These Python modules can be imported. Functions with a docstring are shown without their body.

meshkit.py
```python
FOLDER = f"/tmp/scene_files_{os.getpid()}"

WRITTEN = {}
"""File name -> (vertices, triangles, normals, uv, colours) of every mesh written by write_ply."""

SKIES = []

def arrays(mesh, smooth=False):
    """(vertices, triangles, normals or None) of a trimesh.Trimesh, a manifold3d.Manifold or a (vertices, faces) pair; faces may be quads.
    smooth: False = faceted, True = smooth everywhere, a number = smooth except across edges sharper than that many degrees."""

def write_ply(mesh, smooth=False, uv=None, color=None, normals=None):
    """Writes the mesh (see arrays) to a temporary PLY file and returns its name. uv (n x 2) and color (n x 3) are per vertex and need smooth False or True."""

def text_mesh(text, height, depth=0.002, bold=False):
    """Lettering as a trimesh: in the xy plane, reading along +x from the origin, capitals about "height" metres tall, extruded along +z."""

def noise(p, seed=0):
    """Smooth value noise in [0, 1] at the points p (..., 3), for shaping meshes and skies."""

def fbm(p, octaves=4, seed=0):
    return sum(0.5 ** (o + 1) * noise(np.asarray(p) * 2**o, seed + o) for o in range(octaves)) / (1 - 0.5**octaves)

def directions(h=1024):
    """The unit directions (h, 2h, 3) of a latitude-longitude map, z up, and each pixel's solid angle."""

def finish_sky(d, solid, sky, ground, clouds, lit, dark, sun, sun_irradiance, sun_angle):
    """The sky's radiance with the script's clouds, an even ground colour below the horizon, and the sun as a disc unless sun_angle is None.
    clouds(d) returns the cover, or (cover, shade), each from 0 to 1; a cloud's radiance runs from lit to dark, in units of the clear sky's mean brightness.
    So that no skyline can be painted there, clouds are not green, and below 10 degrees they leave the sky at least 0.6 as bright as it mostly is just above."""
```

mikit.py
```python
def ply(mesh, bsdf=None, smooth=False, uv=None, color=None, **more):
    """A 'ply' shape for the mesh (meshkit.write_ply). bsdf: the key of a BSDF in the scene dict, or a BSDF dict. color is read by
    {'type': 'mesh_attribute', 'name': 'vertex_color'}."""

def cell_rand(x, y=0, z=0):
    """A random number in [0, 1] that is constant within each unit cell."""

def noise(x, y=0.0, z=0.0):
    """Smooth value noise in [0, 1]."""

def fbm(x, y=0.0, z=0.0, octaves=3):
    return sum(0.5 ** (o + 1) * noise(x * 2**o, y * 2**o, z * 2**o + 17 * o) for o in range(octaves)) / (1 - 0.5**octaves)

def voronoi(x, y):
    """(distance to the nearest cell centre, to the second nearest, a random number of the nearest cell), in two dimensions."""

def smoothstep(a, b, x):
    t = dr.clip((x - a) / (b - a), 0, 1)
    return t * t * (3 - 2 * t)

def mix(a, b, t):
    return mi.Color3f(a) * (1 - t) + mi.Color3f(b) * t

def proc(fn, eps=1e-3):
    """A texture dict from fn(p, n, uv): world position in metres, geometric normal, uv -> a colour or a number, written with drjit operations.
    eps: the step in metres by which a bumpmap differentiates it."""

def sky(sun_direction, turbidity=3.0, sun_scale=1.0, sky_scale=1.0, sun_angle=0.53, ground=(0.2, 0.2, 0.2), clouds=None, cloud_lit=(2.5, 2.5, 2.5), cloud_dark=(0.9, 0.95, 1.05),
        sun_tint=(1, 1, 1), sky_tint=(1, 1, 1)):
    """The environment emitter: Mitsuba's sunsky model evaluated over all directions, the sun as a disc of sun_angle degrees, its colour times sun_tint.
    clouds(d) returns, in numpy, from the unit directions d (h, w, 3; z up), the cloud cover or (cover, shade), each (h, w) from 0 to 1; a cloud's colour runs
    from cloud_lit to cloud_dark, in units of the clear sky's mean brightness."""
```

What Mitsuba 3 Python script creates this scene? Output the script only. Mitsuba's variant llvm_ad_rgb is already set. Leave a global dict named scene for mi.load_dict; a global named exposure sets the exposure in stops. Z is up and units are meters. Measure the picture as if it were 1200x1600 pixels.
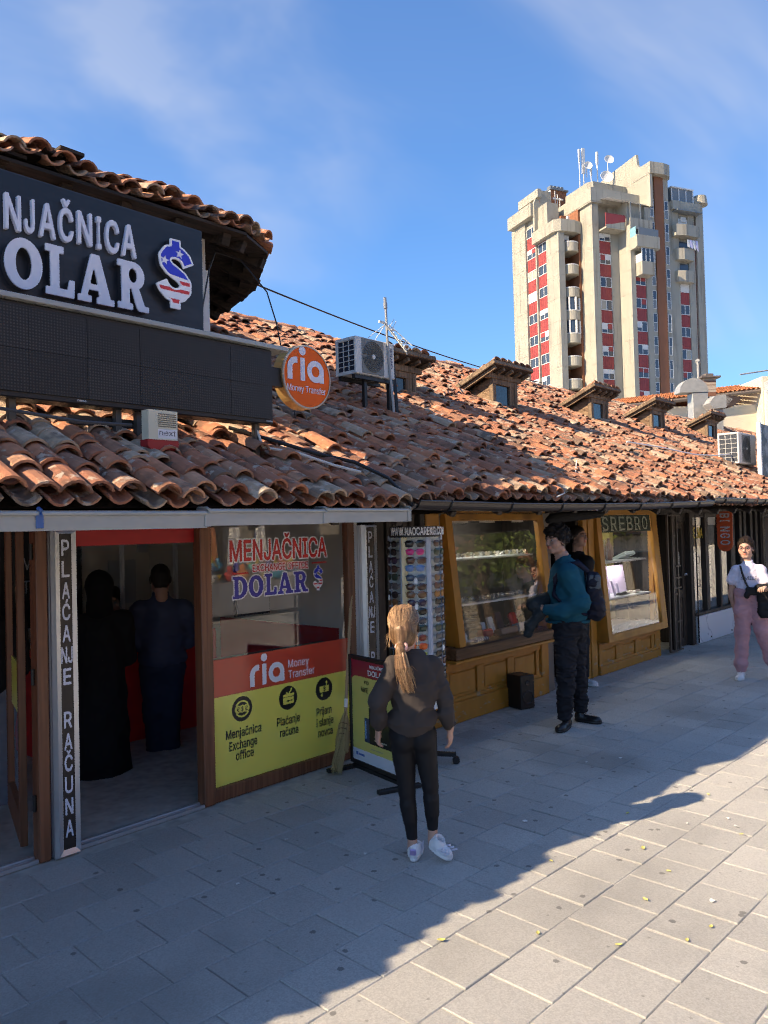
import math, random
import numpy as np, trimesh, shapely, mitsuba as mi, drjit as dr
import mikit, meshkit
from mikit import proc, noise, fbm, voronoi, cell_rand, smoothstep, mix
from shapely.geometry import Polygon, Point, LineString, box as sbox
from shapely import affinity
from shapely.ops import unary_union
T = mi.ScalarTransform4f
scene, labels = {}, {}
rng = np.random.default_rng(7)
random.seed(7)
A = np.array

# ---------------------------------------------------------------- camera, sky, exposure
def cam_axes(pitch, roll, yaw):
    w = A([math.cos(yaw)*math.cos(pitch), math.sin(yaw)*math.cos(pitch), math.sin(pitch)])
    r0 = A([math.sin(yaw), -math.cos(yaw), 0]); u0 = np.cross(r0, w)
    return w, math.cos(roll)*r0 + math.sin(roll)*u0, -math.sin(roll)*r0 + math.cos(roll)*u0
W_, R_, U_ = cam_axes(0.022257, -0.0254854, 0.7425702)
EYE = A([0, 0, 1.8])
scene['camera'] = {'type': 'perspective', 'fov': 2*math.degrees(math.atan(600/1212.46)), 'fov_axis': 'x', 'near_clip': 0.05, 'far_clip': 800.0,
                   'to_world': T().look_at(origin=EYE.tolist(), target=(EYE+W_).tolist(), up=U_.tolist())}
def cirrus(d, s=7):
    e = np.maximum(d[..., 2], 0.02); z = 0*e
    x, y = d[..., 0]/(e+0.45), d[..., 1]/(e+0.45)
    u, v = x*math.cos(-.4)+y*math.sin(-.4), -x*math.sin(-.4)+y*math.cos(-.4)
    w = np.stack([meshkit.fbm(np.stack([u*1.6, v*1.6, z+3], -1), 3, 5), meshkit.fbm(np.stack([u*1.6+9, v*1.6, z], -1), 3, 6), z], -1)-.5
    n = meshkit.fbm(np.stack([u*2.6, v*7.0, z], -1)+w*A([2.6, 2.6, 0]), 6, s)
    m = meshkit.fbm(np.stack([u*1.3, v*1.5, z+s*3.1], -1)+w*.8, 3, s+20)
    c = np.clip((m-.38)/.30, 0, 1)*(.16+.95*np.clip((n-.32)/.40, 0, 1)**1.7)
    low = np.clip((.62-e)/.55, 0, 1)
    return np.clip(.02*low+c*.56*(.45+.55*low), 0, 1)
SUN = A([-1.42, 0.585, 1.0]); SUN /= np.linalg.norm(SUN)
scene['sky'] = mikit.sky(SUN.tolist(), turbidity=2.4, sun_scale=1.0, sky_scale=1.0, clouds=cirrus, cloud_lit=(1.9, 1.9, 1.95), ground=(0.24, 0.23, 0.21), sky_tint=(0.54, 0.75, 1.0), sun_tint=(1.0, 0.98, 0.95))
exposure = 2.85

# ---------------------------------------------------------------- helpers: keys
_used = {}
def _num(key):
    n = _used.get(key, -1) + 1; _used[key] = n
    return key if n == 0 else f'{key}_{n:03d}'
def thing(name, label, cat, group=None):
    k = _num(name); labels[k] = {'label': label, 'category': cat}
    if group: labels[k]['group'] = group
    return k
def shape(key, mesh, bsdf, smooth=False, uv=None, color=None, **kw):
    if isinstance(mesh, MB): uv = mesh.uvs() if uv is None else uv; mesh = mesh.mesh()
    scene[key] = mikit.ply(mesh, bsdf, smooth=smooth, uv=uv, color=color, **kw)
    return key
def part(parent, name, mesh, bsdf, label=None, kind=None, **kw):
    k = _num(parent+'__'+name)
    if label or kind:
        labels[k] = {}
        if label: labels[k]['label'] = label
        if kind: labels[k]['kind'] = kind
    return shape(k, mesh, bsdf, **kw)
def solo(name, label, cat, mesh, bsdf, group=None, **kw):
    return shape(thing(name, label, cat, group), mesh, bsdf, **kw)
def struct(name, mesh, bsdf, kind='structure', label=None, **kw):
    k = _num(name); labels[k] = {'kind': kind}
    if label: labels[k]['label'] = label
    return shape(k, mesh, bsdf, **kw)

# ---------------------------------------------------------------- helpers: meshes
_B8 = A([[x, y, z] for x in (0, 1) for y in (0, 1) for z in (0, 1)], float)
_BF = A([[0, 1, 3], [0, 3, 2], [4, 6, 7], [4, 7, 5], [0, 4, 5], [0, 5, 1], [2, 3, 7], [2, 7, 6], [0, 2, 6], [0, 6, 4], [1, 5, 7], [1, 7, 3]])
def _chamfer_topology():
    v = []; 
    for s in np.ndindex(2, 2, 2):
        for a in range(3):
            q = A(s, float)*2-1; p = q*0.7; p[a] = q[a]; v.append(p)
    h = trimesh.convex.convex_hull(A(v)); 
    idx = [int(np.argmin(np.linalg.norm(A(v)-p, axis=1))) for p in h.vertices]
    return A([[idx[i] for i in f] for f in h.faces])
_CF = _chamfer_topology()
def chamfer_box(c0, c1, b):
    c0, c1 = A(c0, float), A(c1, float); v = []
    for s in np.ndindex(2, 2, 2):
        for a in range(3):
            p = np.where(A(s) == 1, c1-b, c0+b); p[a] = c1[a] if s[a] else c0[a]; v.append(p)
    return A(v), _CF
def unit(v): v = A(v, float); return v/(np.linalg.norm(v)+1e-12)
class MB:
    def __init__(s): s.v = []; s.f = []; s.n = 0; s.uv = []
    def add(s, v, f, uv=None):
        v = A(v, float); f = A(f, int)
        if f.shape[1] == 4: f = np.vstack([f[:, [0, 1, 2]], f[:, [0, 2, 3]]])
        s.v.append(v); s.f.append(f+s.n); s.n += len(v)
        if uv is not None: s.uv.append(np.broadcast_to(A(uv, float), (len(v), 2)))
        return s
    def tm(s, m): return s.add(m.vertices, m.faces)
    def box(s, c0, c1, b=0.0, uv=None):
        c0, c1 = np.minimum(c0, c1), np.maximum(c0, c1)
        if b > 0: return s.add(*chamfer_box(c0, c1, b), uv=uv)
        return s.add(A(c0)+_B8*(A(c1)-A(c0)), _BF, uv=uv)
    def obox(s, c, ax, half, b=0.0, uv=None):
        h = A(half, float); v, f = (chamfer_box(-h, h, b) if b > 0 else ((_B8*2-1)*h, _BF))
        return s.add(A(c)+v@A(ax, float), f, uv=uv)
    def beam(s, p0, p1, w, h, up=(0, 0, 1), b=0.0):
        p0, p1 = A(p0, float), A(p1, float); d = unit(p1-p0); side = unit(np.cross(d, up)); u = np.cross(side, d)
        return s.obox((p0+p1)/2, [d, side, u], [np.linalg.norm(p1-p0)/2, w/2, h/2], b)
    def cyl(s, p0, p1, r0, r1=None, n=12, caps=True):
        r1 = r0 if r1 is None else r1; p0, p1 = A(p0, float), A(p1, float); d = unit(p1-p0)
        a = unit(np.cross(d, [0, 0, 1] if abs(d[2]) < .9 else [1, 0, 0])); b = np.cross(d, a)
        t = np.arange(n)*2*np.pi/n; ring = np.cos(t)[:, None]*a+np.sin(t)[:, None]*b
        v = np.vstack([p0+ring*r0, p1+ring*r1]); i = np.arange(n); j = (i+1) % n
        f = np.vstack([np.stack([i, j, j+n], 1), np.stack([i, j+n, i+n], 1)])
        if caps:
            v = np.vstack([v, p0+ring*r0, p1+ring*r1, [p0, p1]])
            f = np.vstack([f, np.stack([j+2*n, i+2*n, i*0+4*n], 1), np.stack([i+3*n, j+3*n, i*0+4*n+1], 1)])
        return s.add(v, f)
    def tube(s, pts, r, n=6):
        p = A(pts, float); r = np.broadcast_to(r, (len(p),)); t = np.gradient(p, axis=0); t /= np.linalg.norm(t, axis=1, keepdims=True)+1e-12
        ref = A([0, 0, 1.]) if np.abs(t[:, 2]).mean() < .8 else A([1., 0, 0])
        a = np.cross(t, ref); a /= np.linalg.norm(a, axis=1, keepdims=True)+1e-9; b = np.cross(t, a)
        th = np.arange(n)*2*np.pi/n
        v = (p[:, None]+r[:, None, None]*(np.cos(th)[None, :, None]*a[:, None]+np.sin(th)[None, :, None]*b[:, None])).reshape(-1, 3)
        i, j = [q.ravel() for q in np.meshgrid(np.arange(len(p)-1), np.arange(n), indexing='ij')]; k = (j+1) % n
        q = np.stack([i*n+j, i*n+k, (i+1)*n+k, (i+1)*n+j], 1)
        m = len(v); v = np.vstack([v, p[:1], p[-1:]]); e = np.arange(n); e1 = (e+1) % n; L = (len(p)-1)*n
        f = np.vstack([q[:, [0, 1, 2]], q[:, [0, 2, 3]], np.stack([e1, e, e*0+m], 1), np.stack([L+e, L+e1, e*0+m+1], 1)])
        return s.add(v, f)
    def poly(s, poly, o, ax, ay, depth, back=0.0):
        """shapely polygon in the plane o+ax*u+ay*v, extruded by depth along ax x ay"""
        ax, ay = A(ax, float), A(ay, float); az = np.cross(ax, ay)
        for g in getattr(poly, 'geoms', [poly]):
            if g.is_empty or g.area < 1e-9: continue
            m = trimesh.creation.extrude_polygon(g, depth, engine='earcut')
            v = A(m.vertices); s.add(A(o)+v[:, :1]*ax+v[:, 1:2]*ay+(v[:, 2:]-back)*az, m.faces)
        return s
    def quad(s, a, b, c, d): return s.add([a, b, c, d], [[0, 1, 2], [0, 2, 3]])
    def lathe(s, prof, c, n=20, axis=(0, 0, 1)):
        prof = A(prof, float); d = unit(axis); a = unit(np.cross(d, [0, 0, 1] if abs(d[2]) < .9 else [1, 0, 0])); b = np.cross(d, a); t = np.arange(n)*2*np.pi/n
        ring = np.cos(t)[:, None]*a+np.sin(t)[:, None]*b
        v = (A(c)+prof[:, None, :1]*ring[None]+prof[:, None, 1:]*d).reshape(-1, 3)
        i, j = [q.ravel() for q in np.meshgrid(np.arange(len(prof)-1), np.arange(n), indexing='ij')]; k = (j+1) % n
        return s.add(v, np.stack([i*n+j, i*n+k, (i+1)*n+k, (i+1)*n+j], 1))
    def move(s, R=None, t=(0, 0, 0)):
        s.v = [(v@A(R).T if R is not None else v)+A(t) for v in s.v]; return s
    def mesh(s): return np.vstack(s.v), np.vstack(s.f)
    def uvs(s): return np.vstack(s.uv) if s.uv and sum(map(len, s.uv)) == s.n else None
def rotz(a): c, s = math.cos(a), math.sin(a); return A([[c, -s, 0], [s, c, 0], [0, 0, 1.]])
def rotaxis(ax, a):
    ax = unit(ax); K = A([[0, -ax[2], ax[1]], [ax[2], 0, -ax[0]], [-ax[1], ax[0], 0]]); return np.eye(3)+math.sin(a)*K+(1-math.cos(a))*K@K
def B(c0, c1, b=0.0): return MB().box(c0, c1, b)

# lettering: flat or raised, fitted into a width and a capital height
_TX = {}
def letters(text, o, ax, ay, width, height, depth=0.002, bold=False):
    """text from the lower left corner o, reading along ax, up along ay, raised along ax x ay"""
    k = (text, bold)
    if k not in _TX:
        m = meshkit.text_mesh(text, 1.0, 1.0, bold); v = A(m.vertices); x0, x1 = v[:, 0].min(), v[:, 0].max(); v[:, 0] = (v[:, 0]-x0)/(x1-x0)
        _TX[k] = (v, A(m.faces))
    v, f = _TX[k]; ax, ay = unit(ax), unit(ay); az = np.cross(ax, ay)
    return A(o)+v[:, :1]*width*ax+v[:, 1:2]*height*ay+v[:, 2:]*depth*az, f
EX, EY, EZ = A([1., 0, 0]), A([0, 1., 0]), A([0, 0, 1.])
def facade_text(text, x0, x1, z, h, y, depth=0.002, bold=False): return letters(text, (x0, y, z), EX, EZ, x1-x0, h, depth, bold)

# ---------------------------------------------------------------- materials
def mat(name, rgb, rough=0.5, metallic=0.0, spec=0.5, bump=None, bscale=1.0, **kw):
    col = rgb if isinstance(rgb, dict) else {'type': 'rgb', 'value': list(map(float, rgb))}
    b = {'type': 'principled', 'base_color': col, 'roughness': rough if isinstance(rough, dict) else float(rough), 'metallic': float(metallic), 'specular': float(spec), **kw}
    if bump is not None: b = {'type': 'bumpmap', 'arbitrary': bump, 'scale': float(bscale), 'bsdf': b}
    scene['mat_'+name] = {'type': 'twosided', 'bsdf': b}
    return 'mat_'+name
_PM = {}
def plain(r, g, b, rough=0.55, metallic=0.0, spec=0.5):
    k = (r, g, b, rough, metallic, spec)
    if k not in _PM: _PM[k] = mat(f'plain_{len(_PM)}', (r, g, b), rough, metallic, spec)
    return _PM[k]
scene['mat_glass'] = {'type': 'thindielectric', 'int_ior': 1.5, 'ext_ior': 1.0}
def f_wood(c0, c1, k=1.0, ax=2, worn=None):
    def fn(p, n, uv):
        q = [p.x, p.y, p.z]; L = q.pop(ax); a, b = q
        g = fbm(a*70*k+fbm(L*3, a*9, b*9)*2, b*70*k, L*2.2*k, 3)
        s = fbm(a*6, b*6, L*1.3, 2)
        c = mix(c0, c1, smoothstep(.25, .75, g*.65+s*.35))
        if worn is not None: c = mix(c, worn, smoothstep(.60, .74, fbm(a*9+3, b*9, L*5, 4)*.75+.25*noise(L*1.5, a*2, b*2)))
        return c
    return proc(fn)
M_brown = mat('brown_frame', f_wood((.13, .050, .024), (.22, .088, .042)), .42)
M_dark = mat('dark_wood', f_wood((.018, .013, .010), (.045, .032, .024)), .6)
M_weather = mat('weathered_wood', f_wood((.10, .065, .04), (.24, .17, .11), .8), .8)
M_weather_h = mat('weathered_board', f_wood((.14, .085, .05), (.30, .20, .12), .5, ax=1), .8)
def f_ochre(p, n, uv):
    g = fbm(p.x*14, p.y*14, p.z*5, 3); c = mix((.36, .155, .016), (.48, .225, .034), g)
    c = mix(c, (.17, .075, .02), .55*smoothstep(.58, .8, fbm(p.x*3+8, p.y*3, p.z*2.2, 4)))
    low = 1-smoothstep(.12, .5, p.z)
    return mix(c, (.34, .29, .21), .7*smoothstep(.70, .78, fbm(p.x*14, p.y*9, p.z*26, 4)+.10*low)*low)
M_ochre = mat('ochre_paint', proc(f_ochre), .45, bump=proc(lambda p, n, uv: fbm(p.x*60, p.y*60, p.z*14, 3), eps=.002), bscale=.0012)
M_sillwood = mat('bare_sill_wood', f_wood((.085, .042, .018), (.20, .105, .045), .9, ax=0), .6)
M_silver = mat('grey_painted_steel', proc(lambda p, n, uv: mix((.27, .29, .29), (.37, .39, .385), fbm(p.x*5, p.y*9, p.z*22, 3))), .35, .15)
M_alu = mat('brushed_aluminium', (.62, .63, .65), .33, .75)
M_gutter = mat('dark_gutter', proc(lambda p, n, uv: mix((.030, .024, .021), (.060, .050, .044), fbm(p.x*3, p.y*20, p.z*20, 3))), .35, .2)
M_black = plain(.012, .012, .013, .45)
M_white = plain(.78, .78, .78, .5)
M_red = plain(.40, .012, .014, .5)
# ---------------------------------------------------------------- ground: bed and single slabs
PA = -0.0317; PU, PV = A([math.cos(PA), math.sin(PA), 0]), A([-math.sin(PA), math.cos(PA), 0])
def f_bed(p, n, uv): return mix((.24, .235, .22), (.44, .43, .40), fbm(p.x*18, p.y*18, 0, 3))
M_bed = mat('paving_bed', proc(f_bed), .9)
def f_slab(p, n, uv):
    tone = uv.x; g = fbm(p.x*2.2, p.y*2.2, 0, 3); fine = fbm(p.x*160, p.y*160, 3, 2)
    c = mix((.290, .286, .272), (.385, .380, .362), tone*.62+g*.38)
    c = c*(0.82+.36*fine)
    v1, v2, r = voronoi(p.x*4.3, p.y*4.3)                       # trodden gum
    w = voronoi(p.x*11+5, p.y*11)
    spot = (1-smoothstep(.05, .075, v1+.03*(noise(p.x*60, p.y*60)-.5)))*dr.select(r > .66, 1., 0.)
    small = (1-smoothstep(.05, .10, w[0]))*dr.select(w[2] > .86, 1., 0.)
    c = mix(c, (.075, .075, .075), .66*dr.maximum(spot, .6*small))
    return mix(c, (.15, .148, .14), .45*smoothstep(.52, .78, fbm(p.x*1.1, p.y*1.1, 7, 4)))
M_slab = mat('paving_slab', proc(f_slab), .72, bump=proc(lambda p, n, uv: fbm(p.x*180, p.y*180, 0, 2), eps=.002), bscale=.0016)
struct('ground', MB().quad((-120, -90, -.0055), (160, -90, -.0055), (160, 220, -.0055), (-120, 220, -.0055)), M_bed)
S = .2985
def uv_of(x, y): return x*PU[0]+y*PU[1], x*PV[0]+y*PV[1]
slabs = []
for j in range(-26, 12):
    v0 = 1.352+S*j; off = .288 if j % 2 == 0 else .139
    for i in range(-26, 62):
        u0 = off+S*i; c = PU*(u0+S/2)+PV*(v0+S/2)
        if c[1]+.15 > 4.39 or c[1] < -7 or c[0] > 18: continue
        d = c-EYE; t = d@W_; ok = t > 1.2 and abs(d@R_/t) < .62 and (d@U_/t) > -.86
        slabs.append((not ok, np.linalg.norm(d), u0, v0))
slabs.sort()
def slab_mesh(mb, u0, v0, r):
    g = .0022; b = .0035; lift = r.normal()*.0006; tilt = r.normal(size=2)*.0010; x0, x1, y0, y1 = u0+g+r.random()*.002, u0+S-g-r.random()*.002, v0+g, v0+S-g
    top = [(x0+b, y0+b), (x1-b, y0+b), (x1-b, y1-b), (x0+b, y1-b)]; mid = [(x0, y0), (x1, y0), (x1, y1), (x0, y1)]; vs = []
    for k, (ring, z) in enumerate(((top, 0.), (mid, -b), (mid, -.03))):
        for (u, v) in ring: vs.append(PU*u+PV*v+EZ*(z+lift+tilt[0]*(u-u0-.15)/.15+tilt[1]*(v-v0-.15)/.15))
    f = [[0, 1, 2, 3]]+[[4*k+4+a, 4*k+4+(a+1) % 4, 4*k+(a+1) % 4, 4*k+a] for k in (0, 1) for a in range(4)]
    mb.add(vs, f, uv=(r.random(), r.random()))
rs = np.random.default_rng(3); pave = 'pavement'; labels[pave] = {'kind': 'structure', 'label': 'grey concrete slab paving of the shopping street'}
rest = MB()
for q, (bad, dist, u0, v0) in enumerate(slabs):
    if q < 300:
        m = MB(); slab_mesh(m, u0, v0, rs); part(pave, 'slab', m, M_slab)
    else: slab_mesh(rest, u0, v0, rs)
part(pave, 'far_slabs', rest, M_slab, kind='stuff')
# fallen leaves and scraps
M_leaf = plain(.56, .52, .16, .6)
def leaf(x, y, s, a):
    t = np.linspace(0, 1, 7); w = np.sin(np.pi*t)**.8*.32*s; m = MB(); v = []
    for k in range(7):
        z = .004+.012*s/.05*abs(t[k]-.4)*.6
        v += [(t[k]*s, w[k], z+.005), (t[k]*s, 0, z), (t[k]*s, -w[k], z+.004)]
    f = [[3*k+c, 3*k+3+c, 3*k+4+c, 3*k+1+c] for k in range(6) for c in (0, 1)]
    return m.add(v, f).move(rotz(a), (x, y, 0))
for (x, y) in ((3.12, 1.55), (3.57, 1.66), (3.93, 1.67), (2.96, 1.87), (3.34, 1.36), (3.52, 1.32), (2.67, 2.15), (4.57, 2.2), (3.66, 2.2), (4.66, 1.55), (4.1, 1.9), (5.2, 1.95)):
    solo('fallen_leaf', 'small yellow fallen leaf lying on the sunlit paving', 'leaf', leaf(x, y, .022+.016*rs.random(), rs.random()*6.3), M_leaf, group='fallen leaves on the paving')
M_scrap = plain(.62, .62, .60, .7)
for q, (x, y) in enumerate(((4.05, 2.62), (5.35, 2.9), (5.6, 2.75), (3.75, 1.4), (4.62, 1.86), (2.42, 3.3), (2.95, 3.55), (6.7, 2.7), (3.1, 3.05), (4.75, 1.62), (4.85, 1.70))):
    m = MB(); s_ = .010+.014*rs.random(); pts = [(s_*math.cos(a)*rs.uniform(.6, 1.1), s_*math.sin(a)*rs.uniform(.4, .9), .003+.008*rs.random()) for a in np.linspace(0, 6.28, 8)[:-1]]
    m.add([(0, 0, .004)]+pts, [[0, i+1, (i+1) % 7+1] for i in range(7)]); solo('paper_scrap', 'tiny white scrap of paper lying on the paving', 'scrap', m.move(rotz(rs.random()*6), (x, y, 0)), M_scrap, group='paper scraps on the paving')
# ---------------------------------------------------------------- barrel tiles
def f_tile(p, n, uv):
    r, q = uv.x, uv.y
    c = mix((.42, .165, .085), (.28, .105, .062), smoothstep(.05, .35, r))
    c = mix(c, (.46, .24, .145), smoothstep(.42, .50, r)); c = mix(c, (.24, .115, .075), smoothstep(.58, .64, r))
    c = mix(c, (.40, .30, .215), smoothstep(.74, .80, r)); c = mix(c, (.15, .10, .075), smoothstep(.93, .97, r))
    l = fbm(p.x*9+q*40, p.y*9, p.z*9, 4); d = fbm(p.x*26+q*9, p.y*26, p.z*26, 3)
    c = mix(c*(.70+.60*d), (.30, .205, .145), .20)
    c = mix(c, (.060, .048, .042), .62*smoothstep(.52, .70, l+.10*(q-.5)))
    c = mix(c, (.47, .42, .35), .62*smoothstep(.60, .74, fbm(p.x*21+7, p.y*21+q*5, p.z*21, 4)+.10*(q-.5)))
    return c
M_tile = mat('old_roof_tile', proc(f_tile), .85, spec=.25)
def tile_base(concave, L=.37, r0=.088, r1=.074, seg=6, arc=2.5, th=.014):
    """local x across, y up the slope (0 = lower end), z out of the roof"""
    v = []; a = (np.arange(seg+1)/seg-.5)*arc
    for (yy, R) in ((0, r0), (L*.5, (r0+r1)/2), (L, r1)):
        for rad in (R, R-th):
            for t in a:
                z = rad*math.cos(t)-R*math.cos(arc/2); x = rad*math.sin(t); v.append((x, yy, z))
    v = A(v); n = seg+1; f = []
    for k in (0, 1):
        for i in range(seg):
            o = 2*k*n+i; f.append([o, o+1, o+1+2*n, o+2*n])
            if k == 0: o += n; f.append([o+1, o, o+2*n, o+1+2*n])
    for i in range(seg): f.append([i+n, i+1+n, i+1, i])
    f.append([0, n, 3*n, 2*n]); f.append([n-1, 3*n-1, 5*n-1, 2*n-1+n-n+n] if False else [2*n-1, n-1, 3*n-1, 4*n-1])
    if concave: v = v*A([-1, 1, -1]); v[:, 2] += r0*(1-math.cos(arc/2))*.0
    f = A(f); f = np.vstack([f[:, [0, 1, 2]], f[:, [0, 2, 3]]])
    return v, f
T_COVER, T_PAN = tile_base(False, L=.29, r0=.079, r1=.066, th=.013), tile_base(True, L=.29, r0=.070, r1=.080, arc=2.3, th=.013)
def roof_frame(o, ex, slope):
    """ex along the eave, up-slope direction = horizontal(-normal side) given as es"""
    return o, ex, slope
class TileSet:
    def __init__(s): s.t = []
    def put(s, base, pos, ex, es, nn, r, jit=1.0):
        a = r.normal()*.045*jit; b = r.normal()*.02*jit
        ex2 = unit(ex*math.cos(a)+es*math.sin(a)+nn*b); es2 = unit(es-ex2*(es@ex2)-nn*(.050+abs(r.normal())*.040*jit)); n2 = np.cross(ex2, es2)
        v, f = base; sc = 1+r.normal()*.03*jit
        s.t.append((np.linalg.norm(pos-EYE), A(pos)+sc*(v[:, :1]*ex2+v[:, 1:2]*es2+v[:, 2:]*n2), f, (r.random(), r.random())))
    def emit(s, parent, near, name='tile', stuff='far_tiles'):
        s.t.sort(key=lambda q: q[0]); rest = MB()
        for q, (d, v, f, uv) in enumerate(s.t):
            if q < near: part(parent, name, MB().add(v, f, uv=uv), M_tile)
            else: rest.add(v, f, uv=uv)
        if rest.n: part(parent, stuff, rest, M_tile, kind='stuff')
RM = .538; RA = math.atan(RM); EAVE_Y, EAVE_Z, RIDGE_Y = 3.50, 1.93, 8.0
ES = A([0, math.cos(RA), math.sin(RA)]); EN = A([0, -math.sin(RA), math.cos(RA)])
_gx, _gs = np.meshgrid(np.linspace(-2, 30, 161), np.linspace(-1, 6, 36), indexing='ij')
_wave = .075*(meshkit.fbm(np.stack([_gx*.45, _gs*.6, _gx*0+1.3], -1), 3)-.5)*2
def roof_wave(x, s):
    a, b = min(max((x+2)*5, 0), 159.9), min(max((s+1)*5, 0), 34.9); i, j = int(a), int(b); a -= i; b -= j
    return (_wave[i, j]*(1-a)+_wave[i+1, j]*a)*(1-b)+(_wave[i, j+1]*(1-a)+_wave[i+1, j+1]*a)*b
def roof_lift(x): t = np.clip((x-4.1)/.7, 0, 1); return .065*t*t*(3-2*t)
def roof_pt(x, s, off=0.0): return A([x, EAVE_Y, EAVE_Z+roof_lift(x)])+ES*s+EN*(off+roof_wave(x, s))
def roof_at(x, y, off=0.0): return roof_pt(x, (y-EAVE_Y)/math.cos(RA), off)
roof = thing('tiled_roof', 'long low roof of old weathered clay barrel tiles over the row of shops', 'roof')
rt = np.random.default_rng(11); ts = TileSet(); PITCH, ROW = .152, .150
SL = (RIDGE_Y-EAVE_Y)/math.cos(RA)
DORM = [(6.32, 5.75), (8.62, 5.90), (11.72, 6.08), (14.48, 6.25), (17.85, 6.42)]      # left cheek x, front y of each dormer
def in_dormer(x, y): return any(dx+.03 < x < dx+.58 and dy+.06 < y < dy+.50 for dx, dy in DORM)
nx = int((28+1.0)/PITCH)
for i in range(nx):
    x = -1.0+i*PITCH+rt.normal()*.006
    for k in range(int(SL/ROW)+1):
        s = k*ROW+rt.normal()*.024
        if k == 0: s = -.03+rt.normal()*.018
        p = roof_pt(x, s)
        if in_dormer(p[0], p[1]): continue
        ts.put(T_PAN, p+EN*(.060+.016), EX, ES, EN, rt, .8)
        if rt.random() < .012 and k > 1: continue
        q = roof_pt(x+PITCH/2+rt.normal()*.008, s+.02+rt.normal()*.035, .075+(.020+.008*rt.random() if rt.random() < .85 else .035+.03*rt.random()))
        if rt.random() < .05: q = q+EX*rt.normal()*.03-ES*.06*rt.random()
        if not in_dormer(q[0], q[1]): ts.put(T_COVER, q, EX, ES, EN, rt, 1.25)
for x in np.arange(-1.0, 28.0, .33):                              # ridge cappings
    p = roof_pt(x, SL, .10); ts.put(tile_base(False, .38, .11, .095), p, unit(EY*math.cos(.05)), -EX, EZ, rt, .9)
ts.emit(roof, 300)
deck = MB()
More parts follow.
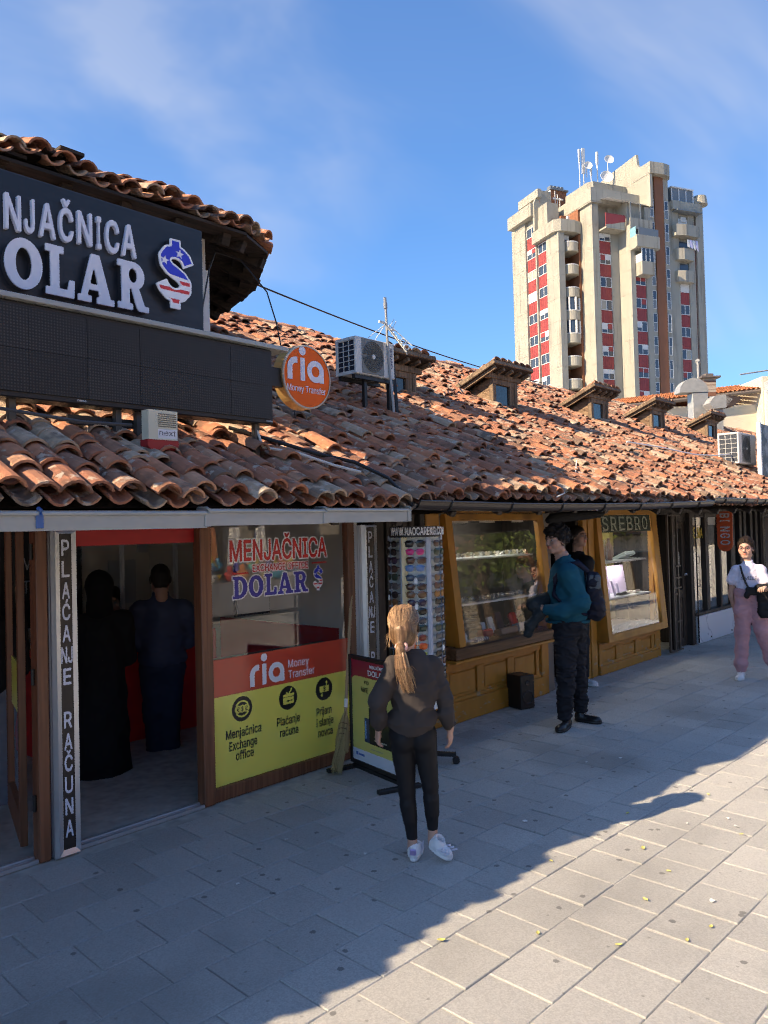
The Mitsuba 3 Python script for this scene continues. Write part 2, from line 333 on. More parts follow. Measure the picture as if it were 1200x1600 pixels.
for x0 in np.arange(-8.4, 28, .8):  # left of the tiles the deck runs out of view to shade the paving
    for (s0, s1) in ((.02, SL*.5), (SL*.5, SL+.05)):
        a, b, c, d = (roof_pt(x0, s0, -.005), roof_pt(x0+.8, s0, -.005), roof_pt(x0+.8, s1, -.005), roof_pt(x0, s1, -.005))
        deck.quad(a, b, c, d); deck.quad(*[q-EN*.05 for q in (d, c, b, a)]); 
    deck.quad(roof_pt(x0, SL+.05, -.005), roof_pt(x0+.8, SL+.05, -.005), A([x0+.8, 12.5, 2.0]), A([x0, 12.5, 2.0]))
part(roof, 'deck', deck, M_dark)
ra = MB()
for x in np.arange(-.9, 27.5, .62): ra.beam(roof_pt(x, .03, -.085), roof_pt(x, 1.6, -.085), .06, .08)
part(roof, 'rafters', ra, M_dark)
# ---------------------------------------------------------------- dormers
def dormer(x, y, w=.60, h=.45):
    k = _num(roof+'__dormer'); labels[k] = {'label': 'small weathered timber dormer with a plank cheek and a tiled lean-to roof'}
    z0 = roof_at(x, y, .05)[2]; d = .58
    zt = z0+h; back = y+d; zb = roof_at(x, back, .05)[2]; LS = (zb-(zt+.13))/(d+.12)
    fr = MB()
    for xx in (x, x+w-.07): fr.box((xx, y-.02, z0-.06), (xx+.07, y+.05, zt), .006)
    fr.box((x-.09, y-.03, zt), (x+w+.09, y+.06, zt+.07), .006); fr.box((x+.07, y-.015, z0), (x+w-.07, y+.045, z0+.06)); fr.box((x+.07, y-.012, zt-.07), (x+w-.07, y+.04, zt-.002))
    fr.box((x+.07, y-.005, z0+.06), (x+.095, y+.03, zt-.07)); fr.box((x+w-.17, y-.005, z0+.06), (x+w-.07, y+.03, zt-.07))
    shape(k, fr, M_weather)
    part(k, 'pane', B((x+.095, y+.02, z0+.06), (x+w-.17, y+.026, zt-.07)), M_panedark)
    n = 4; zz = np.linspace(0, 1, n+1)
    for side, xx in ((0, x+.012), (1, x+w-.03)):
        for i in range(n):                                            # plank cheek, boards along the roof slope
            a, b = zz[i]*h, zz[i+1]*h-.006
            def line(q): # height above roof q: intersect with lean-to underside
                yy = y+.05+(h-q)/(RM-LS)*.93; return yy
            P = [(y+.05, z0+a), (line(a), z0+a+(line(a)-y-.05)*RM), (line(b), z0+b+(line(b)-y-.05)*RM), (y+.05, z0+b)]
            m = MB().poly(Polygon(P), (xx+.018, 0, 0), EY, EZ, .018, .018)
            part(k, 'board', m, M_weather_h)
        m = MB().poly(Polygon([(y+.03, z0-.09), (y+.03, z0+.05), (y+d-.12, z0+.05+(d-.15)*RM-.02), (y+d-.05, z0-.09+(d-.08)*RM)]), (xx+(-.004 if side == 0 else .022), 0, 0), EY, EZ, .004)
        part(k, 'flashing', m, M_zinc)
    # lean-to roof: boards, edge laths and tiles; nearly level, tipping up at the front
    f0, b0 = A([x+w/2, y-.16, zt+.155]), A([x+w/2, y+d+.04, zb-.03]); up = unit(b0-f0); nn = unit(np.cross(EX, up)); L = np.linalg.norm(b0-f0); hw = w/2+.17
    up2 = -up
    part(k, 'roof_boards', MB().obox((f0+b0)/2, [EX, up, nn], [hw, L/2, .014]), M_dark)
    el = MB()
    for sx in (-1, 1): el.obox((f0+b0)/2+EX*sx*(hw-.01)+nn*.02, [EX, up, nn], [.018, L/2+.02, .03], .005)
    el.obox(f0+nn*.02, [EX, up, nn], [hw, .018, .026], .005)
    part(k, 'edge_lath', el, M_weather)
    rf = MB()
    for t in np.linspace(-hw+.06, hw-.06, 5): rf.obox((f0+b0)/2+EX*t-nn*.035, [EX, up, nn], [.018, L/2-.03, .022])
    part(k, 'rafter', rf, M_weather)
    tl = TileSet()
    for i in range(int(2*hw/.15)):
        for s in range(int(L/.2)):
            tl.put(T_COVER, b0*0+f0-up*(.03)+up*(s*.2)+EX*(-hw+.09+i*.15)+nn*.045, EX, up, nn, rt, 1.5)
    mm = MB()
    for (dd, v, f, uv) in tl.t: mm.add(v, f, uv=uv)
    part(k, 'tiles', mm, M_tile, kind='stuff')
M_panedark = mat('dormer_pane', (.02, .025, .03), .06, spec=.6)
M_zinc = mat('zinc_sheet', proc(lambda p, n, uv: mix((.27, .28, .275), (.42, .42, .41), fbm(p.x*9, p.y*9, p.z*9, 3))), .45, .3)
for q, (x, y) in enumerate(DORM): dormer(x, y, *((.54, .33) if q == 0 else ()))
# ---------------------------------------------------------------- small upper storey with its hipped eave
M_plaster = mat('white_plaster', proc(lambda p, n, uv: mix((.60, .59, .56), (.74, .73, .70), fbm(p.x*6, p.y*6, p.z*6, 4))), .8)
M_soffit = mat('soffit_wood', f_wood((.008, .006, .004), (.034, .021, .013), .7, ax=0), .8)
up = thing('upper_storey', 'small upper storey with a low overhanging eave of curved tiles behind the big dark sign', 'building')
part(up, 'wall', B((2.06, 5.20, 2.6), (3.62, 8.2, 4.22)), M_plaster)
part(up, 'corner_board', B((3.42, 5.16, 2.7), (3.625, 5.198, 3.90)), M_plaster)
UE = [A([1.72, 8.0, 4.12]), A([1.80, 4.80, 4.13]), A([3.72, 4.80, 4.145]), A([4.10, 5.02, 4.15]), A([4.62, 5.85, 4.15]), A([4.86, 6.60, 4.15]), A([4.90, 8.0, 4.15])]
APEX0, APEX1 = A([2.9, 6.4, 5.0]), A([3.1, 8.0, 5.02])
us = TileSet(); ur = np.random.default_rng(5); so = MB(); lath = MB()
for a, b in zip(UE[:-1], UE[1:]):
    ex = unit(b-a); inn = unit(np.cross(EZ, ex)); es = unit(inn*math.cos(.42)+EZ*math.sin(.42)); nn = np.cross(ex, es); L = np.linalg.norm(b-a); n = max(1, int(L/.152))
    for i in range(n if a[1] < 7.5 else 0):
        p = a+ex*(i+.5)*L/n
        for k in range(3):
            s = k*.21-.02+ur.normal()*.014; sh = 0 if L > 1.2 else 1-.1*k
            wob = .022*math.sin(i*1.1)+ur.normal()*.006
            us.put(T_PAN, p+es*s+nn*(.055+wob), ex, es, nn, ur, 1.2); us.put(T_COVER, p+ex*.076+es*(s+.02)+nn*(.075+wob), ex, es, nn, ur, 1.5)
    dp_ = .62 if a[1] < 7.5 else .15
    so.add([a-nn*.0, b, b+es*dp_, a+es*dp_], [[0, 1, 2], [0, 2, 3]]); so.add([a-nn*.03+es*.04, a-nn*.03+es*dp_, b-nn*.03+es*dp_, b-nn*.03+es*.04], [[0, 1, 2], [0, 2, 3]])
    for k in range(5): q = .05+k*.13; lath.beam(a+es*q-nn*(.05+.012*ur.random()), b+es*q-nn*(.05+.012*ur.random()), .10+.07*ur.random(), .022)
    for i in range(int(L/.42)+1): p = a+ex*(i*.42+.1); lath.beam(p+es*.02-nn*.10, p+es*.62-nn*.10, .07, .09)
us.emit(up, 90)
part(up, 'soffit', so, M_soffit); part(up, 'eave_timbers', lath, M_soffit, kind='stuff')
cap = [q+(A([3.1, 6.6, 0])-q)*A([1, 1, 0])*.22+EZ*.16 for q in UE]; V8 = cap+[A([3.1, 6.4, 4.62]), A([3.1, 8.0, 4.62])]
part(up, 'roof_cap', MB().add(V8, [[1, 2, 7], [2, 3, 7], [3, 4, 7], [4, 8, 7], [4, 5, 8], [5, 6, 8], [0, 1, 7], [0, 7, 8]]), M_tile)
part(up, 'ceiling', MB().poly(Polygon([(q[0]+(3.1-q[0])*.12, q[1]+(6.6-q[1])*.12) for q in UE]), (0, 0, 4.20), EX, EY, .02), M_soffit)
# ---------------------------------------------------------------- big dark sign: raised letters
M_sign = mat('sign_panel', proc(lambda p, n, uv: mix((.009, .013, .020), (.022, .026, .033), smoothstep(.35, .8, fbm(p.x*2.2, p.y, p.z*9, 4)))), .35)
M_letter = mat('letter_acrylic', (.62, .64, .74), .35)
M_letside = mat('letter_side', (.03, .03, .035), .4)
M_blue, M_redp, M_whitep = plain(.030, .045, .52, .4), plain(.62, .045, .045, .4), plain(.80, .80, .84, .4)
SY = 4.26
sg = thing('shop_sign', 'big dark sign board with raised white lettering and a dollar symbol above the display panel', 'sign')
part(sg, 'board', B((.75, SY, 3.095), (2.945, SY+.05, 3.785), .004), M_sign)
for (c, x0, x1, z0, h) in (('N', 1.694, 1.779, 3.474, .186), ('J', 1.798, 1.853, 3.482, .182), ('A', 1.878, 1.970, 3.482, .183), ('Č', 1.990, 2.073, 3.488, .180), ('N', 2.099, 2.186, 3.496, .182), ('I', 2.216, 2.242, 3.494, .182), ('C', 2.271, 2.356, 3.492, .184), ('A', 2.373, 2.469, 3.495, .186)):
    q = .9934; v, f = facade_text(c, x0*q, x1*q, 1.8+(z0-1.8)*q, h*q, SY-.001, .028, True)
    part(sg, 'letter', (v, f), M_letter)
def rnd(p, r=.03): return p.buffer(-r*.6).buffer(r*1.6).buffer(-r) if p.area > .02 else p
def g_O(): return affinity.scale(Point(.5, .5).buffer(.5, 24), .98, 1.04).difference(affinity.scale(Point(.5, .5).buffer(.5, 24), .42, .66))
def g_L(): return rnd(unary_union([sbox(.16, .02, .46, .98), sbox(0, .86, .62, 1), sbox(0, 0, .97, .15), Polygon([(.70, 0), (.98, 0), (1, .36), (.82, .36)])]))
def g_A(): return rnd(unary_union([Polygon([(.36, 1), (.60, 1), (.93, .08), (.62, .08), (.44, .66), (.22, .08), (.05, .08)]), sbox(.2, .26, .7, .38), sbox(-.02, 0, .36, .13), sbox(.52, 0, 1.02, .13)]).difference(Polygon([(.44, .72), (.54, .40), (.34, .40)]).buffer(.01)))
def g_R():
    bowl = affinity.scale(Point(0, 0).buffer(1, 20), .36, .285); bowl = affinity.translate(bowl, .52, .715); hole = affinity.translate(affinity.scale(Point(0, 0).buffer(1, 20), .14, .15), .50, .72)
    return rnd(unary_union([sbox(.12, .03, .38, .97), sbox(0, .87, .5, 1), sbox(0, 0, .48, .13), bowl, Polygon([(.42, .50), (.66, .52), (.88, .12), (1.02, .12), (1.02, 0), (.70, 0), (.62, .06)])]).difference(hole), .022)
def g_D():
    o = affinity.translate(affinity.scale(Point(0, 0).buffer(1, 24), .58, .5), .42, .5).intersection(sbox(.3, 0, 1.2, 1)); h = affinity.translate(affinity.scale(Point(0, 0).buffer(1, 24), .28, .34), .42, .5).intersection(sbox(.40, 0, 1.2, 1))
    return rnd(unary_union([o, sbox(.12, .03, .42, .97), sbox(0, .87, .5, 1), sbox(0, 0, .5, .13)]).difference(h), .022)
def fit(p, x0, x1, y0, y1):
    a, b, c, d = p.bounds; return affinity.translate(affinity.scale(affinity.translate(p, -a, -b), (x1-x0)/(c-a), (y1-y0)/(d-b), origin=(0, 0)), x0, y0)
DOLAR = {'D': g_D, 'O': g_O, 'L': g_L, 'A': g_A, 'R': g_R}
FX, FZ, OUTW = EX, EZ, None                                         # facade axes: ax x ay = -y, towards the street
for (c, x0, x1, z0, z1) in (('O', 1.688, 1.891, 3.158, 3.438), ('L', 1.910, 2.075, 3.162, 3.444), ('A', 2.094, 2.317, 3.163, 3.448), ('R', 2.343, 2.546, 3.168, 3.462)):
    x0, x1, z0, z1 = x0*.9868, x1*.9868, 1.8+(z0-1.8)*.9868, 1.8+(z1-1.8)*.9868; m = MB().poly(fit(DOLAR[c](), x0, x1, z0, z1), (0, SY-.045, 0), EX, EZ, .012)
    k = part(sg, 'letter', m, M_letter)
    part(k, 'side', MB().poly(fit(DOLAR[c](), x0, x1, z0, z1).buffer(-.002), (0, SY-.001, 0), EX, EZ, .043), M_letside)
def g_dollar():
    path = [(.545, .665), (.50, .755), (.41, .815), (.30, .83), (.19, .80), (.125, .72), (.14, .63), (.21, .565), (.31, .52), (.42, .465), (.49, .39), (.485, .29), (.41, .21), (.30, .18), (.19, .20), (.10, .275), (.065, .34)]
    return unary_union([LineString(path).buffer(.092, cap_style=2), LineString([(.32, .84), (.315, 1.0)]).buffer(.082, cap_style=2), LineString([(.30, .16), (.30, 0)]).buffer(.075, cap_style=2)]).buffer(.022, 4).buffer(-.008)
def star(cx, cy, r): return Polygon([(cx+(r if k % 2 == 0 else r*.42)*math.sin(k*math.pi/5+.15), cy+(r if k % 2 == 0 else r*.42)*math.cos(k*math.pi/5+.15)) for k in range(10)])
def dollar(parent, x0, x1, z0, z1, y, d, raised):
    p = fit(g_dollar(), x0, x1, z0, z1); w, h = x1-x0, z1-z0; inner = p.buffer(-.050*w)
    k = part(parent, 'dollar_symbol', MB().poly(p, (0, y, 0), EX, EZ, d), M_whitep)
    top = inner.intersection(Polygon([(x0, z1+1), (x1, z1+1), (x1, z0+.44*h), (x0, z0+.50*h)]))
    st = [star(x0+.62*w, z0+.80*h, .125*w), star(x0+.22*w, z0+.66*h, .125*w)]
    part(k, 'blue_field', MB().poly(top.difference(unary_union(st)), (0, y-d, 0), EX, EZ, .002), M_blue)
    bands = unary_union([sbox(x0, z0+a*h, x1, z0+b*h) for a, b in ((.36, .41), (.24, .29), (.08, .135))])
    part(k, 'red_stripes', MB().poly(inner.intersection(bands), (0, y-d, 0), EX, EZ, .002), M_redp)
    if raised: part(k, 'side', MB().poly(p.buffer(-.003), (0, raised, 0), EX, EZ, raised-y-.002), M_letside)
dollar(sg, 2.568, 2.836, 3.215, 3.655, SY-.045, .012, SY-.001)
# ---------------------------------------------------------------- LED display panel on posts
def f_led(p, n, uv):
    a, b = p.x/.016, p.z/.016; fx, fz = a-dr.floor(a)-.5, b-dr.floor(b)-.5
    d = dr.sqrt(fx*fx+fz*fz); return mix((.030, .029, .026), (.006, .006, .007), smoothstep(.22, .34, d))*(.6+.5*uv.x+.4*noise(p.x*1.5, 0, p.z*3))
M_led = mat('display_face', proc(f_led), .5)
led = thing('display_panel', 'long black unlit message display on posts standing on the tiles', 'display')
part(led, 'housing', B((.72, 4.005, 2.515), (3.30, 4.15, 3.008), .006), M_black)
for q in range(8):
    for k in (0, 1): part(led, 'module', MB().box((.75+.315*q+.001, 3.996-.0012*((q*7+k*3) % 3), 2.545+.22*k+.001), (.75+.315*(q+1)-.001, 4.004, 2.545+.22*(k+1)-.001), uv=(rng.random(), 0)), M_led)
part(led, 'ledge', B((.70, 3.97, 3.012), (3.42, 4.24, 3.040), .003), M_silver)
for x in (1.62, 2.205, 2.335, 3.19): part(led, 'post', B((x, 4.06, roof_at(x, 4.08, -.02)[2]), (x+.035, 4.10, 2.53)), plain(.10, .095, .09, .5, .5))
part(led, 'crossbar', B((1.95, 4.10, 2.42), (2.36, 4.13, 2.47)), M_black)
for x in (1.95, 3.235): part(led, 'maker_plate', MB().add(*letters('nexo', (x, 3.9955, 2.527), EX, EZ, .05, .012, .001, True)), plain(.5, .5, .52))
si = thing('alarm_siren', 'cream alarm siren box with a red lower edge hanging under the black display', 'alarm')
SV = []
def sv(name, mb, m): part(si, name, mb.move(np.eye(3)*.968, EYE*(1-.968)), m)   # the box hangs in front of the display posts
sv('case', MB().poly(Polygon([(2.365, 2.525), (2.365, 2.345), (2.39, 2.325), (2.535, 2.325), (2.555, 2.345), (2.555, 2.525)]), (0, 4.06, 0), EX, EZ, .075), plain(.55, .53, .42, .5))
sv('lamp_lens', MB().poly(Polygon([(2.355, 2.352), (2.355, 2.315), (2.375, 2.295), (2.53, 2.295), (2.557, 2.315), (2.557, 2.352)]), (0, 4.062, 0), EX, EZ, .082), plain(.28, .015, .02, .3))
lv = MB()
for k in range(7): lv.box((2.425, 3.982, 2.50-.012*k), (2.545, 3.986, 2.506-.012*k))
sv('louvres', lv, plain(.16, .15, .12)); sv('label_plate', B((2.425, 3.9825, 2.36), (2.55, 3.9848, 2.415)), plain(.62, .63, .68))
sv('lettering', MB().add(*facade_text('next', 2.432, 2.54, 2.378, .032, 3.982, .001)), plain(.12, .12, .14))
# ---------------------------------------------------------------- round orange sign
def g_ria(cx, cz, s):
    """r, i, a about 2.1 wide and 1.3 tall in units of s"""
    r = unary_union([sbox(0, 0, .27, .60), Point(.50, .50).buffer(.50, 24).difference(Point(.50, .50).buffer(.235, 20)).intersection(sbox(0, .5, .56, 1.02)), sbox(0, .45, .27, .52)])
    i = unary_union([sbox(.74, 0, .99, 1.0), Point(.865, 1.30).buffer(.19, 20)])
    a = unary_union([Point(1.62, .48).buffer(.49, 28).difference(Point(1.62, .48).buffer(.235, 20)), sbox(1.86, 0, 2.11, .62)])
    return affinity.translate(affinity.scale(unary_union([r, i, a]), s, s, origin=(0, 0)), cx, cz)
M_orange = mat('orange_acrylic', (.74, .115, .008), .4, spec=.2)
rs_ = thing('round_sign', 'round orange money transfer sign on a bracket beside the black display', 'sign')
C = A([3.69, 4.10, 2.893])
part(rs_, 'drum', MB().cyl(C+EY*.10, C+EY*.004, .218, n=48), plain(.62, .60, .55, .4))
part(rs_, 'rim', MB().lathe([(.2265, .0), (.2265, .10), (.205, .10)], C, 48, (0, 1, 0)), mat('gold_rim', (.62, .42, .16), .35, .6))
part(rs_, 'front_ring', MB().lathe([(.2145, -.011), (.2235, -.011), (.2275, -.006), (.2275, .002)], C, 48, (0, 1, 0)), plain(.46, .40, .32, .4))
part(rs_, 'face', MB().cyl(C+EY*.003, C-EY*.008, .215, n=48), M_orange)
part(rs_, 'lettering', MB().poly(g_ria(3.505, 2.862, .162), (0, 4.091, 0), EX, EZ, .003), M_letter)
part(rs_, 'small_lettering', MB().add(*facade_text('Money Transfer', 3.50, 3.862, 2.782, .046, 4.091, .003)), M_letter)
part(rs_, 'bracket', B((3.302, 4.115, 2.80), (3.52, 4.17, 2.93)), M_black)
# ---------------------------------------------------------------- exchange office
FY = 4.42
ex_ = thing('exchange_shop', 'money exchange shop with brown timber frames, an open door and red and yellow window panels', 'shop')
part(ex_, 'door_post', B((1.872, 4.36, 0), (1.935, 4.45, 1.99), .005), M_brown)
part(ex_, 'door_post', B((2.957, 4.37, 0), (3.045, 4.46, 1.99), .006), M_brown)
part(ex_, 'window_rail', B((3.046, 4.385, 0), (4.42, 4.455, .092), .006), M_brown)
part(ex_, 'window_stile', B((4.345, 4.385, .094), (4.42, 4.455, 1.99), .006), M_brown)
part(ex_, 'window_head', B((3.046, 4.39, 1.93), (4.344, 4.45, 1.99), .004), M_brown)
M_pred = mat('red_print', (.58, .075, .040), .16); M_pyel = mat('yellow_print', (.80, .73, .13), .16)
part(ex_, 'yellow_panel', B((3.046, 4.412, .094), (4.344, 4.425, .692)), M_pyel)
part(ex_, 'red_panel', B((3.046, 4.412, .6925), (4.344, 4.425, .944)), M_pred)
part(ex_, 'window_pane', MB().quad((3.046, 4.42, .945), (4.344, 4.42, .945), (4.344, 4.42, 1.93), (3.046, 4.42, 1.93)), 'mat_glass')
part(ex_, 'transom_panel', B((1.936, 4.44, 1.745), (2.956, 4.47, 2.0)), M_red)
part(ex_, 'fascia', B((-1.5, 4.47, 1.99), (5.3, 4.52, 2.32)), M_dark)
sill = MB()
for (y0, y1, z) in ((4.372, 4.392, .022), (4.40, 4.42, .014), (4.428, 4.45, .026)): sill.box((.6, y0, 0), (1.87, y1, z), .002); sill.box((2.095, y0, 0), (2.956, y1, z), .002)
part(ex_, 'door_track', sill, M_alu)
part(ex_, 'doorstep', B((.6, 4.452, -.2), (3.095, 4.82, -.012), .006), plain(.34, .32, .29, .6))
TY = 4.4118
def ft(t, x0, x1, z, h, m, name='lettering', bold=False, y=TY): part(ex_, name, MB().add(*facade_text(t, x0, x1, z, h, y, .0016, bold)), m)
_gp = {}
def text_poly(t, bold=True):
    if (t, bold) not in _gp:
        m = meshkit.text_mesh(t, 1.0, 1.0, bold); v, f = A(m.vertices), A(m.faces)
        up_ = [Polygon(v[q][:, :2]) for q in f if (v[q][:, 2] > .5).all()]
        _gp[(t, bold)] = unary_union([q.buffer(.002) for q in up_ if q.area > 1e-9])
    return _gp[(t, bold)]
def outlined(t, x0, x1, z, h, m, w, y, bold=True, poly=None, name='lettering'):
    p = poly if poly is not None else text_poly(t, bold); a, b, c, d = p.bounds; sx = (x1-x0)/(c-a)
    q = affinity.translate(affinity.scale(affinity.translate(p, -a, 0), sx, h, origin=(0, 0)), x0, z)
    part(ex_, name, MB().poly(q.buffer(w), (0, y, 0), EX, EZ, .0012), M_whitep)
    part(ex_, name, MB().poly(q, (0, y-.0012, 0), EX, EZ, .0012), m)
GY = 4.4190
M_tred = plain(.55, .030, .030, .4); M_tblue = plain(.035, .030, .32, .4)
outlined('MENJAČNICA', 3.225, 4.142, 1.605, .142, M_tred, .009, GY)
outlined('EXCHANGE OFFICE', 3.42, 3.945, 1.522, .050, M_tred, .005, GY)
part(ex_, 'rule', MB().box((3.245, GY-.001, 1.512), (3.385, GY, 1.522)).box((3.985, GY-.001, 1.553), (4.135, GY, 1.563)), M_tred)
x = 3.245
for c, w in zip('DOLAR', (.135, .138, .118, .150, .145)):
    p = DOLAR[c](); outlined(c, x, x+w-.008, 1.342+(.004 if c in 'LAR' else 0), .155/1.0, M_tblue, .008, GY, poly=fit(p, 0, 1, 0, 1)); x += w+.004
dollar(ex_, 3.99, 4.10, 1.345, 1.540, GY-.001, .0012, None)
part(ex_, 'lettering', MB().poly(g_ria(3.372, .716, .148), (0, TY, 0), EX, EZ, .0016), M_whitep)
ft('Money', 3.722, 3.925, .800, .058, M_whitep); ft('Transfer', 3.722, 3.982, .722, .058, M_whitep)
M_ink = plain(.012, .012, .012, .3)
for (cx, cz) in ((3.299, .581), (3.716, .583), (4.075, .588)): part(ex_, 'icon', MB().poly(Point(cx, cz).buffer(.086, 20), (0, TY, 0), EX, EZ, .0014), M_ink)
IY = TY-.0016; ics = [MB(), MB(), MB()]; ic = ics[0]
for dx in (-.036, 0, .036): ic.poly(Point(3.299+dx, .581).buffer(.027, 10), (0, IY, 0), EX, EZ, .001)
for a0, a1, cz in ((.5, 2.6, .586), (3.7, 5.8, .576)):
    ic.poly(LineString([(3.299+.055*math.cos(t), cz+.048*math.sin(t)) for t in np.linspace(a0, a1, 9)]).buffer(.006), (0, IY, 0), EX, EZ, .001)
ic = ics[1]
ic.poly(unary_union([sbox(3.672, .545, 3.762, .603).buffer(.006), sbox(3.684, .60, 3.772, .612)]).difference(unary_union([sbox(3.667, .588, 3.768, .592), sbox(3.70, .556, 3.73, .566), sbox(3.737, .556, 3.757, .566)])), (0, IY, 0), EX, EZ, .001)
ic.poly(LineString([(3.70, .622), (3.716, .603), (3.748, .645)]).buffer(.006), (0, IY, 0), EX, EZ, .001)
ic = ics[2]
ic.poly(sbox(4.028, .566, 4.122, .612), (0, IY, 0), EX, EZ, .001)
for sx, sg_ in ((4.05, -1), (4.10, 1)): ic.poly(unary_union([sbox(sx-.004, .589+sg_*.024, sx+.004, .589+sg_*.05) if sg_ > 0 else sbox(sx-.004, .539, sx+.004, .565), Polygon([(sx-.013, .589+sg_*.044), (sx+.013, .589+sg_*.044), (sx, .589+sg_*.062)])]), (0, IY, 0), EX, EZ, .001)
for ic in ics: part(ex_, 'icon_print', ic, M_pyel, kind='stuff')
ik = MB()
for (cx, t) in ((3.263, '€'), (3.299, '$'), (3.335, '£')): ik.add(*facade_text(t, cx-.010, cx+.010, .565, .030, IY-.0012, .0008, True))
ik.add(*facade_text('$', 4.065, 4.087, .574, .030, IY-.0012, .0008, True))
part(ex_, 'icon_letters', ik, M_ink)
for (t, x0, x1, z, h) in (('Menjačnica', 3.160, 3.462, .394, .058), ('Exchange', 3.185, 3.425, .312, .058), ('office', 3.238, 3.392, .238, .058), ('Plaćanje', 3.606, 3.826, .394, .058), ('računa', 3.632, 3.806, .312, .058), ('Prijem', 3.992, 4.148, .394, .058), ('i slanje', 3.990, 4.165, .312, .058), ('novca', 4.005, 4.155, .232, .058)):
    ft(t, x0, x1, z, h, M_ink, bold=True)
# pillar sign boxes
def pillar(x0, x1, label, text, y0=4.31):
    k = thing('pillar_sign', label, 'sign'); w = x1-x0
    part(k, 'casing', MB().box((x0+.012, y0+.03, .004), (x1-.012, 4.42, 1.838), .004), M_alu)
    part(k, 'casing_rib', MB().box((x0+.004, y0+.035, .004), (x0+.0118, y0+.055, 1.838)).box((x0+.004, y0+.075, .004), (x0+.0118, y0+.095, 1.838)), M_alu)
    fr = MB(); b = .042
    def bar(a0, a1, c0, c1):                                        # mitred sloping frame piece, outer edge a, inner edge c
        lo, hi = y0+.030, y0+.004; P = [A([*a0[:1], lo, a0[1]]), A([*a1[:1], lo, a1[1]]), A([c1[0], y0+.010, c1[1]]), A([c0[0], y0+.010, c0[1]])]
        m0, m1 = (A(a0)*.65+A(c0)*.35), (A(a1)*.65+A(c1)*.35); Q = [A([m0[0], hi-.004, m0[1]]), A([m1[0], hi-.004, m1[1]])]
        fr.add([P[0], P[1], Q[1], Q[0], P[2], P[3]], [[0, 1, 2], [0, 2, 3], [3, 2, 4], [3, 4, 5]])
    o = [(x0, .002), (x1, .002), (x1, 1.842), (x0, 1.842)]; i_ = [(x0+b, .002+b*1.1), (x1-b*.85, .002+b*1.1), (x1-b*.85, 1.842-b*.5), (x0+b, 1.842-b*.5)]
    for q in range(4): bar(o[q], o[(q+1) % 4], i_[q], i_[(q+1) % 4])
    part(k, 'frame', fr, M_alu)
    part(k, 'strip', B((x0+b, y0+.012, .04), (x1-b*.85, y0+.03, 1.825)), plain(.022, .018, .018, .4))
    c = (x0+x1)/2+.003; n = len(text)
    for q, t in enumerate(text):
        if not t: continue
        wd = .046 if len(t) == 1 else .066; z = 1.698-q*.1215
        part(k, 'letter', MB().add(*facade_text(t, c-wd/2, c+wd/2, z, .088, y0+.0118, .002, True)), M_letter)
    return k
WORDS = ['P', 'L', 'A', 'Ć', 'A', 'NJ', 'E', '', 'R', 'A', 'Č', 'U', 'N', 'A']
pillar(1.945, 2.093, 'aluminium pillar sign with a vertical white word beside the open doorway', WORDS)
pillar(4.47, 4.635, 'aluminium pillar sign with a vertical white word behind the sunglasses stand and poster', WORDS, 4.33)
part(ex_, 'pilaster', B((4.425, 4.40, 0), (4.47, 4.45, 1.99), .004), M_alu)
po = MB()
for q, x in enumerate((4.66, 4.74, 4.82, 4.92, 5.02, 5.14, 5.26)): po.box((x, 4.40+.02*(q % 2), 0), (x+.07, 4.47, 1.99), .004)
part(ex_, 'dark_lining', po, M_dark)
# folded glass door leaf on the left, seen nearly edge on
lf = MB(); pa, pb = A([1.885, 4.60]), A([2.13, 5.40]); dn = unit(pb-pa); L = np.linalg.norm(pb-pa); D3, N3 = A([*dn, 0]), A([-dn[1], dn[0], 0])
def lp(s, z): return A([*(pa+dn*s), z])
for (s0, s1, z0, z1) in ((0, .075, .03, 1.95), (L-.075, L, .03, 1.95), (.075, L-.075, .03, .20), (.075, L-.075, 1.86, 1.95)):
    lf.obox(lp((s0+s1)/2, (z0+z1)/2), [D3, N3, EZ], [(s1-s0)/2, .02, (z1-z0)/2], .003)
lk = part(ex_, 'door_leaf', lf, M_brown)
part(lk, 'pane', MB().quad(lp(.075, .2), lp(L-.075, .2), lp(L-.075, 1.86), lp(.075, 1.86)), 'mat_glass')
st_ = MB()
for (s0, s1, z0, z1) in ((.1, .6, .75, 1.05), ): st_.obox(lp((s0+s1)/2, (z0+z1)/2)+N3*.004, [D3, N3, EZ], [(s1-s0)/2, .001, (z1-z0)/2])
part(lk, 'sticker', st_, M_pyel)
for z in (.28, .98, 1.68): part(ex_, 'hinge', MB().cyl((1.862, 4.40, z), (1.862, 4.40, z+.09), .010), M_black)
# interior of the exchange office
M_inwall = plain(.50, .46, .39, .8); M_floor = mat('shop_floor', proc(lambda p, n, uv: mix((.46, .40, .31), (.56, .49, .38), fbm(p.x*5, p.y*5, 0, 3))), .35)
rm = MB(); rm.quad((-1.5, 4.8, -.15), (4.42, 4.8, -.15), (4.42, 8.0, -.15), (-1.5, 8.0, -.15)); part(ex_, 'floor', rm, M_floor)
part(ex_, 'inner_wall', MB().box((-1.5, 7.5, -.15), (4.5, 7.6, 2.3)).box((4.43, 4.47, -.15), (4.50, 7.5, 2.3)).box((-1.6, 4.5, -.15), (-1.5, 7.5, 2.3)).box((-1.5, 4.5, 2.25), (4.5, 7.5, 2.30)), M_inwall)
part(ex_, 'counter', MB().box((2.75, 6.30, -.15), (4.42, 6.36, .90)).box((2.75, 6.36, -.15), (2.81, 7.4, .90)), plain(.62, .03, .035, .5))
part(ex_, 'counter_top', B((2.70, 6.22, .90), (4.42, 6.75, .935), .004), plain(.32, .31, .30, .3))
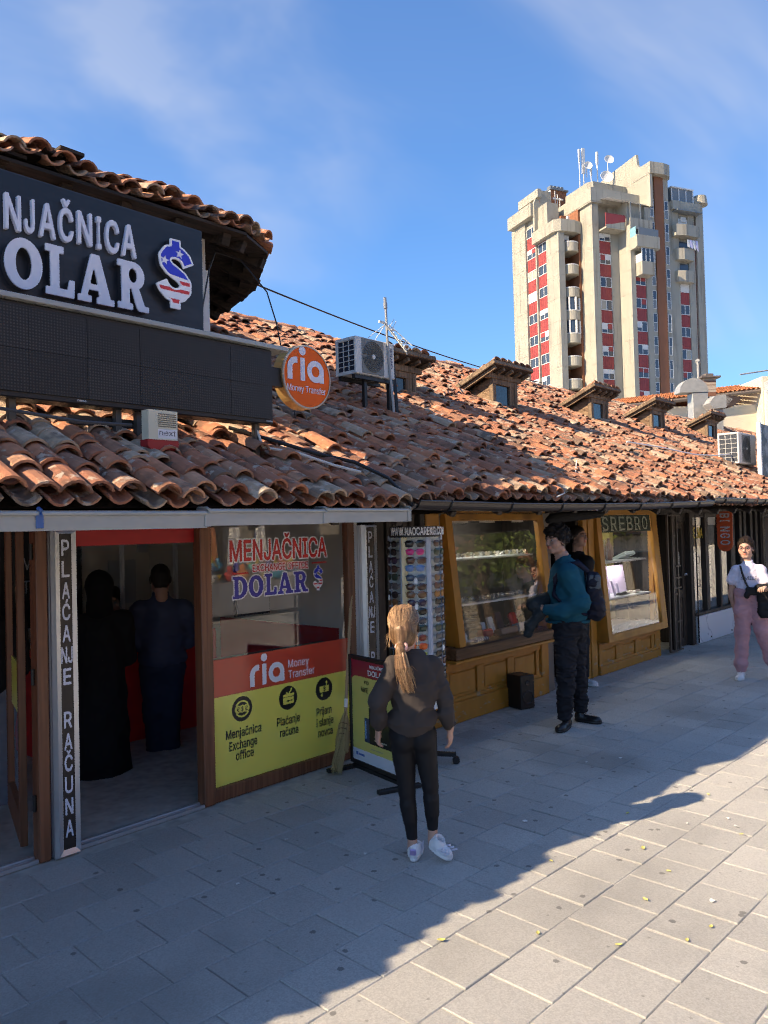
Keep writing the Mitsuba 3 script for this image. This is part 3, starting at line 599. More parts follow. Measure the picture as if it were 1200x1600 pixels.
part(ex_, 'glass_screen', MB().quad((2.9, 6.5, .94), (4.42, 6.5, .94), (4.42, 6.5, 2.2), (2.9, 6.5, 2.2)), 'mat_glass')
part(ex_, 'screen_post', MB().box((3.55, 6.48, .94), (3.575, 6.52, 2.2)).box((4.1, 6.48, .94), (4.13, 6.52, 2.2)), M_alu)
tr = part(ex_, 'dark_poster', B((2.35, 7.47, .95), (3.66, 7.495, 1.90)), plain(.012, .014, .02, .4))
part(ex_, 'poster_lettering', MB().add(*facade_text('Money', 3.08, 3.46, 1.50, .12, 7.469, .001)).add(*facade_text('Transfer', 3.08, 3.58, 1.28, .12, 7.469, .001)), plain(.45, .45, .47))
part(ex_, 'red_wall_panel', MB().box((-.5, 6.4, -.15), (1.7, 6.45, 2.2)).box((4.40, 4.6, -.15), (4.428, 6.2, 1.0)), M_red)
part(ex_, 'notice', MB().box((.9, 6.385, 1.35), (1.55, 6.398, 1.75)), plain(.5, .5, .48))
part(ex_, 'wall_sheets', MB().box((3.95, 7.47, 1.1), (4.25, 7.495, 1.55)).box((4.28, 7.47, 1.62), (4.40, 7.495, 1.75)), plain(.35, .36, .36))
sl = solo('counter_paper', 'sheet of white paper on the edge of the red counter', 'paper', B((3.42, 6.21, .936), (3.60, 6.33, .955)), M_white)
# front-window ledge things seen through the glass
part(ex_, 'window_shelf', B((3.25, 4.46, .86), (4.34, 4.72, .90)), plain(.06, .058, .05))
part(ex_, 'certificate', MB().box((3.95, 5.3, 1.12), (4.28, 5.32, 1.62)), plain(.34, .35, .36))
part(ex_, 'certificate_frame', MB().box((3.93, 5.321, 1.10), (4.30, 5.34, 1.64)), M_black)
# ---------------------------------------------------------------- gutters
gt = thing('grey_gutter', 'square grey metal gutter with a rounded lip above the exchange office', 'gutter')
GP = Polygon([(3.42, 1.835), (3.42, 1.905), (3.428, 1.905), (3.428, 1.843), (3.515, 1.843), (3.515, 1.93), (3.522, 1.93), (3.522, 1.835)])
for x0, x1 in ((-1.2, 1.0), (1.002, 2.36), (2.362, 3.20), (3.202, 3.985)):
    dz = .008*(x0-1.5); part(gt, 'length', MB().poly(GP, (x1, 0, dz), EY, EZ, x1-x0, x1-x0).tube([(x0, 3.418, 1.912+dz), (x1, 3.418, 1.912+dz)], .0115, 10), M_silver)
for x in (2.36, 3.20, 3.975):
    dz = .008*(x-1.5); part(gt, 'strap', MB().box((x-.017, 3.412, 1.83+dz), (x+.017, 3.4195, 1.90+dz), .002).tube([(x, 3.405, 1.90+dz), (x, 3.403, 1.92+dz), (x, 3.425, 1.928+dz), (x, 3.50, 1.93+dz)], .009, 6), M_silver)
part(gt, 'strap', MB().box((1.47, 3.411, 1.842), (1.503, 3.4195, 1.905), .002).tube([(1.487, 3.405, 1.90), (1.487, 3.403, 1.92), (1.487, 3.43, 1.93)], .01, 6), plain(.045, .11, .30, .4), label='blue gutter strap')
def half_gutter(key, xs, zs, y, r=.058):
    t = np.linspace(math.pi, 2*math.pi, 13); outer = [(math.cos(a)*r, math.sin(a)*r) for a in t]; inner = [(math.cos(a)*(r-.005), math.sin(a)*(r-.005)) for a in t[::-1]]
    P = Polygon(outer+inner)
    for (x0, x1, z0, z1) in zip(xs[:-1], xs[1:], zs[:-1], zs[1:]):
        d = unit([x1-x0, 0, z1-z0]); v = unit(np.cross(d, EY))
        part(key, 'length', MB().poly(P, (x1, y, z1), EY, np.cross(d, EY)*1.0, x1-x0, x1-x0).tube([(x0, y-r, z0+.002), (x1, y-r, z1+.002)], .008, 8), M_gutter)
    for x in np.arange(xs[0]+.35, xs[-1], .78):
        z = np.interp(x, xs, zs); part(key, 'bracket', MB().tube([(x, y-r-.006+0*a, z+.012) if False else (x, y+math.cos(a)*(r+.006), z+math.sin(a)*(r+.006)) for a in np.linspace(math.pi-.25, 2*math.pi, 11)], .0085, 6), M_black)
g1 = thing('brown_gutter', 'dark brown half round gutter sagging slightly above the ochre shop front', 'gutter'); half_gutter(g1, [4.04, 5.3, 6.5, 7.8, 9.55], [1.985, 1.972, 1.980, 1.995, 2.035], 3.43)
g2 = thing('brown_gutter', 'dark brown half round gutter above the dark timber shop at the far right', 'gutter'); half_gutter(g2, [9.56, 11, 12.5, 14, 17, 22], [2.072, 2.075, 2.08, 2.085, 2.09, 2.09], 3.42)
# ---------------------------------------------------------------- ochre shop
oc = thing('ochre_shop', 'ochre painted timber shop front with two slanting display windows', 'shop')
part(oc, 'fascia', B((5.3, 4.44, 1.93), (10.32, 4.50, 2.4)), M_dark)
def slant_window(x0, x1, zt, zb, yt, yb, wl, wr, wt, wb, gx0, gx1, side=True):
    """frame leaning out towards the street at its foot; returns point function"""
    def Q(x, z, o=0.0): return A([x, yt+(yb-yt)*(zt-z)/(zt-zb)-o, z])
    sl = unit(Q(0, zb)-Q(0, zt)); nn = unit(np.cross(EX, -sl)); fr = []
    def bar(xa, xb, za, zb_, name):
        a, b, c, d = Q(xa, za), Q(xb, za), Q(xb, zb_), Q(xa, zb_); m = MB(); o = nn*.022; i_ = -nn*.03
        m.add([a+o, b+o, c+o, d+o, a+i_, b+i_, c+i_, d+i_], [[0, 1, 2, 3], [7, 6, 5, 4], [4, 5, 1, 0], [5, 6, 2, 1], [6, 7, 3, 2], [7, 4, 0, 3]]); part(oc, name, m, M_ochre)
    bar(x0, x0+wl, zb, zt, 'window_stile'); bar(x1-wr, x1, zb, zt, 'window_stile'); bar(x0+wl, x1-wr, zt-wt, zt, 'window_head'); bar(x0+wl, x1-wr, zb, zb+wb, 'window_foot') if wb > 0 else None
    part(oc, 'pane', MB().quad(Q(x0+wl, zb+wb), Q(x1-wr, zb+wb), Q(x1-wr, zt-wt), Q(x0+wl, zt-wt)), 'mat_glass')
    for xx in (x0+.012, x1-.03): part(oc, 'cheek', MB().poly(Polygon([(yt+.02, zt-.01), (yb+.02, zb+.004), (4.46, zb+.004), (4.46, zt-.01)]), (xx+.018, 0, 0), EY, EZ, .018, .018), M_ochre)
    return Q
Q1 = slant_window(5.60, 7.30, 1.925, .715, 4.41, 4.275, .095, .12, .065, 0, 0, 0)
part(oc, 'window_sill', B((5.50, 4.215, .612), (7.36, 4.47, .712), .008), M_sillwood)
part(oc, 'sill_moulding', MB().box((5.47, 4.20, .585), (7.39, 4.46, .611), .006).box((5.52, 4.34, .55), (7.34, 4.46, .584), .006), M_ochre)
def panelled(x0, x1, z0, z1, splits, y, base):
    part(oc, 'dado', B((x0, y+.02, z0), (x1, y+.06, z1)), M_ochre)
    part(oc, 'base_board', B((x0-.01, y-.022, 0), (x1+.01, y+.02, base), .005), M_ochre)
    part(oc, 'rail', B((x0, y-.004, z1-.07), (x1, y+.018, z1), .004), M_ochre); part(oc, 'rail', B((x0, y-.004, base), (x1, y+.018, base+.035), .004), M_ochre)
    for (a, b) in splits: part(oc, 'muntin', B((a, y-.003, base+.036), (b, y+.018, z1-.071), .004), M_ochre)
    for (a, b) in zip([s[1] for s in splits[:-1]], [s[0] for s in splits[1:]]):
        part(oc, 'panel', B((a+.022, y+.006, base+.062), (b-.022, y+.0195, z1-.095), .006), M_ochre)
panelled(5.56, 7.32, .0, .55, [(5.56, 5.62), (6.055, 6.165), (6.575, 6.695), (7.11, 7.17)], 4.405, .19)
part(oc, 'corner_post', B((7.20, 4.385, .19), (7.34, 4.45, .549), .006), M_ochre)
part(oc, 'pilaster', MB().box((5.345, 4.40, 0), (5.42, 4.47, 1.93), .006).box((5.43, 4.42, 0), (5.56, 4.47, 1.93), .006), M_ochre)
part(oc, 'head_board', B((5.56, 4.415, 1.932), (7.4, 4.47, 1.99), .004), M_ochre)
# niche with downpipe
part(oc, 'niche_lining', MB().box((7.51, 4.47, 0), (7.56, 5.4, 2.3)).box((8.14, 4.46, 0), (8.20, 5.4, 2.3)).box((7.56, 5.4, 0), (8.20, 5.46, 2.3)), M_dark)
part(oc, 'niche_reveal', MB().box((7.345, 4.42, 0), (7.50, 4.468, 1.93)), plain(.20, .17, .14, .8))
part(oc, 'niche_door', MB().box((7.62, 5.34, 0), (8.12, 5.39, 1.95), .005), M_ochre)
part(oc, 'pilaster', MB().box((8.205, 4.40, 0), (8.30, 4.50, 1.95), .006).box((8.315, 4.39, 0), (8.355, 4.50, 1.95), .005).box((8.37, 4.40, 0), (8.47, 4.50, 1.95), .006), M_ochre)
dp = thing('downpipe', 'dark metal downpipe with a bent foot in the gap between the two ochre windows', 'downpipe')
part(dp, 'pipe', MB().tube([(7.56, 4.36, 1.92), (7.56, 4.38, 1.6), (7.56, 4.38, .40), (7.57, 4.36, .30), (7.60, 4.32, .22), (7.64, 4.27, .17), (7.72, 4.22, .14)], .046, 14), M_gutter)
for z in (.55, 1.25): part(dp, 'clamp', MB().cyl((7.56, 4.38, z), (7.56, 4.38, z+.025), .053, n=16).box((7.55, 4.38, z), (7.57, 4.47, z+.02)), M_black)
solo('black_cloth', 'black rolled cloth hanging under the brown gutter above the two boys', 'cloth', MB().tube([(6.80, 4.03, 1.845), (6.88, 4.03, 1.862), (6.98, 4.02, 1.872), (7.25, 4.0, 1.885), (7.6, 4.0, 1.895), (7.85, 4.0, 1.905), (7.98, 4.0, 1.925)], [.03, .05, .055, .05, .045, .035, .01], 12), plain(.008, .008, .009, .9), smooth=True)
# second window
Q2 = slant_window(8.50, 10.20, 1.965, .395, 4.41, 4.285, .105, .16, .06, .085, 0, 0)
panelled(8.52, 10.22, .0, .375, [(8.52, 8.60), (8.955, 9.135), (9.495, 9.615), (9.98, 10.06)], 4.405, .10)
part(oc, 'shelf_under_window', B((8.50, 4.33, .372), (10.2, 4.45, .394), .004), M_ochre)
part(oc, 'pilaster', B((10.08, 4.395, .10), (10.25, 4.46, 1.95), .006), M_ochre)
sre = 'SREBRO'
part(oc, 'name_band', MB().add([Q2(8.61, 1.69, .004), Q2(10.03, 1.69, .004), Q2(10.03, 1.90, .004), Q2(8.61, 1.90, .004)], [[0, 1, 2], [0, 2, 3]]), plain(.02, .035, .02, .5))  # dark band; its green tint stands for reflected foliage
for q, c in enumerate(sre):
    w = .15; x = 8.66+q*.222; p = text_poly(c, False); a, b, cc, d = p.bounds; s_ = affinity.translate(affinity.scale(affinity.translate(p, -a, -b), w/(cc-a), .17/(d-b), origin=(0, 0)), x, 1.712)
    if c in 'SREB': s_ = unary_union([s_, sbox(x-.012, 1.708, x+.06, 1.722), sbox(x-.012, 1.872, x+.06, 1.884)])
    m = MB().poly(s_, (0, 0, 0), EX, EZ, .004); V, F = m.mesh(); V = V.copy(); V[:, 1] += 4.41+(4.285-4.41)*(1.965-V[:, 2])/(1.965-.395)-.008
    part(oc, 'letter', (V, F), plain(.34, .37, .28, .3))
# insides of both displays
M_inside = plain(.035, .030, .026, .8); M_shelf = plain(.42, .46, .46, .2); M_felt = plain(.22, .19, .09, .9)
part(oc, 'display_back', MB().box((5.62, 5.05, .6), (7.50, 5.09, 2.2)).box((5.62, 4.46, 2.0), (7.50, 5.05, 2.03)), M_inside)
part(oc, 'display_floor', B((5.62, 4.30, .69), (7.28, 5.05, .705)), M_inside)
part(oc, 'display_back', MB().box((8.52, 5.0, .4), (10.18, 5.04, 2.2)).box((8.52, 4.46, 2.0), (10.18, 5.0, 2.03)), plain(.30, .24, .08, .9))
part(oc, 'display_floor', B((8.52, 4.32, .43), (10.18, 5.0, .470)), plain(.55, .55, .52, .7))
part(oc, 'shelf', B((5.70, 4.45, 1.485), (7.18, 4.72, 1.50)), M_shelf); part(oc, 'shelf', B((5.70, 4.42, 1.055), (7.18, 4.75, 1.073)), M_shelf)
part(oc, 'shelf', B((8.60, 4.47, 1.310), (10.05, 4.80, 1.330)), M_shelf); part(oc, 'shelf', B((8.60, 4.42, .862), (10.05, 4.80, .882)), M_shelf)
part(oc, 'unseen_lamp_housing', MB().box((9.15, 4.60, 1.292), (9.95, 4.66, 1.309)).box((9.15, 4.60, 1.93), (9.95, 4.66, 1.95)), M_white)  # housings for the unseen strips that light the second display
for z in (1.2915, 1.9295): shape(_num(oc+'__unseen_display_lamp'), MB().quad((9.18, 4.605, z), (9.18, 4.655, z), (9.92, 4.655, z), (9.92, 4.605, z)), M_white, emitter={'type': 'area', 'radiance': {'type': 'rgb', 'value': [6.5, 6.2, 5.4]}})  # unseen lamp strips, placed to light the goods in the second window
part(oc, 'unseen_lamp_housing', B((5.9, 4.62, 1.975), (7.0, 4.68, 1.998)), M_white)  # housing for the unseen strip that lights the first display
shape(_num(oc+'__unseen_display_lamp'), MB().quad((5.95, 4.625, 1.974), (5.95, 4.675, 1.974), (6.95, 4.675, 1.974), (6.95, 4.625, 1.974)), M_white, emitter={'type': 'area', 'radiance': {'type': 'rgb', 'value': [7.0, 6.8, 6.2]}})  # unseen lamp strip, placed to brighten the first window and the woman
for x0, x1 in ((5.70, 5.98), (6.16, 6.42), (6.72, 6.94)): part(oc, 'paper_strip', MB().add([Q1(x0, 1.838, -.004), Q1(x1, 1.838, -.004), Q1(x1, 1.859, -.004), Q1(x0, 1.859, -.004)], [[0, 1, 2], [0, 2, 3]]), plain(.50, .46, .38))
part(oc, 'shop_wall', MB().box((5.3, 4.52, 0), (5.6, 4.6, 2.4)).box((7.30, 5.47, 0), (8.3, 5.5, 2.4)).box((5.3, 6, 0), (10.4, 6.05, 2.6)).box((10.2, 4.47, 0), (10.36, 4.6, 2.4)), M_dark)
# ---------------------------------------------------------------- dark timber shop
dk = thing('dark_shop', 'dark brown timber shop front with a glazed door and windows above a marble slab', 'shop')
part(dk, 'fascia', B((10.34, 4.44, 1.90), (19, 4.52, 2.5)), M_dark)
gr = thing('folding_grille', 'folded brown steel grille standing beside the dark glazed door', 'grille')
for q, x in enumerate((10.34, 10.42, 10.50, 10.58, 10.66, 10.74)): part(gr, 'bar', B((x, 4.29+.03*(q % 2), .03), (x+.028, 4.32+.03*(q % 2), 1.90), .003), mat('grille_brown', (.075, .055, .040), .5) if q == 0 else 'mat_grille_brown')
for q, (z, a, b) in enumerate(((1.60, 10.50, 10.60), (1.18, 10.58, 10.76), (1.02, 10.50, 10.76), (.88, 10.50, 10.76), (.80, 10.50, 10.62), (.42, 10.58, 10.76), (.15, 10.50, 10.62), (.03, 10.34, 10.76), (1.88, 10.34, 10.76))): part(gr, 'crossbar', B((a, 4.285, z), (b, 4.30, z+.018)), 'mat_grille_brown')
part(dk, 'door_frame', MB().box((10.80, 4.42, 0), (10.90, 4.50, 1.92), .005).box((11.36, 4.38, 0), (11.47, 4.50, 1.92), .005).box((10.90, 4.44, 1.80), (11.36, 4.50, 1.92), .005), M_dark)
dd = part(dk, 'door', MB().box((10.905, 4.46, .01), (11.02, 4.50, 1.80), .004).box((11.24, 4.46, .01), (11.355, 4.50, 1.80), .004).box((11.02, 4.46, .01), (11.24, 4.50, .12), .004).box((11.02, 4.46, .70), (11.24, 4.50, .82), .004).box((11.02, 4.46, 1.70), (11.24, 4.50, 1.80), .004).box((11.02, 4.475, .12), (11.24, 4.50, .70)).box((11.05, 4.462, .15), (11.21, 4.48, .40), .01).box((11.05, 4.462, .45), (11.21, 4.48, .66), .01), M_dark)
part(dd, 'pane', MB().quad((11.02, 4.48, .82), (11.24, 4.48, .82), (11.24, 4.48, 1.70), (11.02, 4.48, 1.70)), 'mat_glass')
part(dd, 'notice', MB().box((11.05, 4.485, 1.18), (11.20, 4.488, 1.36)).box((11.04, 4.485, 1.5), (11.16, 4.488, 1.68)).box((11.05, 4.485, .84), (11.15, 4.488, 1.02)), plain(.50, .50, .48))
part(dd, 'handle', MB().tube([(11.30, 4.455, 1.02), (11.30, 4.42, 1.03), (11.26, 4.41, 1.04), (11.22, 4.42, 1.04)], .011, 8), M_alu)
part(dk, 'grille_bar', MB().tube([(11.50, 4.35, .02), (11.50, 4.35, 1.9)], .010, 6).tube([(11.50, 4.35, 1.28), (11.58, 4.34, 1.28), (11.58, 4.34, 1.18), (11.50, 4.35, 1.18)], .008).tube([(11.50, 4.35, .95), (11.58, 4.34, .95), (11.58, 4.34, .84), (11.50, 4.35, .84)], .008), M_black)
fx = [11.50, 12.02, 12.12, 12.62, 12.72, 13.12, 13.30]
wf = MB()
for a, b in ((11.49, 11.53), (12.01, 12.14), (12.60, 12.68), (13.12, 13.30)): wf.box((a, 4.40, .44), (b, 4.47, 1.92), .004)
part(dk, 'window_frame', wf.box((11.47, 4.37, .405), (13.32, 4.48, .45), .005).box((11.47, 4.41, 1.86), (13.3, 4.47, 1.92), .004), M_dark)
for a, b in ((11.53, 12.01), (12.14, 12.60), (12.68, 13.12)): part(dk, 'pane', MB().quad((a, 4.44, .45), (b, 4.44, .45), (b, 4.44, 1.86), (a, 4.44, 1.86)), 'mat_glass')
part(dk, 'paper_strip', MB().box((11.55, 4.446, 1.74), (11.97, 4.449, 1.88)).box((12.16, 4.446, 1.74), (12.58, 4.449, 1.88)).box((12.7, 4.446, 1.74), (12.95, 4.449, 1.86)), plain(.50, .49, .44))
part(dk, 'curtain', B((11.55, 4.52, .45), (12.0, 4.54, 1.32)), plain(.42, .41, .38, .8))
for x in (12.2, 12.4, 12.75): part(dk, 'blind_strip', MB().box((x, 4.50, .55), (x+.075, 4.51, .75)).box((x, 4.50, .77), (x+.075, 4.51, 1.10)).box((x, 4.50, 1.12), (x+.075, 4.51, 1.36)), plain(.46, .44, .36))
part(dk, 'lettering', MB().add(*facade_text('SELMA', 11.56, 12.0, 1.548, .155, 4.437, .001, True)), plain(.55, .42, .05))
part(dk, 'small_lettering', MB().add(*facade_text('bižuterija', 11.57, 11.97, 1.45, .05, 4.437, .001)), plain(.4, .4, .4)) if False else None
part(dk, 'back_wall', MB().box((10.4, 5.4, 0), (19, 5.45, 2.6)).box((10.4, 4.5, 1.95), (13.4, 5.4, 1.98)).box((11.44, 4.5, 0), (11.47, 5.4, 2)), M_dark)
M_marble = mat('marble', proc(lambda p, n, uv: mix((.62, .64, .68), (.30, .33, .38), (1-smoothstep(.0, .035, dr.abs(fbm(p.x*2.2+p.z, p.z*2.5, 1, 4)-.5)))*.6)), .25)
part(dk, 'marble_slab', MB().box((11.52, 4.36, .0), (13.34, 4.40, .40), .003), M_marble)
for x in (12.0, 12.9): part(dk, 'bolt', MB().cyl((x, 4.362, .05), (x, 4.352, .05), .014, n=8), M_black)
sg2 = thing('hanging_sign', 'narrow orange vertical sign with rounded foot and grey letters hanging by the dark shop', 'sign')
P = unary_union([sbox(3.79, 1.47, 4.005, 1.93), Point(3.8975, 1.47).buffer(.1075, 16)])
part(sg2, 'board', MB().poly(P, (11.39, 0, 0), -EY, EZ, .012) if False else MB().poly(affinity.scale(P, -1, 1, origin=(0, 0)), (11.40, 0, 0), -EY, EZ, .014), plain(.50, .075, .020, .4))
for q, c in enumerate('BINGO'):
    z = 1.905-.095*q; zz = .012 if c == 'I' else 0
    part(sg2, 'letter', MB().add(*letters(c, (11.385, 3.955, z), -EZ, -EY, .068 if c != 'I' else .026, .125, .002, True)), plain(.42, .40, .40))
for y in (3.84, 3.96): part(sg2, 'chain', MB().tube([(11.393, y, 1.93), (11.393, y, 2.03)], .004), M_black)
# shops further right
fr_ = thing('far_shop', 'dark recessed shop front with brown posts beyond the barred windows', 'shop')
pm = MB()
for x in (13.5, 13.72, 14.05, 14.32, 14.6): pm.box((x, 4.38, 0), (x+.12, 4.46, 1.95), .005)
part(fr_, 'posts', pm, plain(.014, .011, .010, .6)); part(fr_, 'display_frame', MB().box((14.75, 4.25, .1), (14.86, 4.36, 1.80), .005).box((14.75, 4.25, 1.72), (17.5, 4.36, 1.84), .005), plain(.30, .24, .19, .6))
part(fr_, 'display', MB().box((14.86, 4.34, .5), (17.5, 4.36, 1.72)), plain(.22, .23, .25, .3))
part(fr_, 'sheet', MB().box((14.95, 4.33, .9), (15.4, 4.339, 1.5)), plain(.45, .47, .5)); part(fr_, 'plinth', B((14.75, 4.22, 0), (18, 4.36, .1)), plain(.3, .3, .3))
part(fr_, 'poster', B((14.0, 4.50, 1.2), (14.25, 4.51, 1.55)), plain(.4, .03, .03))
# ---------------------------------------------------------------- apartment tower, about ninety metres away
TP0, TE1, TE2 = A([85.386, 43.322, 0]), A([.907, -.422, 0])/np.linalg.norm([.907, .422]), A([.422, .907, 0])/np.linalg.norm([.907, .422])
TR = np.stack([TE1, TE2, EZ], 1)
def f_conc(p, n, uv):
    a = p.x*.907-p.y*.422; b = p.x*.422+p.y*.907
    s = fbm(a*1.6, b*1.6, p.z*.10, 4); g = fbm(a*.5, b*.5, p.z*.5, 3)
    c = mix((.265, .255, .220), (.39, .375, .325), g*.5+s*.5)
    return mix(c, (.165, .155, .13), .62*smoothstep(.56, .78, fbm(a*2.7+9, b*2.7, p.z*.16, 4)))
M_conc = mat('tower_concrete', proc(f_conc), .85)
M_tred_panel = mat('tower_red_panel', proc(lambda p, n, uv: mix((.235, .032, .034), (.33, .060, .056), fbm(p.x*3, p.y*3, p.z*.4, 3))), .6)
M_terra = mat('tower_terracotta', proc(lambda p, n, uv: mix((.20, .082, .042), (.26, .11, .058), fbm(p.x, p.y, p.z*.5, 3))), .8)
M_twin = plain(.62, .63, .64, .5); M_tpane = mat('tower_pane', (.045, .06, .085), .08, spec=.7); M_shut = plain(.60, .61, .62, .6); M_curt = plain(.36, .34, .29, .7); M_slate = plain(.16, .18, .20, .4)
tw = thing('apartment_tower', 'tall concrete apartment tower with red panels and stacked balconies behind the tiled roofs', 'building')
def tp(name, mb, m, parent=tw, **kw): return part(parent, name, mb.move(TR, TP0), m, **kw)
def tbox(*bs): 
    q = MB()
    for (a0, a1, b0, b1, z0, z1) in bs: q.box((a0, b0, z0), (a1, b1, z1))
    return q
tp('core', tbox((-2.4, 15.9, 6.0, 14, 0, 41.5), (-.0, 2.9, .9, 6.2, 0, 41.5), (2.8, 10.2, .5, 6.2, 0, 41.5), (4.1, 7.28, -1.3, .6, 0, 40.5), (10.1, 16.1, -.35, 6, 0, 41.5), (-2.9, -1.2, 5.0, 12.3, 0, 42.0)), M_conc)
FL = [34.4-2.8*k for k in range(-3, 12)]                       # window heads
def column(name, a0, a1, b0, b1, z0, z1, gap=.045):
    """cast panels one storey high with open joints"""
    zs = sorted([q for q in [32.05-2.8*k for k in range(-5, 12)] if z0 < q < z1]+[z0, z1])
    for q0, q1 in zip(zs[:-1], zs[1:]):
        if q1 > 14: tp(name, tbox((a0, a1, b0, b1, q0+(gap if q0 > z0 else 0), q1)), M_conc)
        else: pass
    tp(name, tbox((a0+.03, a1-.03, b0+.03, b1-.03, 0, z1-.1)), M_conc)
column('pillar_panel', 0, .92, 0, 2.3, 0, 40.4); column('pillar_panel', .925, 1.15, .25, .8, 0, 40.4); column('pillar_panel', 2.84, 3.995, .22, .8, 0, 37.0)
column('pillar_panel', 4.0, 4.66, -1.9, .8, 0, 37.5); column('pillar_panel', 6.42, 7.28, -1.75, -.9, 0, 40.0); column('pillar_panel', 10.25, 12.12, -1.25, -.4, 0, 41.4)
column('pillar_panel', 13.75, 14.72, -1.15, -.4, 0, 41); column('pillar_panel', 15.05, 16.2, -1.2, .6, 0, 42.0)
column('pillar_panel', -3.3, -2.42, 2.28, 4.86, 0, 37.4); column('pillar_panel', -3.3, -2.6, 9.42, 11.8, 0, 41.2); tp('pilaster', tbox((-3.3, -2.9, 6.98, 7.2, 0, 40.6)), M_conc)
tp('terracotta_strip', tbox((8.10, 9.46, -1.70, -.5, 0, 44.0)), M_terra); tp('red_edge_strip', tbox((14.74, 15.03, -.9, 0, 0, 39.5)), M_tred_panel)
tp('stair_wall', tbox((7.28, 8.08, -1.55, -.5, 0, 40), (9.52, 10.26, -1.6, -.5, 0, 44)), M_conc)
wr = np.random.default_rng(21)
def window(cx0, cx1, z0, z1, depth, left=False, style=None):
    """left: on the face towards -a (depth is its a), else on the face towards -b (depth is its b)"""
    style = wr.choice(['two', 'two', 'shut', 'half', 'curtain']) if style is None else style
    def bx(u0, u1, d0, d1, q0, q1): return (depth+d0, depth+d1, u0, u1, q0, q1) if left else (u0, u1, depth+d0, depth+d1, q0, q1)
    w = cx1-cx0; f = .07; mid = (cx0+cx1)/2
    fr = tbox(bx(cx0, cx0+f, -.06, .06, z0, z1), bx(cx1-f, cx1, -.06, .06, z0, z1), bx(cx0+f, cx1-f, -.06, .06, z0, z0+f), bx(cx0+f, cx1-f, -.06, .06, z1-f, z1), bx(mid-f/2, mid+f/2, -.055, .055, z0+f, z1-f))
    k = tp('window', fr, M_twin)
    for (u0, u1) in ((cx0+f, mid-f/2), (mid+f/2, cx1-f)):
        top = z1-f; lo = z0+f
        if style == 'shut': tp('shutter', tbox(bx(u0, u1, -.03, .02, lo, top)), M_shut, parent=k); continue
        if style == 'half' or (style == 'two' and wr.random() < .25):
            h = lo+(top-lo)*wr.uniform(.35, .6); tp('shutter', tbox(bx(u0, u1, -.03, .02, h, top)), M_shut if wr.random() < .7 else M_tred_panel, parent=k); top = h-.01
        if style == 'curtain' and wr.random() < .6: tp('curtain', tbox(bx(u0, u1, .0, .03, lo, top)), M_curt, parent=k)
        else: tp('pane', tbox(bx(u0, u1, -.01, .02, lo, top)), M_tpane, parent=k)
for q, zt in enumerate(FL):
    if zt-2.8 < 13 or zt > 40: continue
    rows = [('c3', 1.17, 2.82, .32, False, 36.3), ('c4', 4.72, 6.38, -1.62, False, 31.4), ('c5', 12.16, 13.72, -1.0, False, 31.3), ('c2', 4.90, 6.94, -3.02, True, 38.0), ('c1', 7.24, 9.38, -3.02, True, 40.6)]
    for nm, u0, u1, dd, left, ztop in rows:
        zw = zt-1.24
        if zt < ztop+1.6:
            window(u0, u1, zw, min(zt, ztop+.6), dd, left)
        n = 5
        for i in range(n):                                            # ribbed red panel
            a_, b_ = u0+(u1-u0)*i/n, u0+(u1-u0)*(i+1)/n-.03
            if nm in ('c1', 'c2') or zt < ztop+2:
                pass
        if zt < ztop+2.2:
            bxs = []
            for i in range(n):
                a_, b_ = u0+(u1-u0)*i/n, u0+(u1-u0)*(i+1)/n-.03
                bxs.append((dd-.03, dd+.05, a_, b_, zw-1.53, zw-.02) if left else (a_, b_, dd-.03, dd+.05, zw-1.53, zw-.02))
            tp('red_panel', tbox(*bxs), M_tred_panel)
tp('bay_back', tbox((1.15, 2.85, .34, .9, 0, 36.4), (4.66, 6.42, -1.58, -1.0, 0, 38), (12.12, 13.75, -.97, -.4, 0, 41), (-2.99, -2.5, 4.86, 9.42, 0, 40.4)), M_conc)
for q in range(-3, 8):                                                # stair windows, half a storey off
    z = 32.75-2.8*q
    if z < 15 or z > 44: continue
    for (u0, u1, dd) in ((7.38, 7.98, -1.60), (9.60, 10.16, -1.66)):
        k = tp('stair_window', tbox((u0, u0+.05, dd-.03, dd+.04, z-2.2, z), (u1-.05, u1, dd-.03, dd+.04, z-2.2, z), (u0+.05, u1-.05, dd-.03, dd+.04, z-.05, z), (u0+.05, u1-.05, dd-.03, dd+.04, z-1.15, z-1.08), (u0+.05, u1-.05, dd-.03, dd+.04, z-2.2, z-2.15)), M_twin)
        tp('pane', tbox((u0+.05, u1-.05, dd, dd+.03, z-1.08, z-.05)), M_tpane, parent=k); tp('spandrel', tbox((u0+.05, u1-.05, dd, dd+.03, z-2.15, z-1.15)), M_slate, parent=k)
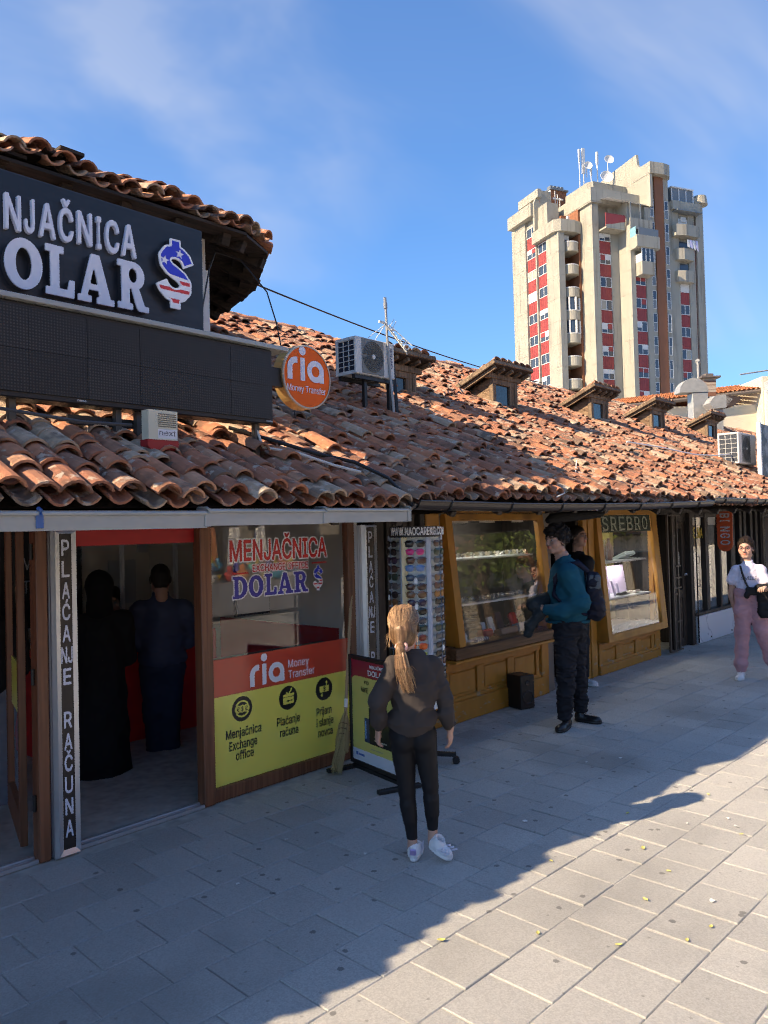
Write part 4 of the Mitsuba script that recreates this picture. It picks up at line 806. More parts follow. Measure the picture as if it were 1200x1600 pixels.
# round balconies in the recess
def arc_poly(ca, cb, ra, rb, n=14): return [(ca+ra*math.cos(t), cb+rb*math.sin(t)) for t in np.linspace(math.pi, 2*math.pi, n)]
tp('recess_wall', tbox((-2.4, -.02, 4.6, 5.0, 0, 38.2), (-1.1, -.02, 4.6, 5.0, 38.2, 40.4), (-.3, -.02, 2.3, 4.6, 0, 40.4)), M_terra)
for q in range(8):
    z = 35.05-2.8*q
    if z < 15: break
    outer = arc_poly(-1.2, 3.3, 1.17, 1.35); inner = arc_poly(-1.2, 3.3, 1.05, 1.22)[::-1]
    b = MB().poly(Polygon(outer+[(-.03, 4.5), (-2.37, 4.5)]), (0, 0, z), EX, EY, .14); k = tp('balcony', b, M_conc)
    tp('parapet', MB().poly(Polygon(outer+inner), (0, 0, z+.142), EX, EY, .95), M_conc, parent=k)
    tp('rail', MB().poly(Polygon([( -1.2+(u+1.2)*1.02, 3.3+(v-3.3)*1.02) for u, v in outer]+inner), (0, 0, z+1.095), EX, EY, .10), M_shut, parent=k)
    if q in (3, 4):
        for t in np.linspace(math.pi+.1, 2*math.pi-.1, 5):
            u, v = -1.2+1.1*math.cos(t), 3.3+1.27*math.sin(t); tp('glazing_post', MB().cyl((u, v, z+1.2), (u, v, z+2.75), .13, n=8), M_shut, parent=k)
        tp('glazing', MB().poly(Polygon(arc_poly(-1.2, 3.3, 1.05, 1.2)+arc_poly(-1.2, 3.3, 1.0, 1.15)[::-1]), (0, 0, z+1.2), EX, EY, 1.5), M_tpane, parent=k)
    else: tp('door', tbox((-2.0, -1.2, 4.52, 4.6, z+.15, z+2.2)), M_tpane if q % 2 else M_shut, parent=k)
# cornices and crown
def ring(ps, z0, z1): return MB().poly(Polygon(ps), (0, 0, z0), EX, EY, z1-z0)
tp('cornice', ring([(-3.75, 7.25), (-3.75, 2.6), (-3.1, 1.95), (-1.2, 1.80), (-.05, 2.1), (-.05, 4), (-2.9, 7.25)], 37.3, 38.75), M_conc)
tp('cornice', ring([(-3.9, 12.6), (-3.9, 7.1), (-2.9, 7.1), (-2.9, 12.6)], 41.0, 42.6), M_conc)
tp('roof_block', MB().poly(Polygon([(6.9, 38.8), (10.9, 40.0), (10.9, 44.3), (6.9, 44.25)]), (-2.8, 0, 0), EY, EZ, .35), M_conc)
tp('roof_block', MB().poly(Polygon([(-3.5, 42.6), (-2.6, 44.35), (-.9, 44.3), (-.9, 39), (-3.5, 39)]), (0, 7.25, 0), EX, EZ, .35), M_conc)
tp('roof_block', ring([(-3.25, 10.9), (-3.25, 6.4), (-2.7, 6.4), (-2.7, 10.9)], 43.2, 44.25), M_conc)
tp('red_panel', tbox((-2.75, -2.65, 6.9, 10.6, 42.6, 43.2)), M_tred_panel)
tp('parapet', ring([(-.35, 8.2), (-.35, -.35), (4.5, -.35), (9.0, -.3), (9.0, .0), (.0, .0), (.0, 8.2)], 40.45, 42.05), M_conc)
tp('flat_roof', ring([(-.3, 8.2), (-.3, -.3), (9.0, -.3), (16, -.3), (16, 12), (-.3, 12)], 40.3, 40.5), M_conc)
ch = tp('chimney_block', tbox((-.1, 2.3, 8, 9.2, 40, 45.2)), M_terra); tp('cap', tbox((-.3, 2.5, 7.8, 9.4, 45.2, 45.4)), M_slate, parent=ch); tp('pot', tbox(*[(.0+.55*q, .35+.55*q, 8.2, 9, 45.4, 45.9) for q in range(4)]), M_slate, parent=ch); tp('side', tbox((-.2, -.105, 8, 9.2, 41, 45.2)), M_shut, parent=ch)
tp('tank_house', MB().poly(Polygon([(1.4, 2.6), (1.9, 2.0), (7.45, 2.0), (7.45, 7), (1.4, 7)]), (0, 0, 40.5), EX, EY, 3.55), M_conc)
tp('stair_tower', MB().poly(Polygon([(9.0, 40), (9.0, 46.4), (6.2, 46.9), (.1, 47.3), (-.1, 45.9), (-.5, 45.4), (-2.2, 45.4), (-2.2, 40)]), (7.0, 0, 0), EY, EZ, .35), M_conc)
tp('stair_head', ring([(6.95, -2.35), (8.9, -2.5), (10.0, -2.3), (10.6, -1.6), (10.6, 1), (6.95, 1)], 44.0, 45.4), M_conc); tp('stair_body', tbox((7.3, 10.4, -1.5, 5, 40, 44.2)), M_conc)
tp('fin', tbox((9.0, 9.2, 1, 3.5, 45.4, 46.4)), M_conc)
# right hand balconies and penthouse
rb = tp('balcony', MB().poly(Polygon([(1.0, -1.3), (3.85, -1.3), (3.85, .4), (1.0, .4)]), (0, 0, 36.95), EX, EY, .2), M_conc); tp('parapet', tbox((.95, 3.9, -1.3, -1.2, 37.15, 38.75)), M_tred_panel, parent=rb); tp('stain', MB().poly(Polygon([(.95, 37.15), (3.9, 37.15), (3.9, 37.95), (2.9, 37.75), (2.0, 37.5), (.95, 37.35)]), (0, -1.305, 0), EX, EZ, .01), M_conc, parent=rb)
bb = tp('balcony', MB().poly(Polygon([(-1.3, 37.0), (-3.1, 35.8), (-3.1, 34.5), (-2.6, 34.35), (.2, 34.35), (.2, 37.0)]), (3.98, 0, 0), EY, EZ, .25), M_conc)
tp('parapet', tbox((4.23, 7.4, -3.1, -2.95, 34.5, 35.9), (4.0, 7.35, -2.0, -1.85, 37.0, 38.3)), M_conc, parent=bb); tp('floor', tbox((4.23, 7.4, -2.95, -1.6, 34.4, 34.6), (4.0, 7.35, -1.85, -1.0, 36.9, 37.05)), M_conc, parent=bb)
tp('glass_rail', tbox((4.3, 7.3, -3.0, -2.97, 35.9, 36.8)), M_slate, parent=bb); tp('blue_screen', tbox((3.97, 3.99, -2.9, -1.9, 35.8, 36.9)), plain(.18, .36, .46, .5), parent=bb)
for u in (4.1, 5.6): tp('post', tbox((u, u+.12, -1.95, -1.85, 38.3, 40.2)), M_slate, parent=bb)
tp('canopy', MB().add(A([[1.0, -1.9, 40.3], [7.2, -1.9, 40.1], [7.2, .5, 41.0], [1.0, .5, 41.0]]), [[0, 1, 2], [0, 2, 3]]), M_shut, parent=bb)
gb = tp('balcony', tbox((4.75, 6.6, -2.95, -1.5, 31.3, 31.45)), M_conc); tp('parapet', tbox((4.75, 6.6, -2.95, -2.85, 31.45, 32.85), (4.75, 4.85, -2.85, -1.5, 31.45, 32.85)), M_conc, parent=gb)
tp('glazing', tbox((4.8, 6.55, -2.9, -2.87, 32.9, 34.4)), M_tpane, parent=gb); tp('glazing_frame', tbox(*[(4.75+.6*q, 4.83+.6*q, -2.95, -2.85, 32.86, 34.5) for q in range(4)], (4.83, 6.55, -2.94, -2.86, 34.42, 34.52)), M_twin, parent=gb); tp('side_panel', tbox((4.74, 4.80, -2.85, -1.6, 32.86, 33.8)), M_shut, parent=gb)
ph = tp('penthouse', tbox((11.4, 14.8, -1.0, 2, 41.5, 43.4)), M_slate); tp('frame', tbox(*[(11.35+1.14*q, 11.47+1.14*q, -1.08, -.98, 41.6, 43.3) for q in range(4)], (11.3, 14.9, -1.15, 2, 43.4, 43.55)), M_twin, parent=ph)
tp('slab', tbox((10.9, 15.3, -1.7, -.2, 40.4, 41.5)), M_conc); tp('corner_drum', MB().cyl((16.3, -.6, 41.9), (16.3, -.6, 43.0), 1.0, .85, 16), M_conc); tp('slab', tbox((14.9, 16.4, -1.0, 1, 41.3, 42.6)), M_conc)
for (a0, a1, z, dd) in ((10.95, 14.6, 37.2, -2.3), (11.3, 13.95, 34.3, -2.05), (11.35, 14.0, 31.55, -2.05)):
    k = tp('balcony', MB().poly(Polygon([(a0, -1.0), (a0+.05, dd+.3), ((a0+a1)/2-.4, dd), (a1, dd+.15), (a1, -1.0)]), (0, 0, z-.15), EX, EY, .2), M_conc)
    tp('parapet', MB().poly(Polygon([(a0, -1.0), (a0+.05, dd+.3), ((a0+a1)/2-.4, dd), (a1, dd+.15), (a1, -1.0), (a1-.1, -1.0), (a1-.1, dd+.25), ((a0+a1)/2-.4, dd+.1), (a0+.15, dd+.4), (a0+.1, -1)]), (0, 0, z+.051), EX, EY, 1.2), M_conc, parent=k)
    tp('back', tbox((a0+.3, a1-.3, -1.06, -1.02, z+1.3, z+2.4)), M_tpane if z < 37 else M_shut, parent=k)
tp('canopy', tbox((11.2, 15.2, -2.2, -1.0, 40.15, 40.28)), M_slate)
cl = np.random.default_rng(2)
for q in range(4): tp('washing', MB().add(A([[12.5+.45*q, -2.2, 36.6], [12.9+.45*q, -2.2, 36.55], [12.92+.45*q, -2.25, 35.6-.15*q], [12.52+.45*q, -2.2, 35.7]]), [[0, 1, 2], [0, 2, 3]]), plain(.45, .45, .68, .9) if q % 2 else M_shut)
# aerials on the roof
for (u, v, z0, z1, r) in ((1.6, 4.2, 44, 49.0, .10), (2.2, 4.2, 44, 49.2, .22), (3.2, 4.0, 44, 47.4, .09), (4.2, 4.0, 44, 49.0, .13)):
    tp('aerial', MB().cyl((u, v, z0), (u, v, z1), r*.6 if r < .2 else .08, n=6).box((u-r, v-.1, z1-3.2 if r > .2 else z1-1.6), (u+r, v+.1, z1)), M_shut)
for (u, v, z, r) in ((2.7, 4.0, 46.9, .55), (7.0, 5.2, 48.9, .62), (4.1, 2.2, 44.9, .8)):
    tp('satellite_dish', MB().lathe([(.01, 0), (r*.6, .08), (r, .26), (r*1.02, .24), (r*.6, .04), (.01, -.04)], (u, v, z), 16, (-.3, -1, .25)).cyl((u, v+.2, z-1.3), (u, v+.2, z), .06, n=6), M_shut)
for q in range(3): tp('aerial', MB().cyl((-.2+.5*q, 7+.2*q, 42), (-.2+.5*q, 7+.2*q, 44.6-.3*q), .05, n=5).cyl((-.5+.5*q, 7, 43.6), (.1+.5*q, 7.2, 43.7), .12, n=6), M_shut)
for q, (u, v, z) in enumerate(((-2.1, 3.2, 36.6), (-.5, 4.2, 27.6), (12.6, -.9, 39.2), (-.6, 4.3, 39.6), (5.6, -1.9, 32.0))): tp('air_conditioner', tbox((u, u+.8, v-.3, v, z, z+.6)), M_shut)
for q in range(9):
    u = -2.0+.2*q
    if q % 3 == 0: tp('washing', tbox((u, u+.35, 2.2, 2.25, 35.6-2.8*(q//3)*2, 36.3-2.8*(q//3)*2)), plain(.5, .5, .55, .9))
# ---------------------------------------------------------------- things on the roofs
def cond(key, x0, x1, y0, y1, z0, z1, fan, word, legs, side_left=True):
    """air conditioner: front towards -y"""
    part(key, 'casing', MB().box((x0, y0, z0), (x1, y0+.03, z1), .008).box((x0+.028, y0+.03, z0), (x1, y1, z1), .006).box((x0, y0+.03, z1-.03), (x1, y1, z1), .004).box((x0, y0+.03, z0), (x0+.05, y1, z0+.03)).box((x0, y1-.03, z0), (x0+.03, y1, z1), .003), M_acc)
    g = MB(); nz = 6; ny = 3
    for q in range(nz+1): g.box((x0+.004, y0+.03, z0+.03+(z1-z0-.06)*q/nz-.003), (x0+.012, y1-.03, z0+.03+(z1-z0-.06)*q/nz+.003))
    for q in range(1, ny): g.box((x0+.005, y0+.03+(y1-y0-.06)*q/ny-.003, z0+.03), (x0+.013, y0+.03+(y1-y0-.06)*q/ny+.003, z1-.03))
    part(key, 'coil_guard', g, M_acc); part(key, 'coil', B((x0+.013, y0+.032, z0+.03), (x0+.027, y1-.032, z1-.03)), plain(.012, .02, .04, .5))
    cx, cz, r = fan
    gp = MB().box((cx-r*1.06, y0-.006, cz-r*1.16), (cx+r*1.06, y0-.0005, cz+r*1.16), .002); part(key, 'fan_panel', gp, M_acg)
    rg = MB()
    for q in range(1, 9): 
        t = np.linspace(0, 2*math.pi, 29); rr = r*q/8.4; rg.tube([(cx+rr*math.cos(a), y0-.011, cz+rr*1.05*math.sin(a)) for a in t], .0035, 4)
    for a in np.arange(0, math.pi*2, math.pi/10): rg.tube([(cx+.03*math.cos(a), y0-.012, cz+.03*math.sin(a)), (cx+r*math.cos(a+.5), y0-.012, cz+r*1.05*math.sin(a+.5))], .003, 4)
    part(key, 'fan_guard', rg, M_acd); part(key, 'hub', MB().cyl((cx, y0-.006, cz), (cx, y0-.018, cz), .022, n=14), M_acc)
    if word: part(key, 'lettering', MB().add(*letters(word, (x1-.035, y0-.002, z0+.10), EZ, -EX, .20, .038, .001, True)), plain(.10, .12, .2))
    for (x, y, zb) in legs: part(key, 'leg', B((x, y, zb), (x+.035, y+.035, z0-.001)), M_black)
M_acc = plain(.58, .58, .57, .45); M_acg = plain(.17, .18, .18, .5); M_acd = plain(.10, .105, .105, .5)
ac = thing('air_conditioner', 'grey air conditioner unit raised on two dark legs above the tiles', 'air conditioner')
cond(ac, 5.115, 5.655, 5.0, 5.27, 3.255, 3.605, (5.345, 3.432, .142), 'GREE', ((5.285, 5.06, roof_at(5.3, 5.07, .0)[2]), (5.60, 5.03, roof_at(5.6, 5.03, .0)[2])))
part(ac, 'tray', MB().box((5.12, 5.02, 3.215), (5.66, 5.06, 3.25)).box((5.12, 5.2, 3.215), (5.66, 5.24, 3.25)), M_black)
ms = thing('aerial_mast', 'slim grey mast with a pale television aerial beside the raised air conditioner', 'aerial')
part(ms, 'mast', MB().tube([(5.605, 4.97, roof_at(5.6, 4.97, .05)[2]), (5.575, 4.985, 3.25), (5.545, 4.99, 3.66), (5.535, 4.99, 3.94)], .0125, 8).cyl((5.533, 4.99, 3.93), (5.53, 4.99, 3.985), .019, n=10).cyl((5.53, 4.99, 3.985), (5.527, 4.99, 4.03), .015, n=10).cyl((5.512, 4.99, 4.032), (5.545, 4.99, 4.036), .006, n=6), plain(.33, .34, .35, .4, .5))
ya = MB().tube([(5.50, 4.97, 3.775), (5.64, 4.83, 3.50)], .009, 6).tube([(5.53, 4.95, 3.765), (5.69, 4.80, 3.56)], .006, 5)
for t in np.linspace(.12, .95, 8): c = A([5.50, 4.97, 3.775])*(1-t)+A([5.64, 4.83, 3.50])*t; ya.tube([c-A([.045, .02, -.03]), c+A([.045, .02, -.03])], .0055, 5)
for c in ((5.62, 4.85, 3.60), (5.645, 4.83, 3.545)): ya.tube([(c[0]+.035*math.cos(a), c[1], c[2]+.022*math.sin(a)) for a in np.linspace(0, 6.28, 13)], .006, 5)
for s in (-1, 1): ya.tube([(5.50, 4.97, 3.765), (5.36+.05*s, 5.02, 3.615)], .004, 5)
ya.box((5.40, 4.95, 3.765), (5.50, 4.97, 3.785)).box((5.545, 4.95, 3.72), (5.62, 4.97, 3.735)).tube([(5.56, 4.96, 3.76), (5.62, 4.96, 3.84)], .0035, 5).tube([(5.585, 4.96, 3.73), (5.65, 4.96, 3.82)], .0035, 5)
part(ms, 'television_aerial', ya, plain(.66, .68, .66, .5))
cb = MB()
for q in range(3): cb.tube([(5.66+.015*q, 5.05, 3.52), (5.675+.012*q, 5.03, 3.25), (5.66+.012*q, 5.0, 3.0), (5.655+.015*q, 4.98, roof_at(5.65, 4.98, .1)[2])], .008, 5)
solo('cable_bundle', 'black cables running down beside the raised air conditioner', 'cable', cb, M_black)
ac2 = thing('air_conditioner', 'white air conditioner at the right edge with its grilled side facing left', 'air conditioner')
cond(ac2, 13.83, 14.72, 4.45, 4.80, 2.77, 3.31, (14.2, 3.04, .20), '', ((13.95, 4.6, roof_at(13.95, 4.6, .05)[2]), (14.5, 4.6, roof_at(14.5, 4.6, .05)[2])))
part(ac2, 'bracket', MB().beam((13.5, 4.55, 2.98), (13.5, 4.55, 2.70), .035, .035).beam((13.5, 4.55, 2.71), (14.2, 4.55, 2.74), .035, .03), M_white)
solo('board', 'dark mottled board with a pale edge standing at the right end of the roof', 'board', MB().box((14.2, 4.20, 2.35), (16.2, 4.24, 3.45)), mat('mottled_board', proc(lambda p, n, uv: mix((.05, .05, .055), (.22, .23, .24), smoothstep(.4, .7, fbm(p.x*6, p.y, p.z*6, 4)))), .5))
solo('board_edge', 'pale upright strip along the edge of the mottled board', 'strip', B((14.13, 4.19, 2.30), (14.195, 4.25, 3.47)), M_white)
def sag(p0, p1, s, n=24): t = np.linspace(0, 1, n)[:, None]; return A(p0)*(1-t)+A(p1)*t-EZ*s*4*t*(1-t)
solo('overhead_cable', 'thin black cable sagging from the upper eave across to the roof ridge', 'cable', MB().tube(sag((4.55, 5.80, 4.16), (13.4, 8.0, 4.62), .10, 30), .009, 5), M_black)
solo('roof_cable', 'white cable lying along the tiles towards the white air conditioner', 'cable', MB().tube([roof_at(x, y, .19)+EZ*dz for x, y, dz in ((10.4, 4.95, 0), (11.4, 4.86, .01), (12.4, 4.78, -.01), (13.2, 4.75, .02), (13.8, 4.7, .10))], .012, 6), M_white)
solo('roof_cable', 'pale wire slanting from the tiles down to the brown gutter', 'cable', MB().tube([roof_at(7.4, 4.1, .18), (6.6, 3.62, 2.14), (5.9, 3.40, 2.04)], .006, 5), plain(.6, .6, .58))
solo('roof_cable', 'thick black cable trailing over the front tiles to the end of the grey gutter', 'cable', MB().tube([roof_at(x, y, o) for x, y, o in ((3.1, 4.3, .17), (3.35, 4.05, .19), (3.55, 3.95, .18), (3.80, 3.83, .19), (3.95, 3.66, .17), (4.02, 3.52, .10))]+[A([4.05, 3.45, 1.95])], .013, 7), M_black)
solo('roof_cable', 'pale cable on the tiles under the right end of the black display', 'cable', MB().tube([(3.21, 4.08, 2.50), (3.22, 4.02, 2.36), roof_at(3.4, 3.95, .17), roof_at(3.6, 3.82, .16), roof_at(3.75, 3.72, .17)], .010, 6), plain(.55, .53, .5))
solo('roof_cable', 'dark cable across the tiles below the left end of the black display', 'cable', MB().tube([roof_at(x, y, .20) for x, y in ((1.3, 4.2), (1.6, 4.12), (1.95, 4.05), (2.25, 4.07))], .010, 6), plain(.06, .06, .065))
solo('wall_cable', 'thin black cable hanging at the white corner under the upper eave', 'cable', MB().tube([(3.66, 5.12, 4.05), (3.60, 5.12, 3.9), (3.54, 5.13, 3.6), (3.50, 5.13, 3.3)], .007, 5).tube([(3.66, 5.12, 4.05), (3.85, 5.05, 4.02), (4.0, 4.9, 3.75), (4.05, 4.85, 3.5), roof_at(4.1, 4.75, .15)], .006, 5), M_black)
# brick chimney, ventilation ducts and the houses behind
def cam_frame(px, t): return None
rr, ff = A([math.sin(.7425702), -math.cos(.7425702), 0]), A([math.cos(.7425702), math.sin(.7425702), 0])
def lt(lat, t, z): return rr*lat+ff*t+EZ*z
M_cream = mat('cream_render', proc(lambda p, n, uv: mix((.52, .47, .37), (.62, .57, .46), fbm(p.x, p.y, p.z, 3))), .85)
hs = thing('white_house', 'cream and white house with a low orange tiled roof at the far right', 'house')
FR = np.stack([rr, ff, EZ], 1)
def hp(name, mb, m, parent=hs, **kw): return part(parent, name, mb.move(FR), m, **kw)
hp('wall', MB().box((8.0, 31.9, 0), (16.0, 40, 6.55)).box((15.45, 31.3, 0), (22, 40, 7.6)), M_cream)
hp('gable', MB().poly(Polygon([(15.5, 3), (22, 3), (22, 9.4), (18.7, 8.9), (15.5, 7.35)]), (0, 31.6, 0), EX, EZ, .3), M_plaster)
hp('gutter', MB().tube([(9.0, 31.5, 6.48), (15.5, 31.5, 7.05)], .09, 8), plain(.16, .13, .11)); hp('downpipe', MB().tube([(15.55, 31.2, 7.0), (15.55, 31.2, 3)], .10, 8), plain(.5, .5, .48))
rw = MB(); n = 16
for i in range(40):                                                  # interlocking roof tiles in rows
    x0 = 8.2+i*.19
    for k in range(11):
        za, zb = 6.55+(x0-9)*.088, 7.1+(x0-9)*.088; a = k/11; b = (k+1)/11+.01
        z0, z1, y0, y1 = za+(zb-za)*a+.035, za+(zb-za)*b, 31.4+2.6*a, 31.4+2.6*b
        rw.add([(x0, y0, z0), (x0+.09, y0, z0+.06), (x0+.185, y0, z0), (x0+.185, y1, z1), (x0+.09, y1, z1+.06), (x0, y1, z1)], [[0, 1, 4, 5], [1, 2, 3, 4]], uv=(wr.uniform(0, .6), wr.random()))
hp('roof_tiles', rw, mat('orange_roof_tile', proc(lambda p, n, uv: mix((.40, .15, .06), (.28, .10, .05), uv.x)*(.8+.4*fbm(p.x*3, p.y*3, p.z*3, 2))), .8), kind='stuff')
hp('roof_back', MB().quad((8, 34, 7.02), (16, 34, 7.72), (16, 38, 6.6), (8, 38, 6.3)), M_tile)
hp('roof_beam', MB().beam((16.6, 31.2, 7.0), (22, 31.2, 9.4), .2, .25), plain(.10, .035, .03))
chm = thing('brick_chimney', 'small weathered brick chimney with a slab cap in front of the orange roof', 'chimney')
hp('stack', MB().box((11.2, 26.8, 4.5), (11.62, 27.2, 6.75)), mat('old_brick', proc(lambda p, n, uv: mix((.16, .075, .05), (.36, .30, .25), smoothstep(.40, .60, fbm(p.x*6+p.y*6, p.z*14, 0, 3)))), .9), parent=chm)
hp('cap', MB().box((11.08, 26.7, 6.75), (11.76, 27.3, 6.82), .01).box((11.25, 26.8, 6.82), (11.55, 27.2, 6.92), .02), plain(.12, .10, .09), parent=chm)
hp('flue_pipe', MB().cyl((11.1, 27, 6.4), (11.1, 27, 7.35), .045, n=8).cyl((11.06, 27, 7.35), (11.14, 27, 7.4), .09, n=8), plain(.3, .3, .3), parent=chm)
du = thing('ventilation_duct', 'galvanised ventilation duct with a round elbow hood above the far tiles', 'duct')
hp('hood', MB().poly(Polygon([(8.26, 5.37)]+[(8.66+.40*math.cos(a), 5.37+.40*math.sin(a)) for a in np.linspace(math.pi, 0, 16)]+[(9.06, 5.37)]), (0, 21.8, 0), EX, EZ, .42, .0), M_zinc, parent=du)
hp('shaft', MB().box((8.62, 21.4, 4.2), (9.05, 21.78, 5.365), .01), M_zinc, parent=du); hp('flange', MB().box((9.1, 21.4, 4.3), (9.35, 21.8, 5.25)), M_zinc, parent=du)
d2 = thing('ventilation_duct', 'short galvanised duct with a slanting cut end to the right of the round hood', 'duct')
hp('hood', MB().poly(Polygon([(8.72, 4.93), (8.86, 5.12), (9.15, 5.15), (9.34, 5.02), (9.15, 4.80), (8.82, 4.78)]), (0, 21.0, 0), EX, EZ, .45), M_zinc, parent=d2); hp('shaft', MB().box((8.88, 20.65, 4.0), (9.12, 20.95, 4.79), .01), M_zinc, parent=d2); hp('mouth', MB().poly(Polygon([(9.17, 5.14), (9.60, 5.04), (9.36, 4.84), (9.17, 4.82)]), (0, 20.95, 0), EX, EZ, .4), plain(.05, .035, .03), parent=d2)
solo('far_aerial', 'grey rod aerial jutting in at the right edge of the sky', 'aerial', MB().tube([lt(13.95, 30, 7.45), lt(15.3, 30, 7.62)], .03, 6).tube([lt(15.3, 30, 7.62), lt(15.4, 30, 5)], .04, 6), plain(.25, .25, .27))
# ---------------------------------------------------------------- sunglasses stand
ss = thing('sunglasses_stand', 'tall rotating stand of sunglasses with a black name board beside the ochre window', 'stand')
SC = A([4.56, 3.87, 0]); sd0 = unit([-.763, -.646, 0])
part(ss, 'base', MB().cyl(SC+EZ*.05, SC+EZ*.09, .07, n=16).cyl(SC+EZ*.06, SC+EZ*1.75, .03, n=12), M_black)
for q in range(5):
    a = q*2*math.pi/5+.35; d = A([math.cos(a), math.sin(a), 0]); w = SC+d*.27
    k = part(ss, 'foot', MB().beam(SC+EZ*.085, w+EZ*.07, .035, .03), M_black); part(k, 'castor', MB().cyl(w+EZ*.028-np.cross(d, EZ)*.022, w+EZ*.028+np.cross(d, EZ)*.022, .028, n=14), M_black)
NF = 6; AP = .165; HW = AP*math.tan(math.pi/NF)
rg_ = np.random.default_rng(4)
M_panel = plain(.62, .66, .62, .35); M_rail = plain(.40, .44, .52, .4); M_gold = mat('gold_strip', proc(lambda p, n, uv: mix((.42, .33, .12), (.72, .66, .48), fbm(p.x*40, p.y*40, p.z*9, 3))), .35, .3)
cols = []
for q in range(NF):
    a = q*2*math.pi/NF; n = rotz(a)@sd0; u = np.cross(EZ, n)           # u: to the right when facing the panel from outside
    part(ss, 'panel', MB().obox(SC+n*(AP-.004)+EZ*1.09, [u, n, EZ], [HW*.97, .004, .65]), M_panel)
    for s in (-1, 1): part(ss, 'rail', MB().obox(SC+n*(AP+.005)+u*s*HW*.96+EZ*1.09, [u, n, EZ], [.013, .013, .66], .003), M_rail if s > 0 or q not in (0, 1) else M_gold if q == 0 else M_rail)
    cols.append((n, u))
part(ss, 'gold_rail', MB().obox(SC+cols[0][0]*(AP+.012)-cols[0][1]*HW*.80+EZ*1.09, [cols[0][1], cols[0][0], EZ], [.017, .006, .66]), M_gold)
part(ss, 'cap', MB().cyl(SC+EZ*1.745, SC+EZ*1.765, .20, n=24), M_black)
# curved name board on top
t = np.linspace(-.95, .95, 15); R_ = .235; bd = MB(); v = []
for a in t:
    d = rotz(a)@sd0; v += [SC+d*R_+EZ*1.735, SC+d*R_+EZ*1.815, SC+d*(R_-.012)+EZ*1.815, SC+d*(R_-.012)+EZ*1.735]
f = [[4*i+j, 4*i+(j+1) % 4, 4*i+4+(j+1) % 4, 4*i+4+j] for i in range(14) for j in range(4)]
part(ss, 'name_board', bd.add(v, f), M_black)
tv, tf = letters('WWW.NAOCAREKG.COM', (0, 0, 0), (1, 0, 0), (0, 1, 0), .47, .056, .003, True); tv = tv-A([.20, 0, 0])
ang = -tv[:, 0]/R_; dirs = np.stack([np.cos(ang)*sd0[0]+np.sin(ang)*sd0[1]*1, -np.sin(ang)*sd0[0]+np.cos(ang)*sd0[1], 0*ang], 1)
part(ss, 'lettering', (SC+dirs*(R_+.001+tv[:, 2:3])+EZ*(1.752+tv[:, 1:2]), tf), M_white)
LENS = [('smoky black', (.012, .012, .014)), ('bright pink', (.62, .03, .20)), ('brown', (.10, .045, .03)), ('pale blue', (.12, .22, .45)), ('blue grey', (.05, .08, .13)), ('dark brown', (.06, .03, .022)), ('tortoiseshell', (.16, .08, .035)), ('violet black', (.03, .018, .045)), ('black', (.01, .01, .01)), ('smoky grey', (.06, .06, .07)), ('dark green', (.02, .045, .03)), ('rust red', (.20, .04, .02)), ('orange', (.65, .10, .01)), ('lime yellow', (.50, .55, .04)), ('black framed', (.01, .01, .01)), ('amber', (.30, .12, .02)), ('navy', (.012, .02, .06)), ('grey', (.09, .09, .09))]
lens_m = {n: mat('lens_'+n.replace(' ', '_'), c, .08, spec=.6) for n, c in LENS}
NTH = ['first', 'second', 'third', 'fourth', 'fifth', 'sixth', 'seventh', 'eighth', 'ninth', 'tenth', 'eleventh', 'twelfth', 'thirteenth', 'fourteenth', 'fifteenth', 'sixteenth', 'seventeenth', 'eighteenth']
def glasses(c, u, n, w=.128, sq=.6, up=EZ):
    m = MB()
    for s in (-1, 1):
        th = np.linspace(0, 2*math.pi, 15)[:-1]; e = 2/(2+2*sq)
        px = np.sign(np.cos(th))*np.abs(np.cos(th))**e*w*.205; pz = np.sign(np.sin(th))*np.abs(np.sin(th))**e*w*.165
        ctr = c+u*s*w*.265
        ring = [ctr+u*x+up*z-n*(.004+.35*(x+s*w*.265)**2/w) for x, z in zip(px, pz)]; k = len(ring)
        inner = [ctr-n*.0+n*.0035]
        back = [p-n*.005 for p in ring]
        m.add(ring+inner+back, [[i, (i+1) % k, k] for i in range(k)]+[[(i+1) % k, i, k+1+i] for i in range(k)]+[[(i+1) % k, k+1+i, k+1+(i+1) % k] for i in range(k)])
        m.tube([ctr+u*s*w*.2+up*w*.07-n*.01, ctr+u*s*w*.235+up*w*.07-n*.03, ctr+u*s*w*.20+up*w*.06-n*.10], .0028, 5)
    m.tube([c-u*w*.07+up*.006, c+up*.011+n*.002, c+u*w*.07+up*.006], .0026, 5)
    return m
for q, side in ((0, 'front'), (1, 'right'), (5, 'left')):
    n, u = cols[q]
    for k in range(18):
        nm = LENS[k][0] if q == 0 else ['smoky black','brown','black','dark brown','grey','tortoiseshell','black framed','smoky grey','dark green'][(k*5+q*3) % 9] if (k+q) % 7 else LENS[(k*5+q*3) % 18][0]
        z = 1.690-.0635*k; c = SC+n*(AP+.055)+EZ*(z+rg_.normal()*.003)+u*rg_.normal()*.003
        solo('sunglasses', f'{nm} sunglasses, {NTH[k]} from the top of the {side} column of the rotating stand', 'sunglasses', glasses(c, u, unit(n+EZ*rg_.normal()*.06), .152+rg_.normal()*.007, rg_.uniform(.1, 1.0)), lens_m[nm], group='sunglasses on the rotating stand', smooth=40)
